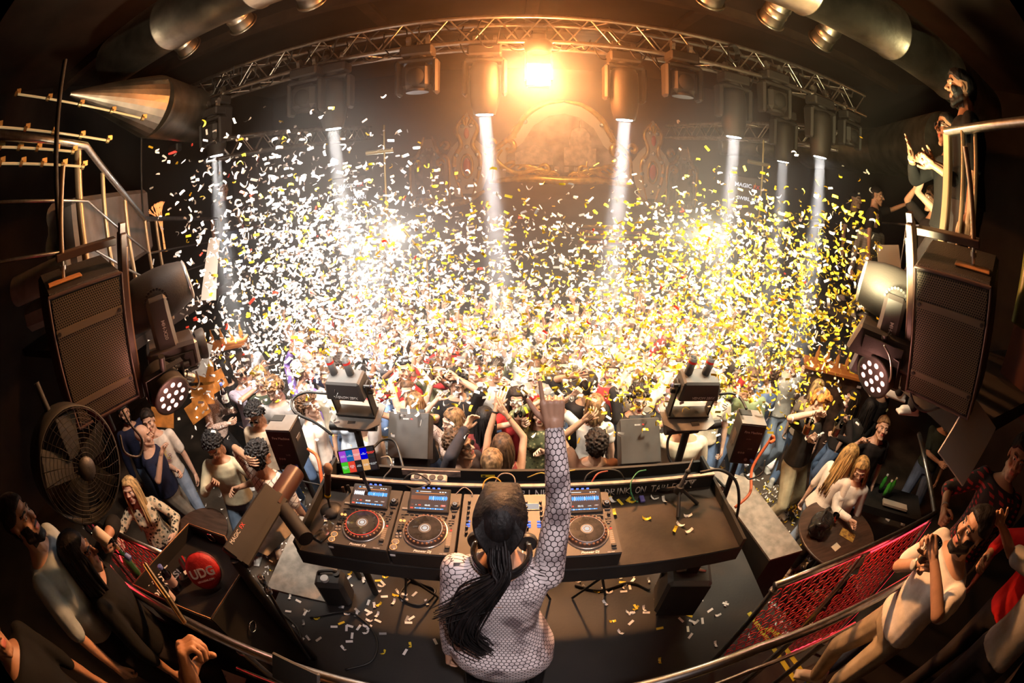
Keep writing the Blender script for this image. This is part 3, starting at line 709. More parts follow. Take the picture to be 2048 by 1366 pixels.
        if skirt:
            loft(mb, [(L(pel + T * .08 * s), .15 * s, .12 * s, Xb, Fb), (L(pel - U * .1 * s), .19 * s, .15 * s, X, F), (L(pel - U * .42 * s), .21 * s, .17 * s, X, F)])
        else:
            for H_, K, A, k in lg: chain(mb, [L(H_), L(H_ * .5 + K * .5), L(K), L(K * .5 + A * .5), L(A)], [.092 * s + g, .078 * s + g, .060 * s + g, .056 * s + g, .05 * s + g])
        v, f = remesh(mb, vox, 3); mesh_np('skirt' if skirt else 'trousers', [(v, f, 0)], [lm], e)
        sm_ = mat('shoe_%d' % int(sum(shoe) * 100), shoe, .5)
        for H_, K, A, k in lg:
            fy = yw + R(12 * k); M3 = Matrix((Vector((math.cos(fy), -math.sin(fy), 0)), Vector((math.sin(fy), math.cos(fy), 0)), U)).transposed() * s
            mesh_np('shoe', [(xf(SHOE[0], Matrix.Translation(L(Vector((A.x, A.y, ground + .004)))) @ M3.to_4x4()), SHOE[1], 0)], [sm_], e)
    info = dict(e=e, L=L, Mh=Mh, hc=hc, F=F, X=X, U=U, T=T, Fb=Fb, Xb=Xb, arms=arms, pel=pel, nb=nb, s=s, org=org, hm=hm, tm=tm, body=body, legs=lg)
    for ex in (extras or []): ex(info)
    return info
# small worn things (parts of the person)
def x_glasses(dark=False, white=False, up=0):
    def f(i):
        mb = MB(); fr = mat('spectacle_frame', (.03, .02, .015), .3) if not white else mat('white_frame', (.8, .78, .75), .3); ln = mat('sunglass_lens', (.01, .01, .012), .05, coat=1) if dark else glass('clear_lens')
        for s in (-1, 1):
            c = Vector((s * .031, .097, .009)); mb.tube([c + Vector((.023 * math.cos(a), 0, .019 * math.sin(a))) for a in [k * math.pi / 8 for k in range(16)]], .0026, 5, closed=True)
            mb.lathe([(.022, 0), (.022, .002)], c, (0, 1, 0), 16, mi=1); mb.cyl((s * .054, .095, .014), (s * .080, -.01, .012), .0025, n=5)
        mb.cyl((-.009, .098, .012), (.009, .098, .012), .0025, n=5)
        M = i['Mh'] @ (Matrix.Rotation(R(up), 4, 'X') if up else Matrix()); mb.v = [tuple(M @ Vector(p)) for p in mb.v]; mb.build('sunglasses' if dark else 'glasses', fr, ln, parent=i['e'])
    return f
def x_beard(col='dark', full=True):
    def f(i):
        for k in HEADS:
            pass
        v, fc, _ = HEADS[(0, 0)]; x, y, z = v[:, 0], v[:, 1], v[:, 2]; ax = np.abs(x)
        m = (y > -.005) & (z > -.130) & (y > .0 + (z < -.115) * .03) & ((z < np.where(ax > .052, -.004, np.where(ax > .030, -.062 + (ax - .030) * 1.6, -.074))) | ((ax < .026) & (z > -.048) & (z < -.036) & (y > .07)))
        n = v - np.array([0, 0, 0]); n = n / np.linalg.norm(n, axis=1)[:, None]; keep = m[fc].all(1); v2 = v + n * (np.where(m, .007, 0) * (1 if full else .5))[:, None]
        mesh_np('beard', [(xf(v2, i['Mh']), fc[keep], 0)], [HAIR[col]], i['e'])
    return f
def x_cap(col, name='baseball_cap', peak=True):
    def f(i):
        mb = MB(); mb.lathe([(.098, 0), (.100, .03), (.090, .07), (.06, .098), (.01, .108)], (0, -.012, .045), (0, -.05, 1), 24)
        if peak: mb.prism([(.085 * math.cos(a), .06 + .10 * math.sin(a)) for a in [R(t) for t in range(0, 181, 15)]] , .006, Matrix.Translation((0, .02, .045)) @ Matrix.Rotation(R(-12), 4, 'X'))
        mb.v = [tuple(i['Mh'] @ Vector((p[0], p[1], p[2]))) for p in mb.v]; mb.build(name, cloth('cap_' + name + str(int(col[0] * 100)), col), parent=i['e'])
    return f
def x_band(arm=1, col=(.02, .02, .02), name='wristband', r=.034, w=.02, face=None):
    def f(i):
        S, E, Wp, pose, k = i['arms'][arm]; d = (Wp - E).normalized(); c = i['L'](Wp - d * .035)
        b = MB().lathe([(r * .93, -w / 2), (r, -w / 2), (r, w / 2), (r * .93, w / 2)], c, d, 20, caps=False)
        o = b.build(name, mat('band_%d' % int(sum(col) * 97), col, .4), parent=i['e'])
        if face: n = (ray(1024, 683) * 0 - (Wp)).normalized(); n = (n - d * n.dot(d)).normalized(); MB().lathe([(.024, 0), (.026, .008), (.020, .011), (.001, .011)], c + n * (r * .95), n, 18).build('watch_face', mat('watch_face_%d' % int(sum(face) * 97), face, .3), parent=o)
    return f
def x_text(txt, size=.05, h=.36, col=INKW, back=False, dx=0):
    def f(i):
        fb = -i['Fb'] if back else i['Fb']; xb = -i['Xb'] if not back else i['Xb']
        c = i['pel'] + i['T'] * h * i['s'] + fb * (.148 * i['s']) + i['Xb'] * dx; M = Matrix((xb, i['T'], xb.cross(i['T']))).transposed().to_4x4(); M.translation = i['L'](c)
        MB().text(txt, M, size, ext=.012, bold=.001).build('shirt_print', col, parent=i['e'])
    return f
def held(i, arm, obj, off=(0, 0, 0)):
    S, E, Wp, pose, k = i['arms'][arm]; d = (Wp - E).normalized(); obj.location = Wp + d * .085 + Vector(off)
    return obj
# ------------------------------------------------------------------ DJ table
TZ = -1.76
tb = empty('dj_table', (0.05, 1.5, ZB), None, 'long black DJ table with a raised back board and chalk lettering', 'table')
def tl(p): return (p[0] - .05, p[1] - 1.5, p[2] - ZB)
TBL = mat('scuffed_black_tabletop', (.035, .027, .022), .35, nz=.5, ns=5, bump=.06, bs=40)
MB().box(tl((.05, 1.485, TZ - .02)), (2.36, .52, .04)).build('tabletop', TBL, parent=tb)
MB().box(tl((.05, 1.235, TZ - .06)), (2.40, .03, .11)).build('front_edge', BLKM, parent=tb)
MB().box(tl((.05, 1.752, TZ + .02)), (2.36, .018, .15)).box(tl((.05, 1.75, TZ + .10)), (2.36, .022, .012), mi=1).build('sign_board', BLKM, mat('worn_pale_edge', (.42, .36, .31), .6, nz=.3, ns=20), parent=tb)
MB().box(tl((.05, 1.86, TZ - .055)), (2.36, .2, .02)).build('cable_shelf', BLKM, parent=tb)
MB().box(tl((.05, 1.96, TZ - .03)), (2.36, .02, .13)).build('back_rim', BLKM, parent=tb)
for s in (-1, 1): MB().box(tl((.05 + s * 1.19, 1.60, TZ + .01)), (.02, .75, .11)).build('side_panel', BLKM, parent=tb)
for k in range(9):
    x = -.75 + k * .2; MB().cyl(tl((x, 1.34, TZ - .05)), tl((x + .22 * (-1) ** k, 1.62, ZB + .01)), .009, n=8).build('cross_leg', BLKM, parent=tb)
MB().cyl(tl((-1.0, 1.6, TZ - .05)), tl((-1.0, 1.6, ZB)), .025, n=12).cyl(tl((1.1, 1.6, TZ - .05)), tl((1.1, 1.6, ZB)), .025, n=12).build('support_legs', BLKM, parent=tb)
# hand-chalked warning on the board
CH = mat('chalk', (.62, .56, .50), .9)
def chalk(mb, strokes, x0, h, w=.006):
    for s in strokes: mb.tube([(x0 + p[0] * h, 0, p[1] * h) for p in s], w * .5, 5)
GL = {'N': [[(0, 0), (0, 1)], [(0, 1), (.5, 0)], [(.5, 0), (.5, 1)]], 'O': [[(.28 + .26 * math.cos(a), .5 + .48 * math.sin(a)) for a in [k * .45 for k in range(15)]]],
      'D': [[(0, 0), (0, 1), (.3, .9), (.5, .5), (.35, .1), (0, 0)]], 'R': [[(0, 0), (0, 1), (.35, .9), (.35, .6), (0, .5), (.45, 0)]], 'I': [[(.1, 0), (.1, 1)]], 'K': [[(0, 0), (0, 1)], [(.45, 1), (0, .45), (.5, 0)]],
      'T': [[(0, 1), (.6, 1)], [(.3, 1), (.3, 0)]], 'A': [[(0, 0), (.28, 1), (.55, 0)], [(.12, .4), (.45, .4)]], 'B': [[(0, 0), (0, 1), (.35, .9), (.3, .55), (0, .5), (.4, .35), (.35, .05), (0, 0)]], 'L': [[(0, 1), (0, 0), (.4, 0)]], 'E': [[(.45, 1), (0, 1), (0, 0), (.45, 0)], [(0, .5), (.35, .5)]], 'U': [[(0, 1), (0, .2), (.25, 0), (.5, .2), (.5, 1)]], ' ': []}
mb = MB(); x = .46
for ch in 'NO DRINK ON TABLE': chalk(mb, GL[ch], x, .050); x += .050 * (.40 if ch == 'I' else (.50 if ch == ' ' else .70))
for q in range(2):
    x0 = x + .02 + q * .05; mb.tube([(x0, 0, .065), (x0 + .045, 0, .065), (x0 + .024, 0, .02), (x0, 0, .065)], .004, 5); mb.tube([(x0 + .012, 0, .062), (x0 + .024, 0, .035), (x0 + .034, 0, .06)], .004, 5); mb.ball((x0 + .024, 0, .006), .005)
o = mb.build('chalk_lettering', CH, parent=tb); o.location = tl((-.02, 1.740, TZ + .012))
mb = MB(); x = -.02
for ch in ' DRINK': chalk(mb, GL[ch], x, .062); x += .062 * .7
o = mb.build('chalk_lettering', CH, parent=tb); o.location = tl((.0, 1.740, TZ + .012)); o.location.x -= .02

# ------------------------------------------------------------------ media players
DK = mat('deck_plate', (.050, .044, .040), .5, nz=.2, ns=10)
DKB = mat('deck_body', (.022, .019, .017), .4)
LEDO = emat('orange_key_light', (1.0, .36, .10), 2.2); LEDB = emat('blue_key_light', (.12, .2, 1.0), 2.0); LEDR = emat('red_key_light', (1, .05, .03), 2.5); LEDW = emat('white_ring_light', (1, .93, .88), .75); LEDG = emat('green_led', (.1, .9, .2), 1.5)
def screen_mat(name, seed, full):
    m = bpy.data.materials.new(name); m.use_nodes = True; N = m.node_tree.nodes; L = m.node_tree.links; N.clear()
    tc = N.new('ShaderNodeTexCoord'); sp = N.new('ShaderNodeSeparateXYZ'); L.new(tc.outputs['Object'], sp.inputs[0])
    e = N.new('ShaderNodeEmission'); o = N.new('ShaderNodeOutputMaterial'); L.new(e.outputs[0], o.inputs[0]); e.inputs[0].default_value = (.30, .17, .13, 1); e.inputs[1].default_value = .55
    return m
SCRB = screen_mat('deck_screen_backlight', 1, 1)
WAVE = emat('waveform_blue', (.10, .42, 1.0), 1.5); WAVW = emat('waveform_white', (.8, .9, 1.0), 1.7); SCT = emat('screen_text_white', (.95, .92, .88), 1.2); SCO = emat('screen_orange', (1, .35, .1), 1.2); SCRD = emat('screen_red', (1, .15, .08), 1.0)
JOG = mat('jog_platter', (.055, .050, .046), .16, .3, nz=.5, ns=18, coat=.6); JRING = mat('jog_rim_rubber', (.05, .028, .02), .35)
SIL = mat('silver_button', (.62, .56, .50), .25, .8)
def deck(x0, lab, ring, seed, time):
    rg = random.Random(seed); W_, D_, H_ = .329, .45, .11
    e = empty('media_player', (x0, 1.225, TZ), None, lab, 'DJ media player', 'media players on the DJ table')
    MB().box((W_ / 2, D_ / 2, H_ / 2), (W_ - .004, D_, H_), bev=.006).build('body', DKB, parent=e)
    MB().box((W_ / 2, D_ / 2 - .005, H_ + .002), (W_ - .008, D_ - .015, .005)).build('top_plate', DK, parent=e)
    z = H_ + .005
    # tilted screen
    sc = empty('display', (.062, .285, z), (R(14), 0, 0)); sc.parent = e
    MB().box((.10, .07, .006), (.222, .150, .014), bev=.004).build('bezel', DKB, parent=sc)
    mb = MB(); mb.box((.10, .068, .0135), (.200, .120, .001), mi=0)
    mb.box((.10, .083, .0145), (.198, .026, .0006), mi=5)
    for k in range(62):
        h = .005 + .011 * abs(math.sin(k * .9 + seed)) * rg.uniform(.6, 1); xx = .006 + k * .0031
        if seed == 1 and 18 < k < 26 or seed == 2 and k < 30 or (seed == 3 and k < 12): continue
        mb.box((xx, .083, .0152), (.0024, h * 2, .0005), mi=2 if (seed == 1 and k < 20) or k % 17 == 3 else 1)
    mb.box((.10, .112, .0148), (.16, .003, .0005), mi=4); mb.box((.03, .123, .0148), (.010, .008, .0005), mi=1); mb.box((.075, .123, .0148), (.06, .004, .0005), mi=3)
    for k in range(3): mb.box((.155 + k * .014, .122, .0148), (.009, .006, .0005), mi=3)
    for k in range(28): mb.box((.030 + k * .0055, .016, .0148), (.0045, .004 + .004 * rg.random(), .0005), mi=1 if k % 5 else 2)
    mb.box((.012, .016, .0148), (.016, .010, .0005), mi=6); mb.box((.012, .036, .0148), (.012, .010, .0005), mi=5); mb.box((.052, .036, .0148), (.014, .008, .0005), mi=6); mb.box((.178, .037, .0148), (.026, .011, .0005), mi=6 if seed == 2 else 5)
    M = Matrix.Translation((.094, .036, .0146)); mb.text(time, M, .013, mi=3, ext=.0005, bold=.0003); mb.text('A', Matrix.Translation((.033, .036, .0146)), .010, mi=3, ext=.0005)
    mb.text('128.0', Matrix.Translation((.178, .037, .0148)), .009, mi=3, ext=.0006); mb.text('-0.98%', Matrix.Translation((.142, .035, .0146)), .007, mi=3, ext=.0005)
    mb.build('screen', SCRB, WAVE, WAVW, SCT, SCO, mat('screen_dark', (.12, .07, .055), .3), SCRD, parent=sc)
    b = MB()
    for k in range(4): b.box((.06 + k * .028, .148, .010), (.013, .006, .008))
    b.build('hot_cue_lights', LEDB, parent=sc)
    # browse knob
    c = (.300, .335, z); k = MB().lathe([(.024, 0), (.024, .012), (.020, .016)], c, n=24).lathe([(.015, .016), (.014, .026), (.011, .027)], c, n=20).build('browse_knob', DKB, parent=e)
    MB().lathe([(.010, .0275), (.007, .0278)], c, n=16, caps=False).build('knob_ring', LEDW, parent=k)
    kb = MB()
    for dy in (.034, -.034): kb.box((c[0], c[1] + dy, z + .004), (.030, .012, .006), bev=.002)
    kb.build('browse_buttons', DK, parent=e)
    # platter
    jc = (.168, .150, z); jr = .103
    MB().lathe([(jr + .012, 0), (jr + .013, .003), (jr + .008, .004)], jc, n=64).build('jog_ring', mat('jog_ring_' + ring, (.8, .62, .48) if ring == 'warm' else (.75, .70, .64), .25, .8), parent=e)
    pts = [(jr + .004, .002), (jr + .002, .016), (jr - .014, .024)]
    j = MB().lathe(pts, jc, n=64).build('jog_wheel', JRING, parent=e)
    kn = MB()
    for q in range(28):
        a = 2 * math.pi * q / 28; kn.ball((jc[0] + (jr - .006) * math.cos(a), jc[1] + (jr - .006) * math.sin(a), z + .018), (.0085, .0085, .006), n=8, m=6)
    kn.build('grip_dimples', mat('jog_dimple', (.16, .07, .035), .25), parent=j)
    MB().lathe([(jr - .016, .0242), (jr - .016, .027)], jc, n=64).build('platter', JOG, parent=j)
    MB().lathe([(jr - .0155, .0245), (jr - .0145, .027), (jr - .0165, .0275)], jc, n=64, caps=False).build('platter_edge', LEDR if seed == 1 else mat('pale_edge', (.6, .55, .6), .3), parent=j)
    MB().lathe([(.032, .0272), (.032, .0278)], jc, n=32).build('platter_centre', mat('jog_centre', (.16, .15, .14), .25), parent=j)
    MB().lathe([(.023, .028), (.023, .0284), (.018, .0284)], jc, n=32, caps=False).lathe([(.012, .028), (.0118, .0284)], jc, n=24).build('centre_ring', LEDW, parent=j)
    # transport buttons
    for (x, y, m, nm) in ((.030, .062, LEDO, 'play_button'), (.026, .026, SIL, 'cue_button')):
        b = MB().lathe([(.017, 0), (.017, .006), (.014, .008)], (x, y, z), n=24).build(nm, SIL, parent=e)
        MB().lathe([(.0172, .004), (.0185, .004), (.0185, .006), (.0172, .006)], (x, y, z), n=24, caps=False).build('button_ring', LEDO, parent=b)
    mb = MB(DKB, LEDO, DK, SIL, LEDR)
    for q in range(8): mb.box((.052 + q * .028, .262, z + .003), (.020, .008, .005), mi=2 if q else 2, bev=.001)
    for (x, y) in ((.030, .098), (.048, .102), (.026, .118), (.044, .122)): mb.lathe([(.0075, 0), (.0075, .005), (.006, .006)], (x, y, z), n=12, mi=3)
    mb.box((.036, .145, z + .008), (.026, .020, .012), mi=0, bev=.002)
    for (x, y) in ((.028, .170), (.046, .172), (.028, .184), (.046, .186)): mb.box((x, y, z + .003), (.012, .007, .004), mi=2)
    for x in (.028, .047): mb.lathe([(.0078, 0), (.0078, .004), (.006, .005)], (x, .212, z), n=14, mi=1)
    for (x, y) in ((.284, .235), (.300, .235), (.284, .218), (.300, .218), (.290, .204)): mb.box((x, y, z + .003), (.013, .010, .004), mi=2)
    mb.lathe([(.009, 0), (.008, .016), (.006, .017)], (.300, .262, z), n=14); mb.lathe([(.007, 0), (.006, .014)], (.262, .250, z), n=12)
    mb.lathe([(.005, 0), (.005, .003)], (.296, .165, z), n=10, mi=4); mb.lathe([(.005, 0), (.005, .003)], (.296, .180, z), n=10)
    for (x, y) in ((.036, .240), (.030, .258), (.044, .258)): mb.box((x, y, z + .002), (.012, .005, .003), mi=2)
    mb.box((.034, .30, z + .003), (.03, .012, .005), mi=3)
    mb.build('control_buttons', parent=e) if False else mb.build('control_buttons', DKB, LEDO, DK, SIL, LEDR, parent=e)
    f = MB(DKB, mat('fader_slot', (.15, .11, .07), .5), INKW).box((.290, .092, z + .001), (.024, .120, .002), mi=1)
    for q in range(9): f.box((.290, .040 + q * .013, z + .0025), (.018, .0012, .001), mi=2)
    f = f.build('tempo_fader', DKB, mat('fader_slot', (.15, .11, .07), .5), INKW, parent=e)
    MB().box((.290, .055 if seed == 1 else .045, z + .009), (.024, .016, .014), bev=.002).build('fader_cap', BLK, parent=f)
    MB().text('Pioneer Dj', Matrix.Translation((.170, .017, z)), .020, ext=.0006, shear=.25, bold=.0004).text('CDJ-3000', Matrix.Translation((.272, .010, z)), .009, ext=.0005).build('logo_lettering', INKW, parent=e)
    MB().box((.022, -.003, .085), (.026, .004, .010)).build('front_label', INKW, parent=e)
    return e
deck(-.93, 'leftmost media player, blue waveform filling its screen, red line round the platter', 'cool', 1, '00:00')
deck(-.598, 'second media player from the left, half obscured waveform, beside the DJ head', 'warm', 2, '02:42')
deck(.20, 'media player right of the mixer behind the raised arm', 'warm', 3, '02:12')
# mixer
mx = empty('dj_mixer', (-.265, 1.225, TZ), None, 'black DJ mixer with rows of knobs partly hidden behind the head', 'mixer')
MB().box((.23, .225, .054), (.455, .45, .108), bev=.006).build('body', DKB, parent=mx); MB().box((.23, .22, .110), (.448, .435, .005)).build('top_plate', DK, parent=mx)
mb = MB(); md = MB(); z = .113
for c in range(6):
    for r_ in range(7):
        x, y = .04 + c * .075, .15 + r_ * .037; mb.lathe([(.008, 0), (.007, .014), (.005, .015)], (x, y, z), n=10)
for x in (.045, .35, .40):
    for y in (.20, .215, .235): md.box((x, y, z + .002), (.018, .007, .003))
mb.build('knobs', BLK, parent=mx); md.build('lit_buttons', LEDB, parent=mx)
mb = MB()
for c in range(4): mb.box((.08 + c * .08, .075, z), (.006, .10, .002)); mb.box((.08 + c * .08, .05 + .02 * c, z + .008), (.022, .012, .014), bev=.002)
mb.build('channel_faders', BLK, parent=mx)
MB().box((.37, .345, z + .002), (.085, .05, .004)).build('screen_frame', DKB, parent=mx); MB().box((.37, .345, z + .0045), (.074, .040, .001)).build('screen', emat('mixer_screen', (.7, .6, .55), .8), parent=mx)
mb = MB()
for x in (.088, .315): mb.box((x, .23, z + .001), (.003, .40, .002))
mb.build('divider_lines', SIL, parent=mx)

# ------------------------------------------------------------------ things on and around the table
ms = empty('microphone_stand', at(663, 1022, z=TZ), None, 'round black desk stand holding the microphone upright', 'microphone stand')
MB().lathe([(.068, 0), (.068, .012), (.045, .024), (.012, .030)], n=36).build('base', BLK, parent=ms); MB().cyl((0, 0, .03), (-.012, .03, .085), .007).build('stem', BLK, parent=ms)
p0 = Vector(ms.location) + Vector((-.012, .03, .08)); p1 = at(656, 925, z=TZ + .33)
ax = (p1 - p0).normalized(); mi_ = empty('microphone', p0, ax.to_track_quat('Z', 'Y').to_euler(), 'wireless microphone with pale mesh head and yellow ring at its base', 'microphone')
Lm = (p1 - p0).length * .72
MB().lathe([(.016, 0), (.018, .02), (.019, Lm * .5), (.020, Lm * .8), (.018, Lm)], n=24).build('handle', mat('mic_brown_black', (.05, .025, .018), .3), parent=mi_)
MB().lathe([(.019, Lm), (.026, Lm + .012), (.028, Lm + .035), (.020, Lm + .056), (.003, Lm + .064)], n=24).build('grille_head', mat('mic_mesh', (.42, .27, .19), .5, .4, bump=.8, bs=700), parent=mi_)
MB().lathe([(.0175, .012), (.0195, .013), (.0195, .028), (.0185, .029)], n=24, caps=False).build('yellow_ring', mat('yellow_tape', (.75, .55, .02), .5), parent=mi_)
MB().box((0, -.019, Lm * .6), (.008, .004, .04)).build('switch', BLK, parent=mi_)
# phone on the table
ph = empty('smartphone', at(650, 1063, z=TZ + .005), euler(0, 0, -22), 'smartphone lying face up with reflections left of the first deck', 'phone')
MB().box((0, 0, 0), (.078, .16, .010), bev=.004).build('body', BLK, parent=ph); MB().box((0, 0, .0056), (.070, .150, .001)).build('screen', mat('phone_glass', (.10, .09, .08), .06, .6, nz=.9, ns=30, coat=1), parent=ph)
# tablet
tp = at(716, 920, d=2.32); tt = empty('tablet', tp, euler(-27, -4.8, 14.8), 'tablet with two rows of coloured tiles clamped behind the left deck', 'tablet')
ws = .212; hs_ = .134
MB().box((0, 0, 0), (ws, .009, hs_), bev=.003).build('body', BLK, parent=tt)
mb = MB(); cols = [((.36, .06, .62), 'CDJ RED\nPROBLEM'), ((.01, .12, .36), 'CALL\nTECHNICIAN'), ((.85, .26, .24), 'MICROPHONE\nPROBLEM'), ((.0, .0, .62), 'MIC\nPROBLEM'), ((.03, .025, .025), 'STAY AWAY OF\nTHE MICRO'), ((.06, .52, .02), 'EMERGENCY\nOPERATION\nDOOR'), ((.75, .06, .03), 'STROBE\nPROBLEM\nONE'), ((.02, .015, .015), 'LIGHTS\nPROBLEM'), ((.72, .36, .12), 'DJ TABLE\nPROBLEM'), ((.03, .02, .02), 'SMOKE OR FIRE\nPROBLEM')]
cm = [emat('tile_%d' % i, c[0], 1.0) for i, c in enumerate(cols)]; tw = (ws - .016) / 5
for i, c in enumerate(cols):
    x = -ws / 2 + .008 + tw * (i % 5 + .5); z_ = hs_ / 4 * (1 if i < 5 else -1) * .92
    mb.box((x, -.0052, z_), (tw - .0006, .001, hs_ * .45), mi=i); M = Matrix.Translation((x, -.0058, z_)) @ Matrix.Rotation(R(90), 4, 'X')
    mb.text(c[1], M, .0062, mi=11 if i in (4,) else 10, ext=.0002)
mb.build('screen', *cm, emat('tile_text', (.9, .88, .85), 1.0), LEDR, parent=tt)
MB().box((0, .012, -hs_ / 2 - .01), (.03, .02, .05)).cyl((0, .012, -.08), (.02, .08, -.30), .010).build('clamp_arm', BLK, parent=tt)
tag(MB().tube(curve_pts([at(762, 915, d=2.3), at(778, 914, d=2.28), at(783, 935, d=2.26), at(768, 955, z=TZ + .08), at(772, 968, z=TZ + .07), at(800, 975, z=TZ + .06)], 8), .0035, 6).build('charging_cable', WHT), 'white charging cable plugged into the tablet', 'cable')
# power strip
ps = empty('power_strip', at(858, 957, Y=1.87), euler(12, 0, -1.5), 'white power strip with empty round sockets behind the second deck', 'power strip')
MB().box((0, 0, 0), (.22, .055, .035), bev=.008).build('housing', mat('dusty_white_plastic', (.50, .42, .37), .6, nz=.3, ns=30), parent=ps)
for k in range(4): MB().lathe([(.019, .0), (.019, .004), (.016, .0035)], (-.072 + k * .048, -.002, .017), n=20).build('socket', mat('socket_dark', (.04, .03, .025), .5), parent=ps)
tag(MB().box((0, 0, 0), (.46, .012, .10)).build('tape_patch', mat('torn_grey_tape', (.22, .18, .16), .8, nz=.6, ns=12)), 'torn grey tape patch on the rim behind the power strip', 'tape').location = at(862, 946, Y=1.945); bpy.data.objects['tape_patch'].scale = (.8, 1, .45)
tag(MB().box((0, 0, 0), (.085, .002, .018)).box((-.025, -.001, 0), (.02, .002, .012), mi=1).build('warning_sticker', mat('yellow_sticker', (.72, .52, .03), .5), BLK), 'yellow sticker on the black rim behind the DJ', 'sticker').location = at(976, 952, Y=1.948)
# black loose cables on the shelf
for i, (pts, m, lab, r) in enumerate((
    ([(800, 972), (815, 952), (835, 948), (860, 965), (830, 978), (805, 968)], RUB, 'tangle of black leads left of the power strip', .005),
    ([(965, 995), (968, 965), (985, 955), (1000, 962), (1010, 985)], mat('yellow_cable', (.7, .36, .03), .5), 'yellow signal cable rising behind the DJ head', .004),
    ([(985, 975), (1000, 950), (1020, 948), (1030, 960), (1028, 985)], mat('grey_cable', (.35, .27, .22), .5), 'grey signal cable with pink plug behind the DJ head', .004),
    ([(900, 1005), (915, 985), (930, 975), (945, 990), (925, 1005)], mat('grey_cable', (.3, .2, .2), .5), 'thin looped lead beside the second deck screen', .003),
    ([(1055, 955), (1080, 946), (1100, 948), (1150, 940)], mat('multicolour_cable', (.55, .42, .1), .5), 'bundle of thin coloured wires behind the raised arm', .004),
    ([(1165, 975), (1175, 950), (1200, 940), (1235, 942), (1250, 960)], RUB, 'black lead arching over the board right of the arm', .005),
    ([(1180, 970), (1195, 948), (1215, 942)], mat('red_plug_cable', (.5, .12, .08), .5), 'short lead with a red plug beside the right deck screen', .005),
    ([(1262, 990), (1262, 965), (1275, 945), (1292, 940)], mat('green_cable', (.05, .22, .10), .5), 'green network cable hanging over the chalked board', .004))):
    P = [Vector(at(p[0], p[1], z=TZ + .12 if (0 < k < len(pts) - 1) else TZ + .07)) for k, p in enumerate(pts)]
    tag(MB().tube(curve_pts(P, 6), r, 6).build('signal_cable', m), lab, 'cable')
o = tag(MB().tube(curve_pts([at(1262, 985, z=TZ + .05), at(1268, 1000, z=TZ + .01), at(1276, 1004, z=TZ + .01)], 5), .005, 6).box(at(1284, 998, z=TZ + .012), (.03, .05, .018), mi=1, bev=.004).build('network_plug', mat('green_cable', (.05, .22, .10), .5), mat('purple_plug', (.10, .09, .35), .4)), 'purple network plug lying on the table below the lettering', 'plug')
# mini tripod with arm
tr = empty('mini_tripod', at(1350, 1003, z=TZ), None, 'black mini tripod standing on the right of the table', 'tripod')
hub = Vector((0, 0, .10)); MB().lathe([(.028, -.02), (.032, 0), (.022, .025)], hub, n=24).build('hub', BLK, parent=tr)
for a in (-100, -20, 130):
    d_ = Vector((math.cos(R(a)), math.sin(R(a)), 0)); MB().cyl(hub + d_ * .02, d_ * .14 + Vector((0, 0, .008)), .010, .012, n=12).build('leg', BLK, parent=tr)
MB().cyl(hub + Vector((0, 0, .02)), (.05, .05, .19), .012).ball((.05, .05, .19), .018).cyl((.05, .05, .19), (.10, .12, .22), .008).build('ball_arm', BLK, parent=tr)
tag(MB().tube([at(735 + 3 * math.sin(k * 2.1), 968 - 2 * k * .4 + 2 * math.cos(k * 1.7), z=TZ + .02 + .01 * (k % 2)) + Vector((.012 * k, 0, 0)) for k in range(14)], .004, 5).build('bead_chain', BRASS), 'brass bead chain lying behind the leftmost deck', 'chain')
u = empty('usb_stick', at(700, 985, z=TZ + .115), euler(0, 0, 20), 'pair of black USB sticks standing in the leftmost deck', 'usb stick')
MB().box((0, 0, .03), (.018, .01, .06), bev=.003).build('stick_body', BLK, parent=u); MB().box((-.035, .01, .02), (.016, .012, .045), bev=.003).build('second_stick', mat('brown_plastic', (.08, .04, .02), .4), parent=u)

# ------------------------------------------------------------------ effect machines on poles in front of the table
def co2(lab, c, yaw, logo, mirror=1):
    e = empty('co2_jet_machine', c, euler(14, 0, yaw), lab, 'effect machine', 'twin-nozzle jet machines behind the DJ table'); e.scale = (1.15, 1.15, 1.15)
    MB().box((0, 0, 0), (.255, .17, .13), bev=.012, taper=(.88, .8)).build('housing', DGR, parent=e)
    for x in (-.075, .035):
        n = MB().lathe([(.024, 0), (.024, .11), (.020, .11), (.020, .02)], (x, .02, .06), (-.12 * mirror, .12, 1), 20, caps=False).build('nozzle', DGR, parent=e)
        MB().lathe([(.0245, .075), (.0245, .09)], (x, .02, .06), (-.12 * mirror, .12, 1), 20, caps=False).build('nozzle_band', INKR, parent=n)
    yk = MB()
    for s in (-1, 1): yk.box((s * .128, 0, -.11), (.012, .07, .25), bev=.004); 
    yk.box((0, 0, -.235), (.27, .09, .014)); yk.build('yoke', BLKM, parent=e)
    for s in (-1, 1): MB().lathe([(.018, 0), (.018, .02), (.012, .026)], (s * .134, 0, -.05), (s, 0, 0), 12).build('yoke_knob', BLK, parent=e)
    MB().prism([(-.17, -.08), (-.10, -.13), (.10, -.13), (.17, -.08), (.17, .08), (.10, .12), (-.10, .12), (-.17, .08)], .008, Matrix.Translation((0, 0, -.26))).build('base_plate', GREY, parent=e)
    M = Matrix.Translation((.02, -.086, -.03)) @ Matrix.Rotation(R(90 - 8), 4, 'X')
    mb = MB().text(logo, M, .024, ext=.001, shear=.1)
    if mirror > 0: mb.tube([(-.062, -.087, -.02), (-.056, -.087, -.038), (-.03, -.086, .005)], .0016, 4)
    mb.build('logo_lettering', INKW, parent=e)
    for k in range(3): MB().cyl((.12 * mirror, .02 * k - .02, .01 - .02 * k), (.16 * mirror, .02 * k - .02, .01 - .02 * k), .010, n=10).build('cable_plug', mat('blue_plug', (.05, .06, .28), .4) if k == 1 else BLK, parent=e)
    return e
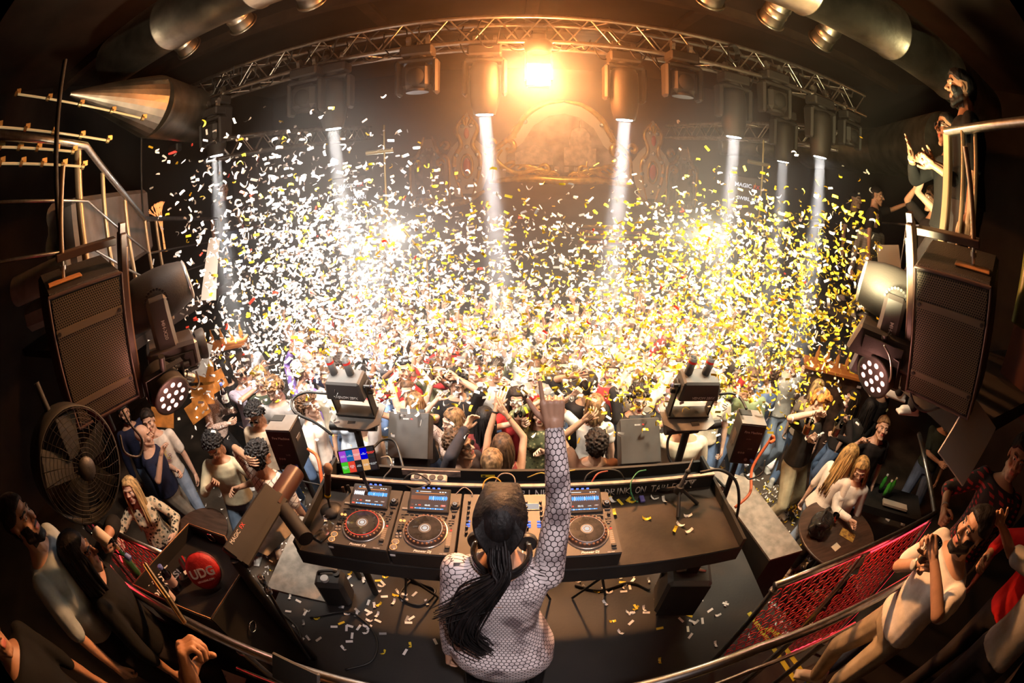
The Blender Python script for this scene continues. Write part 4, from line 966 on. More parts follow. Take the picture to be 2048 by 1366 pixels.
cl = co2('left twin-nozzle jet machine on a yoke, blue plug on its right side', at(694, 768, d=2.95), -3, 'VENOM 2BFX', 1)
cr = co2('right twin-nozzle jet machine on a yoke, blue plug on its left side', at(1396, 768, d=2.85), -4, 'VENOM 2BFX', -1)
def pole_stand(lab, top, foot, bar):
    e = empty('pole_stand', (0, 0, 0), None, lab, 'stand')
    MB().cyl(foot, top, .028, n=14).build('pole', BLKM, parent=e); MB().cyl(bar[0], bar[1], .034, n=16).build('cross_bar', BLK, parent=e)
    m = (Vector(bar[0]) + Vector(bar[1])) / 2; MB().lathe([(.045, -.03), (.045, .03)], m, Vector(bar[1]) - Vector(bar[0]), 16).build('bar_clamp', BLKM, parent=e); return e
a, b = Vector(cl.location), Vector(cr.location)
pole_stand('black pole and cross bar carrying the left jet machine', a + Vector((.0, 0, -.34)), (a.x + .02, a.y, ZF), (a + Vector((-.20, -.02, -.345)), a + Vector((.16, 0, -.345))))
pole_stand('grey-brown pole and cross bar carrying the right jet machine', b + Vector((.0, 0, -.34)), (b.x - .02, b.y, ZF), (b + Vector((-.18, -.02, -.345)), b + Vector((.26, 0, -.335))))
def fire(lab, c, yaw, plug=1):
    e = empty('fire_machine', c, euler(0, 0, yaw), lab, 'effect machine', 'tall black fire machines beside the DJ table')
    MB().box((0, 0, .165), (.19, .19, .33), bev=.006).build('housing', BLK, parent=e); MB().box((0, 0, .332), (.185, .185, .006)).build('top_lid', GREY if plug > 0 else BLK, parent=e)
    MB().box((-.045, .045, .337), (.09, .07, .006)).build('nozzle_plate', BLKM, parent=e)
    M = Matrix.Translation((.01, -.096, .27)) @ Matrix.Rotation(R(90), 4, 'X'); f_ = bpy
    MB().text('Fire Machine', M, .026, ext=.0008).build('logo_lettering', INKW, parent=e)
    mb = MB()
    mb.text('SEVEN', Matrix.Translation((-.01, -.096, .215)) @ Matrix.Rotation(R(90), 4, 'X'), .013, ext=.0006); mb.text('2105', Matrix.Translation((.025, -.096, .135)) @ Matrix.Rotation(R(90), 4, 'X'), .018, ext=.0006)
    for k in range(3): mb.lathe([(.008, 0), (.008, .003)], (-.05 + k * .018, -.095, .10), (0, -1, 0), 12)
    mb.lathe([(.013, 0), (.013, .004)], (.02, -.095, .045), (0, -1, 0), 16); mb.build('panel_print', mat('dim_print', (.25, .2, .17), .5), parent=e)
    lb = MB()
    for k in range(8): lb.box((-.096, -.01, .22 - k * .012), (.002, .08, .004))
    for k in range(2): lb.tube([(-.0965, -.03 + k * .04, .10), (-.0965, k * .04, .10), (-.0965, -.015 + k * .04, .125), (-.0965, -.03 + k * .04, .10)], .0012, 4)
    lb.build('safety_label', mat('dim_print', (.25, .2, .17), .5), parent=e)
    MB().cyl((.06, -.1, .05), (.09, -.15, .045), .014, n=12).build('power_plug', mat('blue_plug', (.05, .06, .28), .4), parent=e)
    MB().box((.097, 0, .22), (.004, .07, .03)).build('side_handle', GREY, parent=e)
    return e
fl = fire('left fire machine, tall black box with orange hose at its foot', (-1.50, 2.00, -1.80), 5, 1); fr_ = fire('right fire machine with pale lid, tall black box on a leaning pole', (1.61, 2.05, -1.80), -17, 1)
def pole(lab, a, b, r=.022, m=BLKM, nm='pole'): return tag(MB().cyl(a, b, r, n=14).build(nm, m), lab, 'pole')
pole('short leaning black pole under the left fire machine', (-1.47, 2.0, -1.82), (-1.15, 1.72, ZB)); pole('leaning black pole under the right fire machine', (1.60, 2.05, -1.82), (1.42, 1.75, ZB))
OR = mat('orange_hose', (.62, .13, .04), .45)
tag(MB().tube(curve_pts([at(616, 898, d=2.9), at(635, 915, d=2.8), at(643, 960, d=2.75), at(648, 1000, d=2.8), at(650, 1025, z=ZB + .02)], 8), .011, 8).build('gas_hose', OR), 'orange gas hose dropping from the left fire machine', 'hose')
tag(MB().tube(curve_pts([at(1541, 885, d=2.9), at(1548, 880, d=2.95), at(1546, 872, d=2.95), at(1540, 880, d=3.0), at(1505, 935, d=3.0), at(1500, 985, d=2.95), at(1470, 1015, d=2.9)], 8), .011, 8).build('gas_hose', OR), 'orange gas hose behind the right fire machine', 'hose')
def cable(lab, px, r=.010, nm='power_cable', m=RUB):
    return tag(MB().tube(curve_pts([at(p[0], p[1], d=p[2]) for p in px], 8), r, 7).build(nm, m), lab, 'cable')
cable('black cable arching left from the left jet machine', [(655, 787, 3.0), (610, 785, 3.05), (585, 800, 3.05), (590, 825, 3.0), (630, 845, 3.0), (665, 870, 3.0)])
cable('black cable from the right jet machine to the right fire machine', [(1438, 788, 3.0), (1465, 787, 3.0), (1482, 798, 3.0), (1493, 818, 2.9)])
cable('black cable looping below the right cross bar', [(1355, 852, 3.0), (1336, 880, 3.0), (1340, 920, 3.0), (1368, 945, 3.0), (1420, 950, 2.9), (1450, 975, 2.8)])
cable('black cable loop beside the left stage monitor', [(742, 900, 3.0), (765, 880, 3.1), (790, 884, 3.1), (805, 930, 3.0), (808, 950, 2.9)])
cable('thick black cables draped beyond the right end of the table', [(1400, 945, 2.6), (1440, 940, 2.6), (1470, 960, 2.65), (1478, 1000, 2.7), (1470, 1050, 2.8)])
cable('thin black cable loop under the left fire machine', [(590, 922, 3.0), (553 + 30, 930, 3.0), (560, 935, 3.0), (580, 955, 3.0), (640, 970, 2.9)], .006)
cable('dark cable swinging below the right fire machine', [(1530, 920, 2.9), (1525, 945, 2.9), (1500, 958, 2.9), (1488, 948, 2.9)], .006)

# stage monitors (flat dark panels beyond the rim)
def mon(lab, c, rot):
    e = empty('stage_monitor', c, rot, lab, 'speaker', 'flat black stage boxes beyond the table rim')
    MB().box((0, .13, 0), (.33, .26, .37), bev=.008).build('cabinet', DGR, parent=e); MB().box((0, -.003, 0), (.318, .006, .355)).build('front_panel', mat('monitor_panel', (.040, .033, .028), .5, nz=.2, ns=6), parent=e)
    MB().text('MAGIC', Matrix.Translation((-.02, -.008, .13)) @ Matrix.Rotation(R(90), 4, 'X'), .016, ext=.0006, bold=.0004).build('logo_lettering', INKW, parent=e)
    MB().text('FX', Matrix.Translation((.025, -.008, .13)) @ Matrix.Rotation(R(90), 4, 'X'), .016, ext=.0006, bold=.0004).build('logo_red', INKR, parent=e)
    MB().box((.02, .05, .20), (.20, .05, .03)).build('top_ledge', BLK, parent=e)
    MB().box((0, .2, -.35), (.28, .14, .4)).build('bracket', BLKM, parent=e)
mon('left flat black stage box with a small printed mark', (-.81, 2.62, -1.97), euler(-40, 1.9, 1.9)); mon('right flat black stage box with a small printed mark', (1.02, 2.60, -2.02), euler(-44, -5, -6))

# platform and equipment box at the right of the booth
pf = empty('equipment_platform', (2.1, 2.2, -2.62), None, 'long grey topped equipment case right of the DJ booth', 'case')
top = [at(1402, 925, z=-2.6), at(1500, 963, z=-2.6), at(1604, 1100, z=-2.6), at(1545, 1117, z=-2.6), at(1452, 990, z=-2.6)]
poly = [(1.78, 2.95), (2.26, 2.62), (2.40, 1.60), (2.04, 1.60), (1.90, 2.42)]
MB().prism([(x - 2.1, y - 2.2) for x, y in poly][::-1], .02, Matrix.Translation((0, 0, .0))).build('top_panel', mat('dusty_grey_top', (.20, .175, .145), .6, nz=.3, ns=14), parent=pf)
MB().prism([(x * .99 - 2.1 * .99, y - 2.2) for x, y in poly][::-1], -.0 + (-2.62 - ZF), Matrix.Translation((0, 0, -(-2.62 - ZF)))).build('case_body', BLKM, parent=pf)
pk = empty('equipment_platform', (-1.62, 1.85, ZB), None, 'grey panelled case left of the DJ table beneath the confetti cannon', 'case')
MB().box((0, 0, -.2), (.55, .85, .40)).build('case_body', BLKM, parent=pk); MB().box((0, 0, .01), (.54, .84, .02)).build('top_panel', mat('dusty_grey_top', (.20, .175, .145), .6, nz=.3, ns=14), parent=pk); MB().box((0, 0, (-2.73 - .4 - ZF) / -2 - .4), (.5, .8, -2.73 - .4 - ZF)).build('case_base', BLKM, parent=pk)
# junction box with cables
jb = empty('cable_box', at(1432, 965, z=-2.25), None, 'small grey junction box with cables right of the table end', 'box'); MB().box((0, 0, 0), (.12, .16, .07), bev=.006).build('housing', GREY, parent=jb); MB().box((0, 0, -.2), (.1, .1, .34)).build('stand', BLKM, parent=jb)

# confetti cannon arm on the left (tube above a long flat frame)
cn = empty('confetti_blower', (0, 0, 0), None, 'brown-black tube over a long flat frame slanting across the left of the booth', 'confetti blower')
A, B = at(590, 945, d=2.6), at(548, 1010, d=2.45)
MB().cyl(A, B, .062, n=28).build('tube', mat('brown_tube', (.07, .028, .018), .35), parent=cn)
f0, f1 = at(552, 985, d=2.45), at(470, 1118, d=2.25); dxx = (f1 - f0)
M = frame(dxx, z=-(f0 + f1) / 2, loc=(f0 + f1) / 2)
mb = MB(); mb.M = M; mb.box((0, 0, 0), (dxx.length, .16, .05), bev=.008).box((0, .02, .027), (dxx.length, .03, .008)); mb.build('flat_frame', BLKM, parent=cn)
mb = MB(); mb.M = M; mb.text('MAGIC', Matrix.Translation((.15, -.055, .026)) @ Matrix.Rotation(R(180), 4, 'Z'), .030, ext=.0008); mb.build('logo_lettering', INKW, parent=cn)
mb = MB(); mb.M = M; mb.text('FX', Matrix.Translation((.07, -.055, .026)) @ Matrix.Rotation(R(180), 4, 'Z'), .030, ext=.0008); mb.build('logo_red', INKR, parent=cn)
MB().cyl(at(565, 1015, d=2.45), at(612, 1078, d=2.25), .045, n=20).build('support_tube', BLKM, parent=cn)
g = [at(562, 1025, d=2.62), at(588, 1062, d=2.5), at(535, 1112, d=2.4), at(508, 1100, d=2.45)]
MB().quad(g).quad([p + Vector((0, .02, -.012)) for p in g][::-1]).build('side_panel', mat('dusty_grey_top', (.20, .175, .145), .6), parent=cn)
MB().cyl(f1, (f1.x, f1.y, ZB), .03, n=12).build('leg', BLKM, parent=cn)

# ------------------------------------------------------------------ left counter with the open tray
ct = empty('open_counter', (-1.7, .85, ZB), None, 'black open-topped counter with PLACE FOR printed inside, at the left of the booth', 'counter')
P5 = [(-1.92, 1.16), (-1.60, 1.15), (-1.37, .96), (-1.42, .60), (-2.06, .57)]
def c5(p, z): return (p[0] + 1.7, p[1] - .85, z - ZB)
SH_ = -1.80
for i in range(5):
    a, b = Vector((*P5[i], 0)), Vector((*P5[(i + 1) % 5], 0)); d_ = (b - a); n_ = Vector((-d_.y, d_.x, 0)).normalized() * .009
    mb = MB(); vs = []
    for z_ in (ZB, -1.70):
        for q in (a - n_, b - n_, b + n_, a + n_): vs.append(c5(q, z_))
    mb._add(vs, [(0, 3, 2, 1), (4, 5, 6, 7), (0, 1, 5, 4), (1, 2, 6, 5), (2, 3, 7, 6), (3, 0, 4, 7)]); mb.build('wall_panel', BLKM, parent=ct)
    MB().tube([c5(a, -1.698), c5(b, -1.698)], .003, 5).build('edge_line', mat('worn_gold_edge', (.45, .22, .10), .4), parent=ct)
MB().prism([c5(p, 0)[:2] for p in P5][::-1], .015, Matrix.Translation((0, 0, SH_ - ZB))).build('inner_shelf', BLK, parent=ct)
MB().lathe([(.035, 0), (.042, .004), (.035, .008)], c5((-1.74, 1.144), -1.75), (0, -1, 0), 24, caps=False).lathe([(.035, 0), (.042, .004), (.035, .008)], c5((-1.385, .76), -2.0), (1, 0, 0), 24, caps=False).build('grommet', CHROME, parent=ct)
def lettering_on_shelf():
    mb = MB(); d_ = Vector((at(345, 1122, z=SH_) - at(285, 1187, z=SH_)).normalized()); M = frame(d_, z=(0, 0, 1), loc=c5(at(312, 1148, z=SH_ + .02)[:2], SH_ + .018))
    for k, t_ in enumerate(('PLACE', 'FOR', 'DRINKS!')): mb.text(t_, M @ Matrix.Translation((0, -.065 * k, 0)), .074, ext=.0008, bold=.0018)
    mb.build('printed_lettering', mat('bright_white_print', (.85, .83, .8), .5), parent=ct)
lettering_on_shelf()
# red round bag
bg = empty('headphone_bag', at(425, 1165, z=SH_ + .02), euler(0, 0, 18), 'round red zip bag with white lettering in the counter tray', 'bag')
RED = mat('red_nylon', (.34, .008, .008), .6, bump=.3, bs=60)
mb = MB(); mb.M = Matrix.Scale(.82, 4); mb.lathe([(.01, -.05), (.10, -.048), (.125, -.03), (.13, 0), (.125, .03), (.10, .048), (.01, .052)], (0, 0, .135), (.35, -1, .55), 36); mb.build('shell', RED, parent=bg)
mb = MB(); mb.M = Matrix.Scale(.82, 4); mb.lathe([(.131, -.006), (.134, 0), (.131, .006)], (0, 0, .135), (.35, -1, .55), 36, caps=False); mb.build('zip', BLK, parent=bg)
q = Vector((.35, -1, .55)).normalized(); M = frame(Vector((1, .35, 0)), z=q, loc=Vector((0, 0, .135)) * .82 + q * .0445)
MB().text('UDG', M, .072, ext=.001, bold=.002).text('UDGGEAR.COM', M @ Matrix.Translation((0, -.045, 0)), .015, ext=.0008).build('logo_lettering', mat('pale_print', (.8, .62, .55), .5), parent=bg)
# water bottles
def bottle(lab, p, h=.2, r=.031, col=(.75, .8, .9), cap=(.10, .14, .42), label=None, rot=None, glassm=None, capn='screw_cap'):
    e = empty('bottle', p, rot, lab, 'bottle'); g_ = glassm or glass('clear_plastic', col)
    MB().lathe([(.3 * r, 0), (r, .006), (r, h * .35), (r * .92, h * .4), (r, h * .45), (r, h * .68), (r * .45, h * .86), (r * .42, h * .95)], n=20).build('bottle_body', g_, parent=e)
    MB().lathe([(r * .5, h * .93), (r * .52, h * 1.03), (r * .4, h * 1.04)], n=16).build(capn, mat('cap_%d' % int(sum(cap) * 1000), cap, .4), parent=e)
    if label: MB().lathe([(r * 1.02, h * .25), (r * 1.02, h * .6)], n=20, caps=False).build('paper_label', mat('lab_%d' % int(sum(label) * 100), label, .7), parent=e)
    return e
bottle('blue-capped water bottle nearest the red bag', at(356, 1178, z=SH_ + .02), label=(.35, .25, .25)); bottle('blue-capped water bottle in the middle of the tray, by the lettering', at(340, 1193, z=SH_ + .02)); bottle('blue-capped water bottle nearest the raised phone', at(352, 1208, z=SH_ + .02), label=(.5, .4, .38))
GRN = mat('green_bottle_glass', (.03, .09, .03), .08, coat=1)
for (px, py, lab) in ((250, 1178, 'gold-capped wine bottle standing at the counter corner'), (283, 1158, 'second gold-capped wine bottle, nearer the lettering')):
    e = bottle(lab, at(px, py, z=-1.88), h=.30, r=.036, glassm=GRN, cap=(.45, .26, .06))
# cordless torch / tool
tl_ = empty('cordless_drill', at(378, 1140, z=SH_ + .03), euler(0, 0, -30), 'dark cordless tool with red stripe lying in the tray', 'tool')
MB().box((0, 0, .03), (.17, .06, .06), bev=.02).box((.06, -.04, .03), (.05, .09, .05), bev=.015).build('body', BLK, parent=tl_); MB().box((.0, .015, .062), (.12, .012, .004)).build('red_stripe', RED, parent=tl_); MB().box((.07, -.02, .062), (.03, .03, .003)).build('button_panel', INKW, parent=tl_)
# jerry can, floor speaker
jc_ = empty('jerry_can', at(655, 1150, z=ZB + .32) * 1, euler(0, 0, 8), 'black jerry can with white cap beneath the left of the table', 'canister'); jc_.location.z = ZB
MB().box((0, 0, .15), (.22, .17, .30), bev=.03).build('body', BLK, parent=jc_); MB().lathe([(.03, 0), (.03, .025)], (-.02, -.03, .30), n=18).build('white_cap', WHT, parent=jc_); MB().lathe([(.024, 0), (.024, .02)], (.06, .02, .30), n=18).build('black_cap', BLK, parent=jc_)
MB().tube(curve_pts([(-.08, .02, .295), (-.06, .02, .33), (.03, .03, .335), (.07, .04, .30)], 5), .012, 8).build('handle', BLK, parent=jc_)
fs = empty('floor_speaker', (1.12, 1.42, ZB + .33), euler(0, 0, -12), 'dark speaker hanging under the right end of the table', 'speaker')
MB().box((0, 0, 0), (.30, .26, .42), bev=.03).build('cabinet', DGR, parent=fs); MB().box((0, -.132, 0), (.27, .006, .38)).build('grille', BLKM, parent=fs); MB().tube(curve_pts([(-.1, -.02, .21), (0, -.02, .235), (.1, -.02, .21)], 5), .012, 8).build('handle', ALU, parent=fs); MB().box((0, 0, .27), (.08, .08, .13)).build('bracket', BLKM, parent=fs)
for k, (pts, lab) in enumerate((([(620, 1235), (700, 1225), (750, 1270), (745, 1320), (690, 1340)], 'black cable loop on the booth floor at lower left'), ([(830, 1150), (800, 1190), (840, 1210), (870, 1180), (820, 1160), (800, 1145)], 'coil of black cable on the floor left of the DJ'), ([(1150, 1170), (1200, 1180), (1260, 1165), (1300, 1180)], 'black cable lying on the floor right of the DJ'), ([(480, 1210), (540, 1215), (590, 1250), (610, 1300)], 'yellowish glinting cable from the counter to the floor'))):
    tag(MB().tube(curve_pts([at(p[0], p[1], z=ZB + .015) for p in pts], 8), .009, 7).build('floor_cable', RUB), lab, 'cable')
mc = empty('cable_connector', at(520, 1150, d=2.2), None, 'bright metal connector with cable beside the counter', 'connector')
d_ = at(542, 1190, d=2.3) - at(520, 1148, d=2.2); MB().lathe([(.012, 0), (.02, .01), (.02, .05), (.014, .055), (.014, .09), (.02, .1), (.02, .13), (.010, .14)], (0, 0, 0), d_, 16).build('metal_plug', CHROME, parent=mc); MB().cyl(d_.normalized() * .13, d_.normalized() * .75, .009).build('lead', RUB, parent=mc)
# ------------------------------------------------------------------ PA speakers either side
def grille_mat():
    m = bpy.data.materials.new('perforated_grille'); m.use_nodes = True; N = m.node_tree.nodes; L = m.node_tree.links; b = N['Principled BSDF']
    tc = N.new('ShaderNodeTexCoord'); mp = N.new('ShaderNodeMapping'); mp.inputs['Scale'].default_value = (78, 0, 45 * 1.0); L.new(tc.outputs['Object'], mp.inputs[0])
    def dots(off):
        a = N.new('ShaderNodeVectorMath'); a.operation = 'ADD'; a.inputs[1].default_value = off; L.new(mp.outputs[0], a.inputs[0])
        f = N.new('ShaderNodeVectorMath'); f.operation = 'FRACTION'; L.new(a.outputs[0], f.inputs[0])
        s = N.new('ShaderNodeVectorMath'); s.operation = 'SUBTRACT'; s.inputs[1].default_value = (.5, 0, .5); L.new(f.outputs[0], s.inputs[0])
        k = N.new('ShaderNodeVectorMath'); k.operation = 'MULTIPLY'; k.inputs[1].default_value = (1, 0, 1.73); L.new(s.outputs[0], k.inputs[0])
        l = N.new('ShaderNodeVectorMath'); l.operation = 'LENGTH'; L.new(k.outputs[0], l.inputs[0]); return l.outputs['Value']
    mn = N.new('ShaderNodeMath'); mn.operation = 'MINIMUM'; L.new(dots((0, 0, 0)), mn.inputs[0]); L.new(dots((.5, 0, .5)), mn.inputs[1])
    lt = N.new('ShaderNodeMath'); lt.operation = 'GREATER_THAN'; lt.inputs[1].default_value = .36; L.new(mn.outputs[0], lt.inputs[0])
    mx = N.new('ShaderNodeMix'); mx.data_type = 'RGBA'; mx.inputs[6].default_value = (.003, .003, .003, 1); mx.inputs[7].default_value = (.16, .125, .085, 1); L.new(lt.outputs[0], mx.inputs[0]); L.new(mx.outputs[2], b.inputs['Base Color'])
    b.inputs['Roughness'].default_value = .45; b.inputs['Metallic'].default_value = .3; return m
GRL = grille_mat()
def pa(lab, c, rot, mir):
    e = empty('pa_speaker', c, rot, lab, 'speaker'); W_, D_, H_ = .44, .38, .66
    MB().box((0, 0, 0), (W_, D_, H_), bev=.02).build('cabinet', mat('textured_black_cabinet', (.020, .017, .016), .5, bump=.5, bs=160), parent=e)
    g = MB().box((0, -D_ / 2 - .004, 0), (W_ - .05, .010, H_ - .05), bev=.003).build('grille', GRL, parent=e)
    MB().box((0, -D_ / 2 - .011, .155), (W_ - .05, .004, .035)).box((0, -D_ / 2 - .011, -.20), (W_ - .05, .004, .03)).build('grille_bar', mat('plain_bar', (.12, .09, .06), .5), parent=g)
    b = MB()
    for x in (-.18, .18):
        for z in (.155, -.20): b.lathe([(.010, 0), (.010, .004)], (x, -D_ / 2 - .013, z), (0, -1, 0), 12)
    b.build('grille_bolts', BLK, parent=g)
    fr = MB(); w, h = W_ / 2 - .01, H_ / 2 - .01
    for (a, q) in (((-w, h), (w, h)), ((w, h), (w, -h)), ((w, -h), (-w, -h)), ((-w, -h), (-w, h))): fr.cyl((a[0], -D_ / 2 - .004, a[1]), (q[0], -D_ / 2 - .004, q[1]), .008, n=8)
    fr.build('front_lip', mat('lip', (.08, .05, .045), .35), parent=e)
    # bracket: brown steel U round the cabinet on the inner side
    s = mir; br = MB().box((s * (W_ / 2 + .045), -.06, .03), (.035, .08, H_ + .22), bev=.004).box((s * .05, -.06, H_ / 2 + .11), (.35, .05, .035), bev=.003).box((s * (W_ / 2 + .045), -.06, H_ / 2 + .15), (.03, .04, .07)).box((s * .1, -.06, -H_ / 2 - .06), (.30, .06, .03)).build('bracket', BRN, parent=e)
    MB().box((s * (W_ / 2 + .068), -.06, .0), (.012, .05, H_ + .14)).build('bracket_edge', mat('raw_bracket_edge', (.22, .13, .07), .5), parent=br)
    MB().cyl((-s * .09, -.06, H_ / 2), (-s * .09, -.06, H_ / 2 + .13), .010).lathe([(.018, 0), (.018, .02)], (-s * .09, -.06, H_ / 2 + .05), (0, 0, 1), 12).build('eye_bolt', ALU, parent=e)
    MB().box((-s * .09, -.08, H_ / 2 + .008), (.20, .05, .012), bev=.005).build('top_wood_block', mat('orange_wood', (.45, .2, .07), .5), parent=e)
    MB().cyl((-s * .09, -.06, H_ / 2 + .12), (-s * .09, -.06, H_ / 2 + .50), .014).build('suspension_tube', mat('warm_post', (.45, .32, .20), .35, .8), parent=e)
    return e
pa('left loudspeaker with perforated grille, tilted down toward the DJ', (-2.02, 1.07, -.46), euler(13.2, 4.5, 72), 1)
pa('right loudspeaker with perforated grille, tilted down toward the DJ', (2.02, .98, -.36), euler(20.5, -7.6, -72.3), -1)
# side moving heads (big) with bases, rig pipe, PAR lights
def big_head(lab, c, yaw, lensang, mir):
    e = empty('moving_head_light', c, euler(0, 0, yaw), lab, 'stage light')
    MB().box((0, 0, -.36), (.34, .26, .14), bev=.02, taper=(.9, .85)).build('base', mat('glossy_grey_black', (.06, .052, .055), .3, bump=.05, bs=90), parent=e)
    MB().box((0, -.128, -.36), (.22, .02, .07)).cyl((-.1, -.16, -.36), (.1, -.16, -.36), .016).build('base_handle', BLK, parent=e)
    MB().box((0, 0, -.275), (.30, .16, .05), bev=.015).build('yoke_bridge', HEADB, parent=e)
    for s in (-1, 1):
        a = MB().box((0, s * .165, -.12), (.145, .055, .34), bev=.022, taper=(.92, 1)).build('yoke_arm', mat('yoke_grey', (.075, .066, .066), .42), parent=e)
        if s < 0: MB().text('MH-X20', Matrix.Translation((.01, -.196, -.13)) @ Matrix.Rotation(R(90), 4, 'X') @ Matrix.Rotation(R(-90), 4, 'Z'), .030, ext=.0008, bold=.0006).build('logo_lettering', INKW, parent=a)
        g = MB()
        for k in range(12): g.cyl((.07 * math.cos(R(k * 15)), s * .194, .02 + .07 * math.sin(R(k * 15))), (.07 * math.cos(R(k * 15)), s * .186, .02 + .07 * math.sin(R(k * 15))), .008, n=8)
        g.build('tilt_gear', BLK, parent=a)
    q = Vector((math.cos(R(lensang)), 0, math.sin(R(lensang)))); o = Vector((0, 0, .02))
    MB().lathe([(.07, -.24), (.135, -.20), (.15, -.10), (.15, .04), (.14, .12), (.118, .21), (.108, .22)], o, q * mir if False else Vector((q.x * mir, 0, q.z)), 36).build('head_shell', HEADB, parent=e)
    qq = Vector((q.x * mir, 0, q.z)); r = MB().lathe([(.112, .215), (.118, .225), (.100, .235), (.092, .225)], o, qq, 36, caps=False).build('lens_ring', mat('pale_lens_ring', (.55, .52, .50), .25, .6), parent=e)
    MB().lathe([(.096, .222), (.06, .235), (.01, .24)], o, qq, 30).build('lens', LENS_OFF, parent=e)
    return e
big_head('large dark moving head behind the left loudspeaker, lens facing the crowd', at(312, 600, d=2.55), 50, 8, 1)
big_head('large dark moving head beside the right loudspeaker, pale ring toward the crowd', at(1790, 600, d=2.45), -53, 4, -1)
e = empty('effect_light', at(345, 705, d=2.55), euler(0, 4, 50), 'grey glossy light base with carry handle under the left moving head', 'stage light')
MB().box((0, 0, 0), (.32, .26, .15), bev=.02).build('housing', mat('glossy_grey_black', (.06, .052, .055), .3), parent=e); MB().cyl((-.10, -.16, -.04), (.08, -.16, -.04), .020).box((0, -.135, -.02), (.24, .02, .08)).build('handle', BLK, parent=e); MB().lathe([(.08, 0), (.09, .05), (.085, .06)], (.16, 0, .0), (1, 0, 0), 26).build('side_disc', DGR, parent=e)
e = empty('control_box', at(1768, 685, d=2.4), euler(0, 0, -53), 'dark angular light base under the right moving head', 'stage light')
MB().box((0, 0, 0), (.42, .26, .16), bev=.02, taper=(.8, .9)).build('housing', HEADB, parent=e); MB().box((0, -.135, 0), (.24, .02, .07)).build('handle_recess', BLK, parent=e)
def par(lab, c, to, cable_side):
    to = Vector(to); d_ = (to - Vector(c)).normalized(); e = empty('led_spotlight', c, (-d_).to_track_quat('Y', 'Z').to_euler(), lab, 'stage light', 'round twelve-lamp LED spotlights')
    MB().lathe([(.06, -.20), (.10, -.18), (.115, -.12), (.12, .0), (.122, .01), (.108, .012)], (0, 0, 0), (0, -1, 0), 32).build('can', HEADB, parent=e)
    MB().lathe([(.106, .0), (.104, .006)], (0, 0, 0), (0, -1, 0), 32).build('front_plate', mat('par_plate', (.05, .02, .022), .3), parent=e)
    for k in range(12):
        a, r = (R(k * 40), .075) if k < 9 else (R((k - 9) * 120 + 20), .030)
        o = Vector((r * math.cos(a), -.008, r * math.sin(a))); l = MB().lathe([(.0165, 0), (.015, .005), (.009, .008)], o, (0, -1, 0), 14).build('lamp', emat('par_led_rose', (1.0, .50, .42), 3.2), parent=e)
    mb = MB()
    for s in (-1, 1): mb.box((s * .128, .06, .05), (.006, .03, .16))
    mb.box((0, .06, .13), (.26, .03, .006)).cyl((0, .06, .13), (0, .06, .22), .018).build('yoke', BLK, parent=e)
    return e
par('round spotlight with twelve rosy lamps below the left moving head', at(343, 790, d=2.35), (.4, .6, -2.0), 1)
par('round spotlight with twelve rosy lamps below the right moving head', at(1748, 752, d=2.35), (-.6, .9, -1.7), -1)
light('par_glow_left', 'POINT', at(352, 800, d=2.2), 3, (1, .4, .3), size=.05); light('par_glow_right', 'POINT', at(1735, 760, d=2.2), 3, (1, .4, .3), size=.05)
for k, (p, q, lab) in enumerate(((at(345, 745, d=2.4), at(385, 755, d=2.5), 'short rig pipe with clamps above the left round spotlight'), (at(1735, 712, d=2.4), at(1775, 700, d=2.4), 'short rig pipe with clamps above the right round spotlight'))):
    e = empty('rig_pipe', p, None, lab, 'pipe'); MB().cyl((0, 0, 0), q - p, .028, n=16).build('pipe', ALU, parent=e)
    for t in (.2, .7): MB().lathe([(.036, -.02), (.036, .02)], (q - p) * t, q - p, 12).box((q - p) * t + Vector((0, 0, .05)), (.03, .03, .05)).build('clamp', CHROME, parent=e)
cable('black cable loop hanging by the left round spotlight', [(392, 742, 2.4), (398, 765, 2.4), (390, 778, 2.35), (375, 770, 2.35), (370, 755, 2.4)], .006)
cable('steel safety cable beside the right round spotlight', [(1768, 690, 2.2), (1780, 715, 2.2), (1782, 750, 2.25), (1775, 770, 2.3)], .006, 'safety_cable', STEEL)
cable('black cables hanging below the left loudspeaker', [(245, 820, 2.2), (262, 850, 2.2), (284, 880, 2.25), (278, 912, 2.25), (250, 905, 2.2), (240, 870, 2.2)], .007)
cable('cable loops below the right loudspeaker', [(1820, 785, 2.3), (1830, 810, 2.3), (1850, 822, 2.3), (1880, 815, 2.3)], .007)
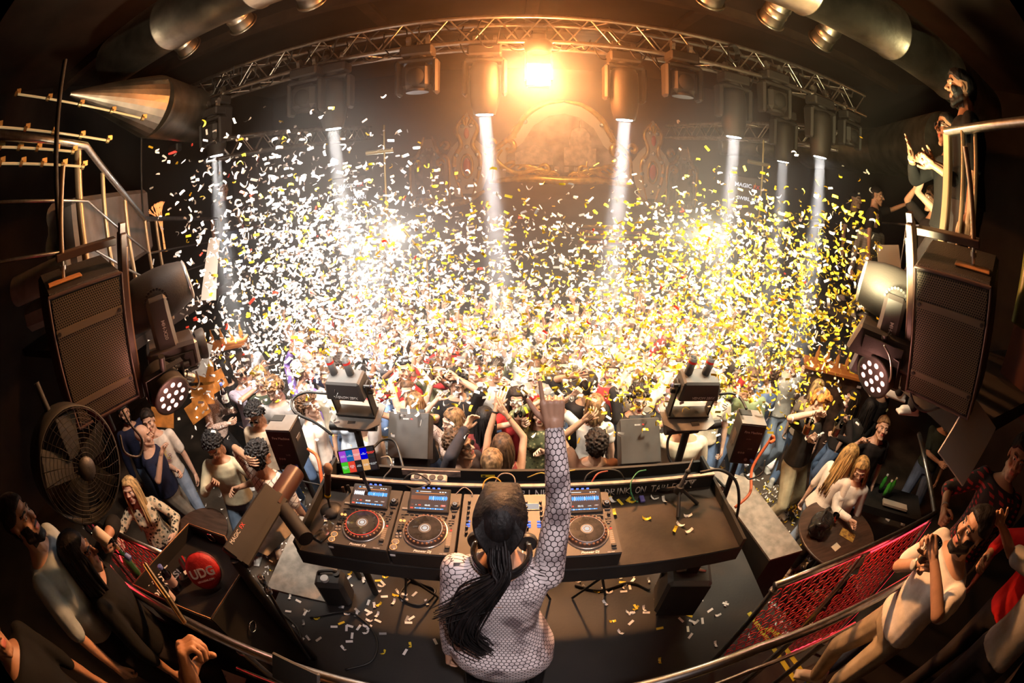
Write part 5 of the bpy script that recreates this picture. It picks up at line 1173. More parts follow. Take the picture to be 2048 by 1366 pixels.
# fan left
def fan(lab, c, to, r=.27):
    d_ = (Vector(to) - Vector(c)).normalized(); e = empty('drum_fan', c, (-d_).to_track_quat('Y', 'Z').to_euler(), lab, 'fan')
    CG = mat('fan_wire', (.010, .007, .005), .5, .3); mb = MB()
    for k in range(11):
        rr = .045 + k * (r - .05) / 10; mb.tube([(rr * math.cos(a), -.05 * (1 - (rr / r) ** 2) - .03, rr * math.sin(a)) for a in [2 * math.pi * j / 40 for j in range(40)]], .0014, 4, closed=True)
    for k in range(24):
        a = 2 * math.pi * k / 24; mb.tube([(.04 * math.cos(a), -.08, .04 * math.sin(a)), (r * .6 * math.cos(a + .2), -.062, r * .6 * math.sin(a + .2)), (r * math.cos(a + .3), -.03, r * math.sin(a + .3))], .0016, 4)
    mb.build('wire_guard', CG, parent=e); MB().lathe([(.05, .0), (.045, .012), (.01, .016)], (0, -.078, 0), (0, -1, 0), 24).build('hub_cap', BLK, parent=e)
    bl_ = MB()
    for k in range(5):
        a = 2 * math.pi * k / 5; u = Vector((math.cos(a), 0, math.sin(a))); w = Vector((-math.sin(a), 0, math.cos(a)))
        vs = [u * .04 - w * .03, u * r * .9 - w * .05 + Vector((0, .02, 0)), u * r * .88 + w * .09 + Vector((0, -.03, 0)), u * .04 + w * .05 + Vector((0, -.02, 0))]; bl_.quad(vs); bl_.quad([v + Vector((0, .004, 0)) for v in vs][::-1])
    bl_.build('blades', mat('fan_blade', (.004, .0035, .003), .7), parent=e)
    MB().lathe([(r, -.03), (r + .006, -.03), (r + .006, .1), (r, .1)], (0, 0, 0), (0, 1, 0), 40, caps=False).build('drum', BLKM, parent=e)
    MB().cyl((0, .08, r), (0, .1, r + .12), .016).build('wall_bracket', BLKM, parent=e)
fan('large dark wire-guarded fan below the left loudspeaker', at(158, 930, d=1.95), (.3, .6, -.8), .235)

# ------------------------------------------------------------------ rails
def rail(name, lab, pts, r=.024, m=STEEL, cat='handrail', posts=(), zpost=ZB, extra=None, sm=False):
    e = empty(name, pts[0], None, lab, cat); o = Vector(pts[0]); P = [Vector(p) - o for p in pts]
    MB().tube(curve_pts(P, 6) if sm else P, r, 14).build('top_rail', m, parent=e)
    for q in posts:
        q = Vector(q); MB().cyl(q - o, Vector((q.x, q.y, zpost)) - o, .018, n=12).lathe([(.026, 0), (.026, .02)], q - o + Vector((0, 0, -.06)), (0, 0, 1), 12).build('post', m, parent=e)
    return e
ZR = -1.60
rail('booth_handrail', 'long steel handrail running along the bottom of the booth, gleaming orange', [(-2.35, .50, ZR), (-1.41, .49, ZR), (0, .44, ZR), (1.0, .52, ZR), (2.15, .50, ZR), (2.6, .62, ZR)], .026, posts=[(-2.1, .5, ZR), (-1.15, .48, ZR), (.1, .43, ZR), (1.25, .53, ZR), (2.3, .54, ZR)])
rail('booth_handrail', 'second thin steel rail just below the bottom handrail', [(-1.2, .40, ZR - .14), (0, .37, ZR - .14), (1.0, .46, ZR - .14), (1.7, .47, ZR - .14)], .012, posts=[(-1.0, .39, ZR - .14), (1.5, .47, ZR - .14)])
rr = rail('stair_handrail', 'steel handrail on the right with red lit mesh beneath it', [at(1550, 1172, z=-1.7), at(1640, 1137, z=-1.7), at(1760, 1085, z=-1.7), at(1870, 1027, z=-1.7), at(1852, 930, z=-1.7), at(1838, 868, z=-1.7)], .024, posts=[at(1555, 1170, z=-1.72), at(1735, 1097, z=-1.72), at(1868, 1027, z=-1.72)], zpost=ZF)
LEDRED = emat('red_led_strip', (1, .03, .05), 4.0)
def net(e, A, B, z0, z1, lead=True):
    """slanted expanded mesh of red-lit rings hung between rail and floor"""
    o = Vector(e.location); A, B = Vector(A), Vector(B); n = int((B - A).length / .075); m = int((z0 - z1) / .11); mb = MB(); ud = (B - A).normalized()
    for i in range(n):
        for k in range(m):
            c = A.lerp(B, (i + .5 * (k % 2) + .25) / n); c.z = z0 - (k + .5) * (z0 - z1) / m
            mb.tube([c - o + ud * (.030 * math.cos(a)) + Vector((0, 0, .042 * math.sin(a))) for a in [j * math.pi / 4 for j in range(8)]], .0045, 4, closed=True)
            if k < m - 1: mb.cyl(c - o - Vector((0, 0, .042)), c - o - Vector((0, 0, .068)), .005, n=4, caps=False)
    mb.build('mesh_net', mat('red_lit_net', (.35, .02, .02), .4, emit=(1, .03, .03), es=.05), parent=e)
    if lead:
        for (p, q) in ((Vector((A.x, A.y, z0)), Vector((B.x, B.y, z0))), (Vector((A.x, A.y, z1)), Vector((B.x, B.y, z1))), (Vector((B.x, B.y, z0)), Vector((B.x, B.y, z1)))):
            MB().cyl(p - o, q - o, .006, n=6).build('led_strip', LEDRED, parent=e)
net(rr, at(1560, 1172, z=-1.8), at(1735, 1100, z=-1.8), -1.82, -2.75); net(rr, at(1745, 1100, z=-1.8), at(1866, 1035, z=-1.8), -1.82, -3.3)
lr = rail('stair_handrail', 'steel handrail on the left with red lit mesh beneath it', [at(160, 1030, z=-1.85), at(235, 1068, z=-1.85), at(330, 1110, z=-1.85)], .022, posts=[at(175, 1038, z=-1.87), at(318, 1105, z=-1.87)], zpost=ZF)
net(lr, at(165, 1035, z=-1.95), at(320, 1108, z=-1.95), -1.95, -2.9)
light('red_net_glow_right', 'POINT', at(1790, 1120, d=3.0), 3, (1, .03, .04), size=.1); light('red_net_glow_left', 'POINT', at(225, 1120, d=2.9), 5, (1, .03, .04), size=.1)
# green-yellow floor tape at the booth edge
TAPE = mat('hazard_tape', (.45, .42, .03), .6)
for k, (a, b, lab) in enumerate((((1498, 1225), (1590, 1360), 'yellow floor tape along the right edge of the booth, longest strip'), ((1525, 1262), (1545, 1258), 'short yellow-green tape across the step, upper piece'), ((1545, 1260), (1620, 1366), 'yellow-green tape running down beside the longest strip'), ((1560, 1278), (1580, 1275), 'short yellow-green tape across the step, lower piece'))):
    A, B = at(*a, z=ZB + .004), at(*b, z=ZB + .004); d_ = (B - A); w = Vector((-d_.y, d_.x, 0)).normalized() * .02
    tag(MB().prism([tuple((p)[:2]) for p in (A - w, B - w, B + w, A + w)], .003, Matrix.Translation((0, 0, ZB + .001))).build('floor_tape', TAPE), lab, 'tape')

# balcony rails: left gallery
ZG = -1.35    # height of the side gallery floors
gl = empty('gallery_railing', (0, 0, 0), None, 'left gallery railing, steel top rail bending down to the back wall', 'railing')
pts = [at(-40, 268, d=2.6), at(172, 292, d=3.0), at(235, 372, d=3.6), at(290, 438, d=4.6), at(420, 438, d=6.8), at(560, 442, d=8.6)]
MB().tube(pts, .026, 12).build('top_rail', STEEL, parent=gl)
for (px, py, d_, px2, py2) in ((156, 300, 3.0, 170, 545), (205, 345, 3.35, 222, 560), (250, 400, 3.9, 268, 580), (290, 440, 4.6, 305, 600), (312, 440, 4.9, 325, 600)):
    a, b = at(px, py, d=d_), at(px2, py2, d=d_ * 1.0); MB().cyl(a, (a.x, a.y, a.z - 1.1), .020 if px > 160 else .03, n=10).build('post', mat('warm_post', (.45, .32, .20), .35, .8), parent=gl)
for dz in (.35, .65): MB().tube([p - Vector((0, 0, dz)) for p in pts], .010, 8).build('mid_wire', STEEL, parent=gl)
gl.location = (0, 0, 0)
gr = empty('gallery_railing', (0, 0, 0), None, 'far right gallery railing of thin steel with slim posts', 'railing')
pts = [at(1600, 440, d=9.0), at(1700, 442, d=7.6), at(1790, 448, d=6.2), at(1890, 456, d=5.0)]
MB().tube(pts, .018, 10).build('top_rail', STEEL, parent=gr)
for px, d_ in ((1640, 8.4), (1705, 7.5), (1813, 5.9), (1886, 5.0)): a = at(px, 446, d=d_); MB().cyl(a, (a.x, a.y, a.z - 1.1), .014, n=8).build('post', STEEL, parent=gr)
g2 = empty('gallery_railing', (0, 0, 0), None, 'near right gallery railing, bright steel rail ending at a square post', 'railing')
MB().cyl(at(1892, 265, d=2.6), at(2100, 240, d=2.2), .026, n=14).build('top_rail', STEEL, parent=g2)
a = at(1895, 268, d=2.6); MB().box((a.x, a.y, a.z - .55), (.05, .05, 1.1), bev=.006).build('end_post', mat('warm_post', (.45, .32, .20), .35, .8), parent=g2)
for px in (1925, 1950): a = at(px, 262, d=2.5); MB().cyl(a, (a.x, a.y, a.z - 1.1), .016, n=8).build('baluster', mat('dark_post', (.16, .10, .06), .4, .6), parent=g2)
struct(MB().box((-6.1, 7.4, -1.36), (3.8, 9.6, .12)).build('floor_gallery_left', WALLM))
# far gallery slab fronts under the far rails


# tufted sofa on the left gallery
sf = empty('tufted_sofa', at(212, 470, d=4.6), euler(0, 0, -58), 'grey velvet tufted sofa back behind the left gallery railing', 'sofa')
VEL = mat('grey_velvet', (.17, .16, .155), .45, nz=.2, ns=8)
mb = MB(); vs = []; fs = []; NX, NZ = 64, 28
for j in range(NZ + 1):
    for i in range(NX + 1):
        u, v = i / NX * 2.2 - 1.1, j / NZ * .75; a = u / .16; b = v / .14; y = -.05 * abs(math.cos(math.pi * (a + b) / 2) * math.cos(math.pi * (a - b) / 2)) ** .6 - .12 * math.sin(math.pi * v / .75) ** .5
        vs.append((u, y, v - .35))
for j in range(NZ):
    for i in range(NX): k = j * (NX + 1) + i; fs.append((k, k + 1, k + NX + 2, k + NX + 1))
mb._add(vs, fs, 0, True); mb.box((0, .12, 0), (2.2, .2, .75), bev=.05); mb.build('backrest', VEL, parent=sf); MB().box((0, -.38, -.38), (2.1, .6, .22), bev=.06).build('seat', VEL, parent=sf); 
for s in (-1, 1): MB().cyl((s * 1.12, -.6, -.12), (s * 1.12, .1, -.12), .12, n=20).build('armrest', VEL, parent=sf)
sf2 = empty('gallery_chair', at(205, 560, d=4.3), euler(0, 0, -40), 'pale leather chair back low behind the left railing', 'chair'); MB().box((0, 0, 0), (.5, .12, .5), bev=.05).build('backrest', mat('pale_leather', (.30, .29, .28), .4, nz=.2), parent=sf2); MB().box((0, -.22, -.3), (.5, .45, .12), bev=.04).build('seat', mat('pale_leather', (.30, .29, .28), .4), parent=sf2)
# coral-shaped lamp tree
lt = empty('tree_lamp', at(330, 500, d=6.4), None, 'small glowing orange branch-shaped lamp at the end of the left railing', 'lamp'); rg = random.Random(3)
def branch(mb, p, d_, L_, r, n):
    q = p + d_ * L_; mb.cyl(p, q, r, r * .75, n=5, caps=False)
    if n:
        for k in range(3): nd = (d_ + Vector((rg.uniform(-.75, .75), rg.uniform(-.3, .3), rg.uniform(-.1, .5)))).normalized(); branch(mb, q, nd, L_ * .72, r * .7, n - 1)
mb = MB(); branch(mb, Vector((0, 0, 0)), Vector((0, 0, 1)), .24, .018, 4); mb.build('branches', mat('glowing_branches', (.8, .35, .12), .5, emit=(1, .38, .12), es=1.2), parent=lt); MB().lathe([(.07, 0), (.07, .02)], (0, 0, -.02), n=20).build('base', BRASS, parent=lt)
gt_ = empty('green_lamp', at(223, 437, d=4.8), None, 'tiny green lit plant lamp behind the left railing', 'lamp'); mb = MB()
for k in range(26): a = R(k * 37); mb.cyl((0, 0, 0), (.09 * math.cos(a), .03, .05 + .05 * math.sin(a * 1.7)), .004, n=4)
mb.build('fronds', emat('green_glow', (.02, .8, .25), .8), parent=gt_)
# wall light strips on the left
for i, (a, b, d_, lab) in enumerate((((32, 188), (285, 237), 3.2, 'row of glass tube lights under the left duct, upper slanting one'), ((-5, 254), (215, 281), 2.9, 'second row of tube lights at upper left'), ((0, 294), (145, 303), 2.7, 'third row of tube lights behind the left rail'), ((0, 327), (165, 333), 2.7, 'lowest row of tube lights behind the left rail'))):
    A, B = at(*a, d=d_), at(*b, d=d_ * 1.06); e = empty('tube_light_row', A, None, lab, 'light'); V = B - A; n = 4
    for k in range(n): MB().cyl(V * (k + .06) / n, V * (k + .94) / n, .008, n=12).build('glass_tube', mat('lit_glass_tube', (.4, .3, .15), .15, emit=(1, .75, .35), es=.22), parent=e)
    for k in range(n + 1): MB().lathe([(.018, -.012), (.018, .012)], V * k / n, V, 10).box(V * k / n + Vector((0, .02, .015)), (.02, .04, .03)).build('holder', mat('holder_brass', (.35, .24, .10), .4, .8), parent=e)
tag(MB().cyl(at(283, 268, d=5), at(287, 436, d=5), .012, n=8).build('thin_pole', BLKM), 'thin upright pole above the bend of the left railing', 'pole')
for k, x in enumerate((122,)):
    a = at(x + 8, 120, d=2.6); tag(MB().cyl((a.x, a.y, a.z), (a.x, a.y, a.z - 2.0), .016, n=10).build('hanging_pole', BLKM), ('black hanging pole crossing the tube lights at far left' if k == 0 else 'second black hanging pole beside it at far left'), 'pole')

# ------------------------------------------------------------------ carousel crest
YC = 9.0
cc = at(1115, 300, Y=YC); cx, cz = 1.07, .45
cr_ = empty('carousel_crest', (cx, YC, 0), None, 'gilded carousel crest with painted panels, red jewels and mirrors in the far centre', 'carousel crest')
GOLD = mat('gold_leaf_relief', (.72, .40, .07), .32, .75, nz=.3, ns=9); CREAM = mat('cream_enamel', (.62, .50, .36), .4); PAINT = mat('grey_painted_scene', (.24, .20, .17), .6, nz=.8, ns=4); JEWEL = mat('red_jewel', (.6, .03, .02), .1, coat=1); MIR = mat('cut_glass_roundel', (.6, .55, .5), .15, .7, bump=1, bs=60)
def arc_pt(u, z, off=0):  # u metres along the facade, bending away at the ends
    a = u / 5.2; return Vector((5.2 * math.sin(a), 5.2 * (1 - math.cos(a)) * .9 + off, z))
def plate(poly, thick, m, nm, off=0):
    mb = MB(); n = len(poly); f = [arc_pt(u, z, off) for u, z in poly]; b = [arc_pt(u, z, off + thick) for u, z in poly]
    c0 = sum(f, Vector()) / n
    mb._add(f + [c0], [(i, (i + 1) % n, n) for i in range(n)]); mb._add(b, [tuple(range(n - 1, -1, -1))]); mb._add(f + b, [(i, n + i, n + (i + 1) % n, (i + 1) % n) for i in range(n)])
    return mb.build(nm, m, parent=cr_)
def scroll(pts, r=.035, m=GOLD, nm='scroll'):
    c = curve_pts([arc_pt(u, z, -.05) for u, z in pts], 6); k = len(c); return MB().tube(c, [r * (.45 + .8 * math.sin(math.pi * (i + .5) / k)) for i in range(k)], 8).build(nm, m, parent=cr_)
def spiral(u, z, r, s=1, a0=0):
    return [(u + s * r * (1 - t / 14) * math.cos(a0 + t * .55), z + r * (1 - t / 14) * math.sin(a0 + t * .55)) for t in range(12)]
# centre panel
cp = [(-1.35, -.10), (-1.32, .45), (-.95, .75), (-.70, 1.15), (-.35, 1.38), (0, 1.45), (.35, 1.38), (.70, 1.15), (.95, .75), (1.32, .45), (1.35, -.10)]
plate(cp, .08, CREAM, 'centre_backboard'); plate([(u * .80, .02 + z * .83) for u, z in cp], .02, PAINT, 'painted_panel', -.03)
mb = MB()     # a plain domed building painted in relief
for u0, w, h, zb in ((-.55, .7, .22, .22), (.30, .6, .35, .22), (.30, .42, .18, .55)):
    mb.box(arc_pt(u0, zb + h / 2, -.055), (w, .02, h))
mb.ball(arc_pt(.30, .74, -.055), (.20, .02, .24), n=20); mb.cyl(arc_pt(.30, .95, -.055), arc_pt(.30, 1.10, -.055), .02, n=8)
mb._add([arc_pt(-.9, .44, -.06), arc_pt(-.2, .44, -.06), arc_pt(-.55, .60, -.06)], [(0, 1, 2)])
for k in range(9): mb.box(arc_pt(-.85 + k * .18, .14, -.058), (.09, .02, .10))
mb.build('painted_building', mat('painted_stone', (.42, .32, .24), .6, nz=.4, ns=12), parent=cr_)
for s in (-1, 1):
    scroll([(s * 1.35, -.1), (s * 1.30, .45), (s * .95, .78), (s * .70, 1.17), (s * .35, 1.41), (0, 1.48)], .045, nm='rim'); scroll(spiral(s * 1.02, .55, .16, s), .05); scroll([(s * .1, .05), (s * .5, .12), (s * .9, .05), (s * 1.25, .30), (s * 1.15, .5)], .04)
    for k in range(7): scroll([(s * (.08 + k * .06), .02), (s * (.2 + k * .12), .08 + .03 * k), (s * (.30 + k * .15), .02 + .02 * k)], .028)
    scroll(spiral(s * .35, .12, .12, s), .032)
    for k in range(5): MB().ball(arc_pt(s * (.72 + k * .13), 1.05 - k * .13, -.05), (.05, .03, .05), n=12).build('glass_roundel', MIR, parent=cr_)
    for k in range(6): scroll([(s * (.82 + k * .012), .98 - k * .045), (s * (.95 + k * .01), .94 - k * .05)], .018)
scroll([(-1.4, -.12), (-.7, -.05), (0, -.08), (.7, -.05), (1.4, -.12)], .07, nm='base_moulding')
# jewelled cartouches between the panels
for s in (-1, 1):
    u0 = s * 1.85
    shell = [(u0 - .17, -.35), (u0 - .40, .15), (u0 - .36, .55), (u0 - .15, .75), (u0 - .22, 1.00), (u0, 1.28), (u0 + .22, 1.00), (u0 + .15, .75), (u0 + .36, .55), (u0 + .40, .15), (u0 + .17, -.35)]
    plate(shell, .07, CREAM, 'cartouche', -.04)
    for q in (-1, 1):
        scroll([(u0 + q * .10, -.42), (u0 + q * .24, .0), (u0 + q * .28, .35), (u0 + q * .12, .62), (u0 + q * .22, .95), (u0 + q * .05, 1.22)], .038, nm='rim'); scroll(spiral(u0 + q * .48, .62, .11, q), .04)
        plate([(u0 + q * .32, .60), (u0 + q * .50, .35), (u0 + q * .42, .0), (u0 + q * .26, -.40), (u0 + q * .12, -.42), (u0 + q * .24, .0), (u0 + q * .30, .3)], .03, CREAM, 'white_leaf', -.07)
    for k in range(5): a = R(30 + k * 30); scroll([(u0 + .06 * math.cos(a), .95 + .06 * math.sin(a)), (u0 + .2 * math.cos(a), .98 + .2 * math.sin(a))], .03)
    MB().ball(arc_pt(u0, .20, -.09), (.075, .04, .16), n=14).build('jewel', JEWEL, parent=cr_); MB().ball(arc_pt(u0, .85, -.09), (.05, .03, .11), n=14).build('jewel', JEWEL, parent=cr_)
    MB().tube([arc_pt(u0 + .12 * math.cos(a), .20 + .23 * math.sin(a), -.08) for a in [k * math.pi / 8 for k in range(16)]], .025, 6, closed=True).build('jewel_setting', GOLD, parent=cr_)
    for (du, dz) in ((-.22, .42), (.22, .42), (-.26, .15), (.26, .15), (-.17, -.08), (.17, -.08), (0, -.22), (0, .58), (-.09, 1.0), (.09, 1.0)): MB().ball(arc_pt(u0 + du, dz, -.08), (.045, .03, .045), n=10).build('glass_roundel', MIR, parent=cr_)
    # outer side panel
    u1 = s * 2.75; sp_ = [(u1 - .48, -.5), (u1 - .52, .30), (u1 - .30, .45), (u1 - .1, .80), (u1 + .12, .80), (u1 + .28, .45), (u1 + .48, .35), (u1 + .5, -.5)]
    plate(sp_, .07, CREAM, 'side_backboard', .02); plate([(u1 + (u - u1) * .78, -.03 + z * .80) for u, z in sp_], .02, PAINT, 'painted_panel', -.01)
    mb = MB()
    for k in range(3): mb.box(arc_pt(u1 - .1 + k * .1, .0 + .12 * (k == 1), -.03), (.08, .02, .45 + .25 * (k == 1)))
    for k in range(8): mb.box(arc_pt(u1 - .35 + k * .1, -.25, -.03), (.05, .02, .2))
    mb.build('painted_building', mat('dark_painted_stone', (.10, .08, .07), .6), parent=cr_)
    for q in (-1, 1): scroll([(u1 + q * .5, -.5), (u1 + q * .50, .32), (u1 + q * .28, .47), (u1 + q * .1, .84)], .035, nm='rim'); scroll(spiral(u1 + q * .3, .28, .1, q), .035)
    for k in range(6): scroll([(u1 + (k - 3) * .16, -.62), (u1 + (k - 2.5) * .16, -.45), (u1 + (k - 2.2) * .17, -.55)], .03)
    scroll([(s * 1.5, -.3), (s * 1.9, -.5), (s * 2.4, -.55), (s * 3.2, -.5)], .06, nm='base_moulding')
    for k in range(6): MB().ball(arc_pt(u1 + (k - 2.5) * .10, .62 - abs(k - 2.5) * .1, -.03), (.04, .03, .04), n=10).build('glass_roundel', MIR, parent=cr_)
cr_.location.z = at(1115, 362, Y=YC).z + .10; cr_.scale = (1.12, 1, 1.12)
mb = empty('carousel_canopy', (cx + .6, YC + .3, cr_.location.z - 1.0), None, 'striped lower canopy band of the carousel seen under the crest at right', 'carousel canopy')
b = MB()
for k in range(5): b.tube([arc_pt(u, -.1 - .12 * k, -.05 + .02 * k) for u in [-.2 + .3 * j for j in range(11)]], .045, 8, mi=k % 2)
b.build('mouldings', GOLD, mat('deep_red_paint', (.35, .02, .02), .4), parent=mb)
# distant effect-fan boxes with lettering
for (px, py, sx, lab) in ((700, 395, 1.0, 'distant black fan box with lit lettering at the left'), (1490, 395, 1.0, 'distant black fan box with lit lettering at the right')):
    c = at(px, py, d=6.6); e = empty('swirl_fan', c, None, lab, 'stage fan'); to = (-c).normalized(); e.rotation_euler = (to).to_track_quat('-Y', 'Z').to_euler(); c0 = e
    MB().box((0, .15, 0), (.55, .3, .65), bev=.02).build('housing', DGR, parent=e); mb = MB().text('MAGIC', Matrix.Translation((-.04, -.008, .18)) @ Matrix.Rotation(R(90), 4, 'X'), .085, ext=.002, bold=.002).text('SWIRL FAN', Matrix.Translation((.06, -.008, -.02)) @ Matrix.Rotation(R(90), 4, 'X'), .075, ext=.002, bold=.002)
    mb.build('logo_lettering', emat('lit_white_print', (.9, .9, .95), .9), parent=e); MB().text('FX', Matrix.Translation((.17, -.008, .18)) @ Matrix.Rotation(R(90), 4, 'X'), .085, ext=.002, bold=.002).build('logo_red', INKR, parent=e); MB().cyl((0, .15, -.3), (0, .15, -.3 + (ZF - c.z) + .3), .03).build('stand', BLKM, parent=e)
for (px, y0, d_, lab) in ((768, 250, 5.6, 'slim aluminium stand pole left of the carousel crest'), (1527, 280, 6.2, 'slim aluminium stand pole right of the carousel crest')):
    a = at(px, y0, d=d_); e = empty('winch_stand', a, None, lab, 'stand'); MB().cyl((0, 0, 0), (0, 0, ZF - a.z), .015, n=10).build('pole', mat('brass_pole', (.5, .38, .18), .4, .8), parent=e)
    b = MB()
    for q in (-1, 1): b.cyl((0, 0, -1.1), (q * .5, 0, -1.8), .014, n=8); b.cyl((q * .5, 0, -1.8), (q * .5, 0, ZF - a.z), .010, n=8)
    b.cyl((-.25, 0, -.35), (.12, 0, -.35), .03, n=8); b.build('braces', mat('brass_pole', (.5, .38, .18), .4, .8), parent=e)
# white framed light panels (tall) left and right
for (pts, d_, lab) in ((((418, 480), (440, 478), (432, 600), (402, 600)), 5.0, 'tall white edge-lit frame left of the confetti'), (((1753, 490), (1797, 490), (1803, 548), (1757, 548)), 5.6, 'cream backlit abstract panel on the far right gallery')):
    c = [at(p[0], p[1], d=d_) for p in pts]; n_ = (c[1] - c[0]).cross(c[2] - c[0]).normalized(); e = empty('light_panel', c[0], None, lab, 'panel')
    o = [p - c[0] for p in c]; k = [p + n_ * -.05 for p in o]; MB()._add(o + k, [(0, 1, 2, 3), (7, 6, 5, 4), (0, 4, 5, 1), (1, 5, 6, 2), (2, 6, 7, 3), (3, 7, 4, 0)]).build('frame', mat('white_frame_box', (.5, .48, .44), .5), parent=e)
    m_ = sum(o, Vector()) / 4; sg = 1 if n_.dot(-c[0]) > 0 else -1; i_ = [m_ + (p - m_) * .8 + n_ * .004 * sg for p in o]; MB().quad(i_).build('lit_face', emat('panel_glow' + str(int(d_ * 10)), (1, .86, .5) if d_ > 5.2 else (.8, .9, 1), .75), parent=e)
# bar ledges glowing orange
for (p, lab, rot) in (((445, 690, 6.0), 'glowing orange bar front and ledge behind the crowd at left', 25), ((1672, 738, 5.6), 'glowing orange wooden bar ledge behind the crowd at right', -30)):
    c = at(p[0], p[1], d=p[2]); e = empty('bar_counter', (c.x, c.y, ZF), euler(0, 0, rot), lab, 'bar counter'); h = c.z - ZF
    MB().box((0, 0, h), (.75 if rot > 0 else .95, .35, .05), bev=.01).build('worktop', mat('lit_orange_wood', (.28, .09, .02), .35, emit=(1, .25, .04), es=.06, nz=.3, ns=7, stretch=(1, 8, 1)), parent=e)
    MB().box((0, .02, h / 2), (.7, .25, h - .05)).build('bar_front', mat('dark_bar_front', (.06, .03, .02), .5, nz=.7, ns=9), parent=e)
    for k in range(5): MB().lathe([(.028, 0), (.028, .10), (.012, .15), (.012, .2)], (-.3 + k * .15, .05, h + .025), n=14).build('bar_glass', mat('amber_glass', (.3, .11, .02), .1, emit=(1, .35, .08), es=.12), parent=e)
# photo wall of orange frames at the left
for k, (px, py) in enumerate(((405, 745), (395, 820), (325, 835), (430, 765), (405, 790))):
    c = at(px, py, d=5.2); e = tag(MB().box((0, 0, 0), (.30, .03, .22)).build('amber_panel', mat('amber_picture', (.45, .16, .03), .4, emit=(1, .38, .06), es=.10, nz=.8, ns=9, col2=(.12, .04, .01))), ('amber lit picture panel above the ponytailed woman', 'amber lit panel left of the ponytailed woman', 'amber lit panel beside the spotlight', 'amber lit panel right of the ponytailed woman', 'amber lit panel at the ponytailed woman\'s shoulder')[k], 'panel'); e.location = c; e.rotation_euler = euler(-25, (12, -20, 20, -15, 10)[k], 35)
for k, (px, py, d_, lab) in enumerate(((395, 715, 4.9, 'dark slanted board above the left round spotlight'), (560, 1010, 2.9, '')) ):
    if lab: c = at(px, py, d=d_); o = tag(MB().box((0, 0, 0), (.30, .02, .36)).build('notice_board', GREY), lab, 'board'); o.location = c; o.rotation_euler = euler(-30, 25, 20)
# exit signs / red lamps
for (px, py, d_, lab) in ((350, 296, 6, 'small red lamp box on the left wall'),): e = empty('red_lamp', at(px, py, d=d_), None, lab, 'lamp'); MB().box((0, 0, 0), (.2, .12, .12), bev=.02).build('housing', BLK, parent=e); MB().box((0, -.05, -.06), (.12, .06, .02)).build('lamp_face', LEDR, parent=e)
struct(MB().box((-7.0, 9.8, .0), (.9, .06, 2.2)).build('door_1', mat('dark_red_door', (.09, .012, .015), .6)))
bw = tag(MB().box((3.9, .95, -.55), (.02, .5, .9)).build('brick_panel', mat('dark_red_brick', (.05, .008, .006), .8)), 'patch of dark red brick at the far right edge', 'brick wall')

# ------------------------------------------------------------------ bar tables and things on them
def round_table(lab, c, r, h):
    e = empty('round_table', (c.x, c.y, ZF), None, lab, 'table'); MB().lathe([(r * .97, h - .03), (r, h - .025), (r, h - .005), (r * .98, h)], n=56).build('tabletop', mat('dark_wood_top', (.055, .030, .020), .35, nz=.4, ns=6, stretch=(1, 6, 1)), parent=e)
    MB().cyl((0, 0, .02), (0, 0, h - .03), .035).build('leg', BLKM, parent=e); MB().lathe([(.25, 0), (.25, .015), (.04, .03)], n=32).build('base', BLKM, parent=e)
ct1 = at(398, 1062, z=-2.70); round_table('round dark bar table behind the left counter', ct1, .33, ZF * -1 - 2.70)
ct2 = at(1672, 1080, z=-2.70); round_table('round dark bar table in front of the two women at right', Vector((3.02, 1.72, 0)), .47, -ZF - 2.70)
TT = -2.70
hb = empty('black_handbag', at(1635, 1062, z=TT), euler(0, 0, 25), 'shiny black leather bag slumped on the right round table', 'bag')
mb = MB(); mb.ball((0, 0, .10), (.17, .11, .12), n=20, m=14); v, f = remesh(mb, .02, 2); ns_ = np.array([noise.noise(Vector(p) * 14) for p in v]); v = v + (v - v.mean(0)) * (ns_ * .35)[:, None]; mesh_np('pouch', [(v, f, 0)], [mat('black_leather', (.018, .014, .012), .22, bump=.5, bs=25)], hb); MB().tube(curve_pts([(-.12, 0, .18), (-.05, .03, .26), (.08, .03, .24), (.13, 0, .16)], 6), .008, 6).build('strap', BLK, parent=hb)
def tumbler(lab, p, col=(.75, .12, .05), h=.13, r=.038, tilt=None, straw=True):
    e = empty('drinking_glass', p, tilt, lab, 'glass'); MB().lathe([(r * .8, 0), (r, h), (r * .93, h), (r * .75, .012)], n=24, caps=False).lathe([(.001, .006), (r * .78, .008)], n=24, caps=False).build('glass_body', glass('tumbler_glass'), parent=e)
    MB().lathe([(r * .76, .012), (r * .88, h * .62)], n=22).build('drink', mat('drink_%d' % int(sum(col) * 100), col, .12, coat=1), parent=e)
    if straw: MB().cyl((0, 0, .02), (r * .8, 0, h * 1.6), .003, n=6).build('straw', BLK, parent=e)
    return e
tumbler('glass of red iced drink on the right round table', at(1662, 1048, z=TT))
for k, (px, py) in enumerate(((1760, 978), (1768, 990), (1778, 985))): bottle('green bottle %s of the three behind the long-haired women' % ('nearest the edge', 'in front', 'on the right side')[k], at(px, py, z=-2.9), h=.22, r=.03, glassm=mat('bright_green_glass', (.05, .35, .04), .1, coat=1), cap=(.7, .7, .65))
e = tag(MB().box((0, 0, 0), (.12, .18, .004)).build('drinks_menu', mat('menu_print', (.10, .04, .02), .5, nz=.9, ns=25, col2=(.4, .25, .05))), 'small printed menu card on the right round table', 'menu'); e.location = at(1695, 1070, z=TT + .005); e.rotation_euler = euler(0, 0, 35)
e = tag(MB().box((0, 0, 0), (.10, .07, .003)).build('paper_ticket', mat('cream_paper', (.5, .42, .30), .8)), 'cream paper ticket at the edge of the right round table', 'paper'); e.location = at(1672, 1094, z=TT + .005); e.rotation_euler = euler(0, 0, 15)
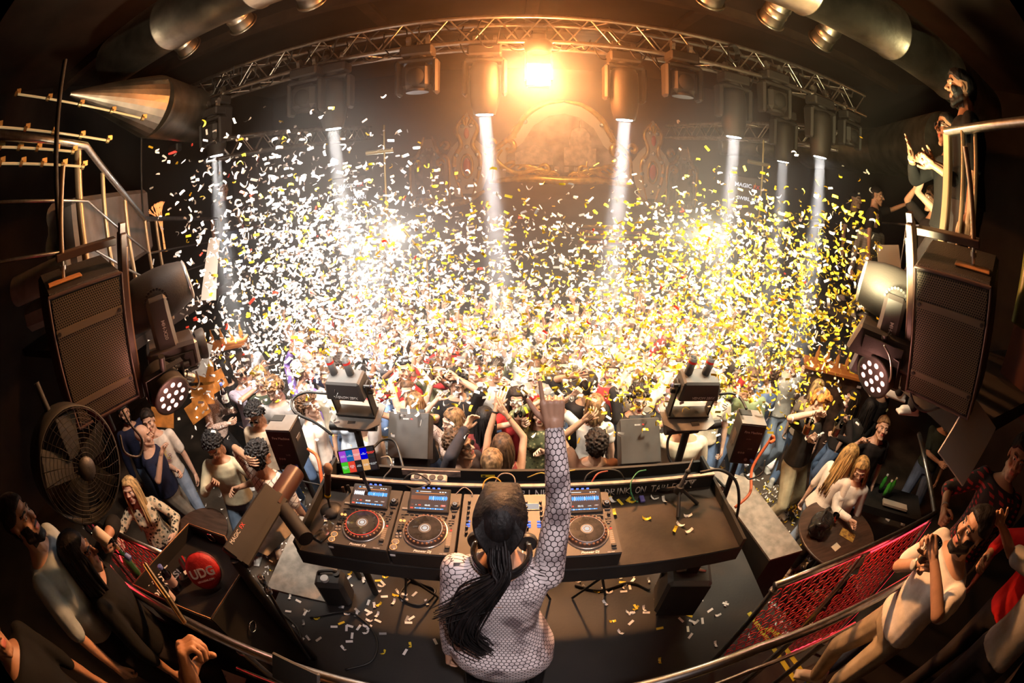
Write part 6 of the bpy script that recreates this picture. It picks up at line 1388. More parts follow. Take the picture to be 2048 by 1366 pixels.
e = tag(MB().box((0, 0, 0), (.40, .10, .03)).build('pale_tray', mat('cream_paper2', (.45, .40, .33), .6)), 'long pale tray on the dark ledge behind the women', 'tray'); e.location = at(1790, 1010, z=-2.9); e.rotation_euler = euler(0, 0, -38)
e = tag(MB().box((0, 0, -.05), (1.0, .5, .10)).build('dark_ledge', BLKM), 'dark ledge behind the two women, holding green bottles', 'ledge'); e.location = at(1785, 1000, z=-2.95); e.rotation_euler = euler(0, 0, -38)
# notepad and green sheet at right edge
e = tag(MB().box((0, 0, 0), (.26, .012, .34), bev=.004).build('clipboard', mat('white_sheet', (.50, .48, .46), .7)), 'white sheet on a clipboard hanging at the right edge', 'clipboard'); e.location = at(1937, 880, d=2.3); e.rotation_euler = euler(-35, 20, -55)
e = tag(MB().box((0, 0, 0), (.16, .012, .07)).build('neon_card', mat('neon_yellow', (.62, .75, .03), .6, emit=(.6, .8, .02), es=.15)), 'neon yellow card below the white sheet at the right edge', 'card'); e.location = at(1912, 917, d=2.3); e.rotation_euler = euler(-35, 10, -40)
e = tag(MB().lathe([(.05, 0), (.05, .42), (.04, .45)], n=24).build('green_canister', mat('olive_canister', (.10, .13, .02), .4)), 'olive green canister standing at the far right edge', 'canister'); e.location = at(2036, 650, d=2.4)
# ------------------------------------------------------------------ patterned cloth
def spots(name, base, spot, sc, thr=.32, spot2=None, edge=False, rnd_=1.0):
    m = bpy.data.materials.new(name); m.use_nodes = True; N = m.node_tree.nodes; L = m.node_tree.links; b = N['Principled BSDF']; b.inputs['Roughness'].default_value = .75
    tc = N.new('ShaderNodeTexCoord'); v = N.new('ShaderNodeTexVoronoi'); v.inputs['Scale'].default_value = sc; v.inputs['Randomness'].default_value = rnd_; L.new(tc.outputs['Object'], v.inputs['Vector'])
    t = N.new('ShaderNodeMath'); t.operation = 'LESS_THAN'; t.inputs[1].default_value = thr; L.new(v.outputs['Distance'], t.inputs[0])
    mx = N.new('ShaderNodeMix'); mx.data_type = 'RGBA'; mx.inputs[6].default_value = (*base, 1); mx.inputs[7].default_value = (*spot, 1); L.new(t.outputs[0], mx.inputs[0])
    if spot2:
        g = N.new('ShaderNodeMath'); g.operation = 'GREATER_THAN'; g.inputs[1].default_value = .5; L.new(v.outputs['Color'], g.inputs[0]); m2 = N.new('ShaderNodeMix'); m2.data_type = 'RGBA'; m2.inputs[6].default_value = (*spot, 1); m2.inputs[7].default_value = (*spot2, 1); L.new(g.outputs[0], m2.inputs[0]); L.new(m2.outputs[2], mx.inputs[7])
    L.new(mx.outputs[2], b.inputs['Base Color']); return m
def checks(name, c1, c2, sc, rot=0, mort=.03):
    m = bpy.data.materials.new(name); m.use_nodes = True; N = m.node_tree.nodes; L = m.node_tree.links; b = N['Principled BSDF']; b.inputs['Roughness'].default_value = .8
    tc = N.new('ShaderNodeTexCoord'); mp = N.new('ShaderNodeMapping'); mp.inputs['Rotation'].default_value = (0, R(rot), 0); L.new(tc.outputs['Object'], mp.inputs[0])
    br = N.new('ShaderNodeTexBrick'); br.offset = 0; br.inputs['Scale'].default_value = sc; br.inputs['Color1'].default_value = (*c1, 1); br.inputs['Color2'].default_value = (*c1, 1); br.inputs['Mortar'].default_value = (*c2, 1); br.inputs['Brick Width'].default_value = .5; br.inputs['Row Height'].default_value = .5; br.inputs['Mortar Size'].default_value = mort
    sx = N.new('ShaderNodeSeparateXYZ'); cx_ = N.new('ShaderNodeCombineXYZ'); L.new(mp.outputs[0], sx.inputs[0]); L.new(sx.outputs[0], cx_.inputs[0]); L.new(sx.outputs[2], cx_.inputs[1]); L.new(cx_.outputs[0], br.inputs['Vector'])
    L.new(br.outputs[0], b.inputs['Base Color']); return m
LEO = spots('leopard_blouse', (.62, .52, .36), (.03, .028, .02), 26, .42, (.30, .30, .22)); FLOR = spots('spotted_blouse', (.55, .40, .33), (.12, .06, .05), 95, .40); GREENP = spots('green_paisley_blouse', (.12, .13, .06), (.42, .38, .18), 30, .35, (.05, .06, .03))
DIAM = checks('diamond_print_shirt', (.52, .42, .33), (.10, .06, .05), 11, 45); PLAID = checks('red_plaid_shirt', (.26, .012, .012), (.008, .005, .005), 14, 0, .14); EYEL = spots('eyelet_blouse', (.72, .60, .50), (.45, .36, .30), 60, .16)
NAVY = ('navy', (.015, .018, .045)); WT = ('white', (.68, .63, .57)); BK = ('black', (.022, .018, .018)); CR = ('cream', (.58, .50, .38)); LIL = ('lilac', (.46, .40, .50)); JN = ('jeans', (.12, .17, .28)); JL = ('light_jeans', (.22, .28, .38)); DKP = ('dark_trousers', (.03, .025, .025)); SAND = ('sand_trousers', (.40, .34, .22)); GRY = ('grey', (.26, .24, .23)); TAN = ('tan', (.46, .36, .27))
P = person
# --- left side
P('woman with long blonde hair in a leopard-print blouse leaning at the left rail', 262, 980, .98, 130, sex=1, skin='pale', hair=('long', 'blonde'), hlen=.52, topmat=LEO, sleeve=1.9, lod=0, lh=(348, 1068), rh=(240, 1085), hturn=25, htilt=12)
P('bald man in a navy T-shirt turned right, hand on his chest', 288, 872, 1.03, 52, skin='pale', hair=('bald', 'dark'), top=NAVY, legs=('grey_jeans', (.16, .15, .13)), larm='cross', lod=0, wide=1.15, rh=(322, 912), sleeve=.75)
def x_flower(i):
    rg = random.Random(4); mb = MB(); fb = i['Fb']
    for k in range(30):
        u, v = rg.uniform(-.13, .13), rg.uniform(-.07, .07) ; c = i['pel'] + i['T'] * (.34 + v + u * .3) * i['s'] + i['Xb'] * u + fb * (.133 + .01 * (1 - (u / .14) ** 2) ) * i['s']
        mb.tube([i['L'](c) + i['Xb'] * .020 * math.cos(a) + i['T'] * .013 * math.sin(a) for a in [j * math.pi / 4 for j in range(8)]], .0028, 4, mi=k % 3, closed=True)
    mb.build('shirt_print', mat('print_plum', (.22, .04, .10), .6), mat('print_yellow', (.7, .5, .05), .6), BLK, parent=i['e'])
P('man in a white T-shirt with a flower print, looking at the camera', 297, 842, 1.06, 140, skin='pale', hair=('short', 'dark'), top=WT, legs=JL, larm='down', rarm='down', lod=0, extras=[x_flower], sleeve=.7)
P('bearded man in a dark jacket with white collar under the left loudspeaker', 248, 826, 1.04, 110, skin='mid', hair=('short', 'black'), top=NAVY, sleeve=1.9, lod=1, extras=[x_beard('black')])
P('ponytailed woman in a small-spotted blouse holding a clear bottle', 409, 772, 1.0, 58, sex=1, skin='pale', hair=('pony', 'light'), topmat=FLOR, sleeve=1.9, legs=DKP, lod=0, lh=(461, 822), rh=(455, 848), lpose='grip')
P('curly-haired man in an open sand-coloured shirt looking down', 428, 892, 1.0, 160, skin='tan', hair=('curly', 'black'), top=('sand_shirt', (.42, .37, .25)), legs=('blue_jeans', (.10, .14, .20)), lh=(478, 975), rh=(425, 968), sleeve=1.35, htilt=-28, lod=0)
P('dark curly-haired man seen from behind in a diamond-patterned shirt', 520, 912, 1.02, 10, skin='tan', hair=('curly', 'black'), topmat=DIAM, legs=('grey_jeans', (.2, .19, .17)), lh=(492, 915), sleeve=.8, lod=0)
P('young man with round glasses in a camel sweater over a white collar', 511, 830, .98, 170, skin='tan', hair=('curly', 'black'), top=('camel_sweater', (.45, .34, .24)), sleeve=1.9, htilt=-22, lod=0, extras=[x_glasses()])
P('man in a lilac T-shirt with sunglasses, arm bent across his chest', 481, 745, 1.05, 120, skin='mid', hair=('buzz', 'dark'), top=LIL, sleeve=.8, rh=(515, 775), lod=1, extras=[x_glasses(dark=True)])
P('tall man in a grey T-shirt holding his chin behind the lilac T-shirt', 488, 690, 1.08, 120, skin='mid', hair=('short', 'dark'), top=GRY, sleeve=.7, rh=(520, 735), lod=1)
P('person in black with a strap, back turned, left of the lilac T-shirt', 452, 738, 1.02, 30, skin='pale', hair=('bob', 'black'), top=BK, sleeve=1.0, lod=1)
P('blond man with a brightly lit face beside the lilac T-shirt', 521, 757, 1.04, 150, skin='pale', hair=('quiff', 'gold'), top=('olive_dark', (.05, .06, .04)), sleeve=1.2, lod=1, extras=[x_text('', .02)])
P('young man with curly light hair in a grey polo looking down', 548, 780, 1.02, 150, skin='pale', hair=('curly', 'light'), top=GRY, sleeve=1.0, htilt=-20, hturn=30, lod=1)
P('person in a purple hoodie and pale green cap, one arm up', 601, 744, 1.03, 20, skin='mid', hair=('short', 'brown'), top=('purple_hoodie', (.22, .14, .45)), sleeve=1.9, lh=(582, 705), lod=1, extras=[x_cap((.45, .52, .38), 'pale_green_cap')])
P('smiling man partly hidden left of the left jet machine', 655, 754, 1.02, 160, skin='mid', hair=('short', 'brown'), top=CR, lod=1)
P('man in profile with curly hair just left of the left jet machine', 618, 812, .98, 80, skin='pale', hair=('curly', 'brown'), top=WT, sleeve=1.5, lod=1)
P('person in a pale blue top behind the left jet machine yoke', 690, 800, .96, 160, sex=1, skin='mid', hair=('long', 'brown'), top=('pale_blue', (.42, .48, .56)), lod=1)
P('person in a sheer grey shirt raising an arm with a thin bracelet', 735, 838, 1.0, 60, skin='mid', hair=('short', 'dark'), top=('sheer_grey', (.42, .39, .38)), sleeve=1.0, rh=(745, 752), lod=0, extras=[x_band(1, (.05, .03, .02), 'bracelet', .030, .006)], rpose='fist')
# --- centre front
P('woman shouting with mouth wide open and both arms raised', 815, 780, .97, 185, sex=1, skin='pale', hair=('pony', 'brown'), top=('skin_top', (.50, .32, .22)), sleeve=0, lh=(835, 732), rh=(813, 730), lpose='point', rpose='open', mouth=1, lod=0, hturn=-10)
P('woman with tangled honey-blonde hair seen from behind, fingers spread', 832, 808, .96, 10, sex=1, skin='mid', hair=('long', 'light'), hlen=.34, top=BK, lh=(795, 838), rh=(822, 832), lpose='claw', rpose='open', lod=0)
P('woman with sunglasses pushed up in her hair, finger raised', 905, 842, .96, 190, sex=1, skin='pale', hair=('long', 'light'), hlen=.3, topmat=FLOR, sleeve=.4, rh=(873, 800), rpose='point', lod=0, extras=[x_glasses(dark=True, up=48)], hturn=40)
P('man in a black shirt with a fist held before his face', 915, 765, 1.04, 185, skin='mid', hair=('messy', 'black'), top=BK, sleeve=1.0, lh=(915, 757), lpose='fist', hturn=-30, htilt=-15, lod=0)
P('man with wraparound sunglasses in a dark hooded jacket at the stage edge', 922, 892, 1.02, 130, skin='mid', hair=('curly', 'brown'), top=('dark_hoodie', (.035, .03, .035)), sleeve=1.9, hturn=-15, htilt=20, lod=0, extras=[x_glasses(dark=True)], rh=(930, 858), rpose='relax')
P('person with long straight black hair seen from behind', 970, 838, .98, 0, sex=1, skin='mid', hair=('long', 'black'), hlen=.45, top=('maroon', (.16, .03, .03)), lod=1)
P('brown-haired woman with both bare arms raised, watch and chain on her wrists', 1005, 893, .97, 5, sex=1, skin='mid', hair=('long', 'brown'), hlen=.32, top=('maroon', (.16, .03, .03)), sleeve=0, lh=(996, 796), rh=(1013, 830), lpose='open', rpose='open', lod=0, extras=[x_band(0, (.02, .02, .02), 'wristwatch', .030, .016), x_band(1, (.30, .16, .05), 'chain_bracelet', .028, .006)])
P('person with short straight blond-brown hair at the stage edge, seen from above', 984, 925, .96, 0, skin='pale', hair=('short', 'light'), top=('dark_hoodie', (.035, .03, .035)), lod=1)
P('woman in white-rimmed glasses and a red scarf holding an iced drink', 1033, 798, 1.0, 180, sex=1, skin='pale', hair=('long', 'dark'), hlen=.4, top=('deep_red', (.34, .02, .02)), sleeve=.9, lh=(1022, 768), lpose='fist', rh=(1035, 845), rpose='grip', lod=0, extras=[x_glasses(white=True)])
P('woman in a green patterned open blouse pointing a finger', 1080, 824, .98, 185, sex=1, skin='pale', hair=('long', 'light'), hlen=.3, topmat=GREENP, sleeve=1.7, rh=(1075, 806), rpose='point', lh=(1090, 905), lod=0)
P('tanned man with round brown hair behind the red scarf woman', 992, 738, 1.02, 175, skin='tan', hair=('short', 'dark'), top=WT, lod=1)
P('laughing man with short hair right of the raised hand', 1070, 742, 1.04, 180, skin='pale', hair=('buzz', 'brown'), top=('grey2', (.3, .29, .28)), mouth=1, lod=1)
P('young man in a black T-shirt smiling in the middle of the confetti', 1036, 676, 1.06, 180, skin='pale', hair=('short', 'brown'), top=BK, lod=1)
P('man in a yellow-brown shirt in the crowd behind the smiling man', 1110, 700, 1.05, 170, skin='mid', hair=('short', 'dark'), top=('ochre', (.4, .28, .08)), lod=1)
P('person with brown fringe hair seen from behind, arm up with a ring', 1190, 812, .98, 10, sex=1, skin='pale', hair=('bob', 'light'), top=WT, sleeve=.5, lh=(1146, 790), lpose='fist', lod=0)
P('man reaching an open palm toward the DJ, dark sleeve', 1178, 770, 1.05, 20, skin='mid', hair=('short', 'dark'), top=BK, sleeve=1.0, lh=(1143, 752), lpose='open', lod=1)
P('dark-haired person in silhouette right of the raised arm', 1192, 888, .98, 0, skin='mid', hair=('messy', 'dark'), top=('brown_top', (.16, .08, .05)), lod=0, lh=(1166, 842), lpose='claw')
P('young man in glasses and a black hoodie with one arm raised', 1277, 800, 1.0, 180, skin='pale', hair=('curly', 'dark'), top=BK, sleeve=1.1, rh=(1255, 742), rpose='claw', lod=0, extras=[x_glasses()], mouth=1)
P('person with both pale arms high above the crowd, tattooed wrist', 1288, 745, 1.06, 10, skin='pale', hair=('short', 'gold'), top=CR, sleeve=.8, lh=(1284, 672), rh=(1355, 690), lpose='open', rpose='open', lod=1)
P('person in a loose cream shirt behind the right jet machine, arms wide', 1372, 842, 1.05, 190, skin='mid', hair=('short', 'brown'), top=CR, sleeve=1.5, rh=(1340, 838), lod=0, wide=1.15)
P('curly blond person just right of the right jet machine', 1432, 775, 1.02, 190, skin='pale', hair=('curly', 'gold'), top=CR, lod=1)
# --- right side
P('man in a green open jacket smiling to the left', 1503, 760, 1.04, 215, skin='tan', hair=('short', 'brown'), top=('sage_green', (.22, .27, .14)), sleeve=1.6, lod=0, rh=(1478, 790))
P('man seen from behind in a blue denim jacket', 1540, 748, 1.06, -25, skin='mid', hair=('messy', 'brown'), top=('denim_jacket', (.10, .14, .25)), sleeve=1.9, lod=0)
P('laughing man in an open grey shirt over a white T-shirt, fist raised', 1588, 722, 1.10, 180, skin='pale', hair=('short', 'brown'), top=('open_grey_shirt', (.40, .39, .36)), sleeve=1.0, lh=(1613, 742), lpose='fist', mouth=1, legs=JL, lod=0)
P('dark-bearded man in a black T-shirt near the glowing bar ledge', 1642, 722, 1.08, 180, skin='mid', hair=('short', 'black'), top=BK, lod=1, extras=[x_beard('black')])
P('ash-blonde woman with a purple clip, back of her head to the camera', 1635, 778, .98, 60, sex=1, skin='pale', hair=('bob', 'blonde'), top=('beige_top', (.35, .26, .2)), lod=0)
P('ginger-haired man in a black T-shirt with white chest lettering, cup in hand', 1640, 806, 1.10, 165, skin='pale', hair=('quiff', 'ginger'), top=('black_tee', (.030, .025, .022)), legs=SAND, sleeve=.7, rh=(1630, 826), rpose='fist', lh=(1622, 875), lpose='grip', rpole=(-1, .2, .1), htilt=-15, hroll=-10, mouth=0, lod=0, stance=.2, extras=[x_text('SVENTI', .062, .40)])
P('smiling woman in a coral blazer over black', 1697, 772, 1.0, 200, sex=1, skin='pale', hair=('long', 'brown'), top=('coral_blazer', (.62, .14, .08)), sleeve=1.9, lod=0, hroll=-20, lh=(1655, 880))
P('dark-haired woman in profile wearing black, hand raised with fingers out', 1704, 798, .98, 300, sex=1, skin='pale', hair=('long', 'dark'), top=BK, sleeve=1.8, lod=0, rh=(1695, 842), rpose='horns', lh=(1672, 872), lpose='grip')
P('person in a black sleeveless top, long black hair, facing away', 1738, 815, .98, 20, sex=1, skin='pale', hair=('long', 'black'), top=('charcoal', (.04, .038, .036)), lod=1)
def x_jersey(i):
    c = i['pel'] + i['T'] * .42 * i['s'] + i['Fb'] * .135 * i['s'] - i['Xb'] * .06
    MB().ball(i['L'](c), (.022, .012, .028), n=12).build('crest_badge', mat('badge', (.5, .45, .2), .5), parent=i['e']); S, E = i['arms'][0][0], i['arms'][0][1]
    MB().tube([i['L'](S + Vector((0, 0, .072))), i['L'](S * .75 + E * .25 + Vector((0, 0, .075))), i['L'](S * .45 + E * .55 + Vector((0, 0, .066)))], .022, 8).build('sleeve_stripe', mat('neon_stripe', (.5, .62, .03), .6), parent=i['e'])
P('person in a black football shirt with neon shoulder stripe, below the right loudspeaker', 1774, 775, 1.04, 170, skin='mid', hair=('short', 'dark'), top=BK, sleeve=.9, lod=0, extras=[x_jersey])
P('young man in a black T-shirt glancing up at the camera, finger raised', 1765, 856, 1.02, 200, skin='pale', hair=('short', 'light'), top=BK, sleeve=.7, rh=(1718, 885), rpose='point', hturn=20, htilt=15, lod=0)
P('blonde woman in a white eyelet blouse leaning in to whisper', 1700, 912, .99, 85, sex=1, skin='pale', hair=('long', 'gold'), hlen=.52, topmat=EYEL, sleeve=1.1, legs=JL, lod=0, lean=10, htilt=-12)
P('woman with long honey hair in a white shirt listening with a smile', 1722, 938, .97, 225, sex=1, skin='pale', hair=('long', 'gold'), hlen=.55, top=WT, sleeve=1.9, legs=BK, lod=0, htilt=-18, rh=(1700, 1040), hroll=12)
P('grey-bearded man with a tattooed forearm behind the right railing', 1897, 840, 1.05, 235, skin='mid', hair=('short', 'grey'), top=('dark_green_tee', (.03, .045, .04)), sleeve=.7, rh=(1878, 925), lod=0, extras=[x_beard('grey')])
P('person in a red plaid shirt reaching a watch-wearing hand to the rail', 2035, 915, 1.0, 250, d=2.9, skin='tan', hair=('short', 'dark'), topmat=PLAID, sleeve=1.2, rh=(1888, 1020), rpose='grip', lod=0, extras=[x_band(1, (.3, .25, .2), 'wristwatch', .030, .018)])
wt = P('bearded man in a white T-shirt with a big white watch, cup in both hands', 1945, 1062, 1.02, 296, ground=ZB, d=2.30, skin='mid', hair=('short', 'black'), top=('white_tee', (.74, .70, .66)), legs=('khaki', (.34, .28, .2)), sleeve=.8, rh=(1843, 1128), lh=(1868, 1120), rpose='grip', lpose='grip', lod=0, htilt=8, extras=[x_beard('black'), x_band(1, (.75, .72, .66), 'wristwatch', .033, .03, face=(.6, .58, .52))], wide=1.1)
P('person at the right edge with a hand raised, seen only in part', 2160, 1110, 1.0, 262, ground=ZB, d=2.5, skin='mid', hair=('short', 'dark'), top=('grey_tee', (.3, .28, .25)), legs=BK, sleeve=.8, rh=(2003, 1050), rpose='claw', lod=1)
P('person in a red sleeve stretching an arm in from the right edge', 2150, 1040, 1.0, 265, ground=ZB, d=2.7, skin='mid', hair=('short', 'dark'), legs=BK, top=('bright_red', (.62, .02, .02)), sleeve=1.7, rh=(1975, 1110), rpose='relax', lod=1)
# lower left, behind the rail
P('bearded man in a pale satin blue T-shirt with a black bead necklace', 42, 1042, 1.0, 50, ground=ZB, d=2.25, skin='mid', hair=('short', 'black'), top=('satin_blue', (.30, .36, .40)), legs=BK, sleeve=.9, lod=0, htilt=10, extras=[x_beard('black')])
bh = P('dark-clothed person holding up a clear bottle of pale drink at left', 160, 1110, .95, 40, ground=ZB, d=2.3, skin='tan', hair=('long', 'black'), top=('black_top', (.008, .008, .008)), sleeve=1.4, lh=(212, 1078), lpose='grip', lod=0, legs=BK)
P('dark silhouetted person at the lower left edge', -30, 1260, .95, 60, ground=ZB, d=2.0, skin='tan', hair=('short', 'black'), top=('black_top', (.008, .008, .008)), sleeve=1.2, lod=1)
hp = P('person filming with a raised phone, red paper wristband', 300, 1560, 1.0, 30, ground=ZB, d=1.15, skin='tan', hair=('short', 'dark'), top=('black_top', (.008, .008, .008)), sleeve=.6, rh=(372, 1298, .92), rpose='grip', lod=0, rpole=(1, -.2, -1), legs=BK, extras=[x_band(1, (.65, .02, .02), 'paper_wristband', .033, .022)])
hp2 = P('person whose hand holds a phone flat at the bottom edge', 620, 1640, 1.0, 10, ground=ZB, d=1.4, skin='tan', hair=('short', 'dark'), top=('black_top', (.008, .008, .008)), sleeve=.6, rh=(640, 1372, 1.12), rpose='grip', lod=0, legs=BK)
# right gallery
ZGR = -1.25
P('bearded man in black high on the right gallery, arm bent', 1922, 180, 1.0, 322, d=2.9, ground=-.8, skin='tan', hair=('short', 'black'), top=('black_top', (.008, .008, .008)), sleeve=.9, rh=(1870, 328), rpose='open', lod=0, legs=BK, extras=[x_beard('black')])
P('man with glasses behind the right gallery post, clapping', 1897, 262, .95, 300, d=3.1, ground=-.8, skin='tan', hair=('buzz', 'black'), top=('black_top', (.008, .008, .008)), sleeve=1.6, rh=(1822, 310), rpose='open', lh=(1868, 332), lod=0, legs=BK, extras=[x_glasses(), x_band(1, (.5, .5, .5), 'wristwatch', .03, .016)])
P('person with bare raised arms on the right gallery below the post', 1897, 378, .98, 300, d=3.7, ground=-1.4, sex=1, skin='pale', hair=('long', 'black'), top=BK, sleeve=0, rh=(1848, 352), rpose='relax', lod=1, legs=BK)
P('person in black with both forearms raised, farther along the right gallery', 1866, 400, .98, 300, d=4.3, ground=-1.4, skin='mid', hair=('short', 'dark'), top=BK, sleeve=.8, rh=(1830, 378), rpose='fist', lod=1, legs=BK)
P('shaven-headed man in a dark T-shirt gesturing on the far right gallery', 1754, 392, 1.0, 150, d=6.3, ground=-1.4, legs=BK, skin='mid', hair=('buzz', 'black'), top=BK, sleeve=.7, lh=(1812, 408), lod=1)
P('man standing in haze on the far right gallery beside the gesturing man', 1712, 400, 1.0, 170, d=7.0, ground=-1.4, legs=BK, skin='mid', hair=('short', 'black'), top=BK, lod=1)
P('person in a hooded coat on the left gallery, dim behind the confetti', 447, 378, 1.0, 120, d=7.0, ground=-1.3, skin='mid', hair=('buzz', 'dark'), top=BK, lod=1)
P('person in a grey checked coat standing below the far right gallery rail', 1748, 436, 1.0, 200, d=6.2, ground=-1.4, skin='mid', hair=('short', 'dark'), topmat=checks('grey_check', (.22, .21, .2), (.1, .1, .1), 14), sleeve=1.9, legs=('grey_jeans', (.2, .19, .17)), lod=1)
struct(MB().box((6.2, 7.6, -1.46), (3.6, 8.8, .12)).build('floor_gallery_right', WALLM)); struct(MB().box((5.15, 1.18, -.87), (5.7, .85, .12)).build('floor_gallery_near', WALLM))

# props in hands
def grip_pt(i, arm, k=.10): S, E, Wp, pose, s = i['arms'][arm]; d_ = (Wp - E).normalized(); return Wp + d_ * k, d_
q, d_ = grip_pt(bh, 0); bottle('clear bottle of pale drink held up by the dark-clothed person', q + Vector((-.10, .02, .09)), h=.28, r=.033, label=(.5, .45, .4), rot=euler(20, 125, 30))
q, d_ = grip_pt(wt, 1); tumbler('clear plastic cup of ice held by the bearded man in white', q + Vector((-.02, .05, -.03)), (.45, .33, .22), .13, .042, straw=False)
q, d_ = grip_pt(hp, 1); e = empty('smartphone', at(327, 1184, d=.95), None, 'smartphone held up on edge, gold-lit, at lower left', 'phone'); a1, a2 = at(303, 1150, d=1.02), at(352, 1218, d=.895)
M = frame((a2 - a1), z=at(330, 1180, d=1).cross(a2 - a1).normalized() - at(330, 1180, d=1) * .16, loc=(0, 0, 0)); mb = MB(); mb.M = M; mb.box((0, 0, 0), (.155, .075, .009), bev=.004); mb.build('body', mat('champagne_phone', (.45, .34, .18), .25, .8), parent=e); mb = MB(); mb.M = M; mb.box((0, 0, -.0052), (.145, .068, .001)); mb.build('screen', mat('phone_glass2', (.02, .018, .015), .06), parent=e); mb = MB(); mb.M = M; mb.box((0, 0, .0056), (.15, .07, .002)); mb.build('rear_case', mat('clear_case', (.5, .36, .14), .2), parent=e)
e = empty('smartphone', at(590, 1352, d=1.1), euler(38, -10, -12), 'dark smartphone held flat at the bottom edge, silver frame', 'phone'); MB().box((0, 0, 0), (.155, .078, .010), bev=.004).build('body', mat('silver_edge', (.5, .48, .45), .2, .9), parent=e); MB().box((0, 0, .0056), (.145, .070, .001)).build('screen', mat('phone_glass2', (.02, .018, .015), .06), parent=e)
# glass cups of the crowd
tumbler('iced drink held by the red scarf woman', at(1036, 850, d=3.75) , (.65, .45, .38)); tumbler('amber drink held by the ginger-haired man', at(1610, 868, d=3.55), (.55, .26, .10)); tumbler('iced drink between the coral blazer and the woman in black', at(1668, 872, d=3.5), (.4, .3, .2))
bottle('clear glass bottle held by the ponytailed woman', at(457, 815, d=4.0), h=.24, r=.03, label=(.7, .68, .65))
fcap = None

# --- the packed dance floor behind: prototypes, then copies with their own clothes
PROT = []
CROWD_G = 'dancers packed in the middle of the floor'
for k, (sx, hr, la, ra, sl) in enumerate(((0, ('short', 'brown'), 'up', 'fist', .7), (1, ('long', 'brown'), 'half', 'up', .5), (0, ('curly', 'dark'), 'vee', 'vee', .7), (1, ('long', 'blonde'), 'up', 'up', .4), (0, ('short', 'black'), 'half', 'half', 1.0), (1, ('bob', 'dark'), 'point', 'half', .6))):
    PROT.append((P('prototype', 1000, 640, 1.0, 180, sex=sx, skin=('pale', 'mid', 'tan')[k % 3], hair=hr, larm=la, rarm=ra, sleeve=sl, lod=2, mouth=k % 2), sx, la, ra))
TOPS = [('white', (.68, .63, .57)), ('black', (.022, .018, .018)), ('red', (.5, .03, .03)), ('grey', (.26, .24, .23)), ('cream', (.58, .50, .38)), ('pink', (.6, .3, .28)), ('navy', (.015, .018, .045)), ('olive', (.12, .12, .06))]
def recolor(o, m): o.material_slots[0].link = 'OBJECT'; o.material_slots[0].material = m
spotsxy = []
rg = random.Random(11)
for row, (py, n, x0, x1) in enumerate(((735, 9, 640, 1480), (700, 13, 600, 1500), (668, 14, 560, 1560), (640, 14, 600, 1520), (618, 12, 640, 1480))):
    for k in range(n): spotsxy.append((x0 + (x1 - x0) * (k + rg.uniform(.15, .85)) / n, py + rg.uniform(-8, 8), row))
used0 = set()
armtxt = {'up': 'one arm up', 'half': 'hands half raised', 'vee': 'both arms spread up', 'point': 'pointing up'}
for j, (px, py, row) in enumerate(spotsxy):
    if any(abs(px - a) < 26 and abs(py - b) < 26 for a, b in ((1036, 676), (1110, 700), (992, 738), (1070, 742), (655, 754), (1503, 760), (1290, 740), (1540, 748))): continue
    k = rg.randrange(6); i0, sx, la, ra = PROT[k]; tn, tcol = TOPS[rg.randrange(8)]; sc = rg.uniform(.95, 1.06)
    hz_ = ZF + 1.60 * sc; hcp = at(px, py, z=hz_); lab = '%s in a %s top among the dancers behind the confetti, %s' % ('woman' if sx else 'man', tn, armtxt[la])
    if k not in used0: c = i0['e']; used0.add(k); c['label'] = lab; c['group'] = CROWD_G
    else: c = copy_tree(i0['e'], label=lab, group=CROWD_G)
    c.rotation_euler = (0, 0, R(rg.uniform(-28, 28))); c.scale = (sc, sc, sc); c.location = (hcp.x, hcp.y, ZF)
    for ch in c.children:
        if ch.name.startswith('top'): recolor(ch, cloth('c_' + tn, tcol))
        if ch.name.startswith('trousers'): recolor(ch, cloth(*rg.choice([JN, DKP, JL])))
for k, (i0, *_r) in enumerate(PROT):
    if k not in used0:
        for ch in list(i0['e'].children): bpy.data.objects.remove(ch)
        bpy.data.objects.remove(i0['e'])
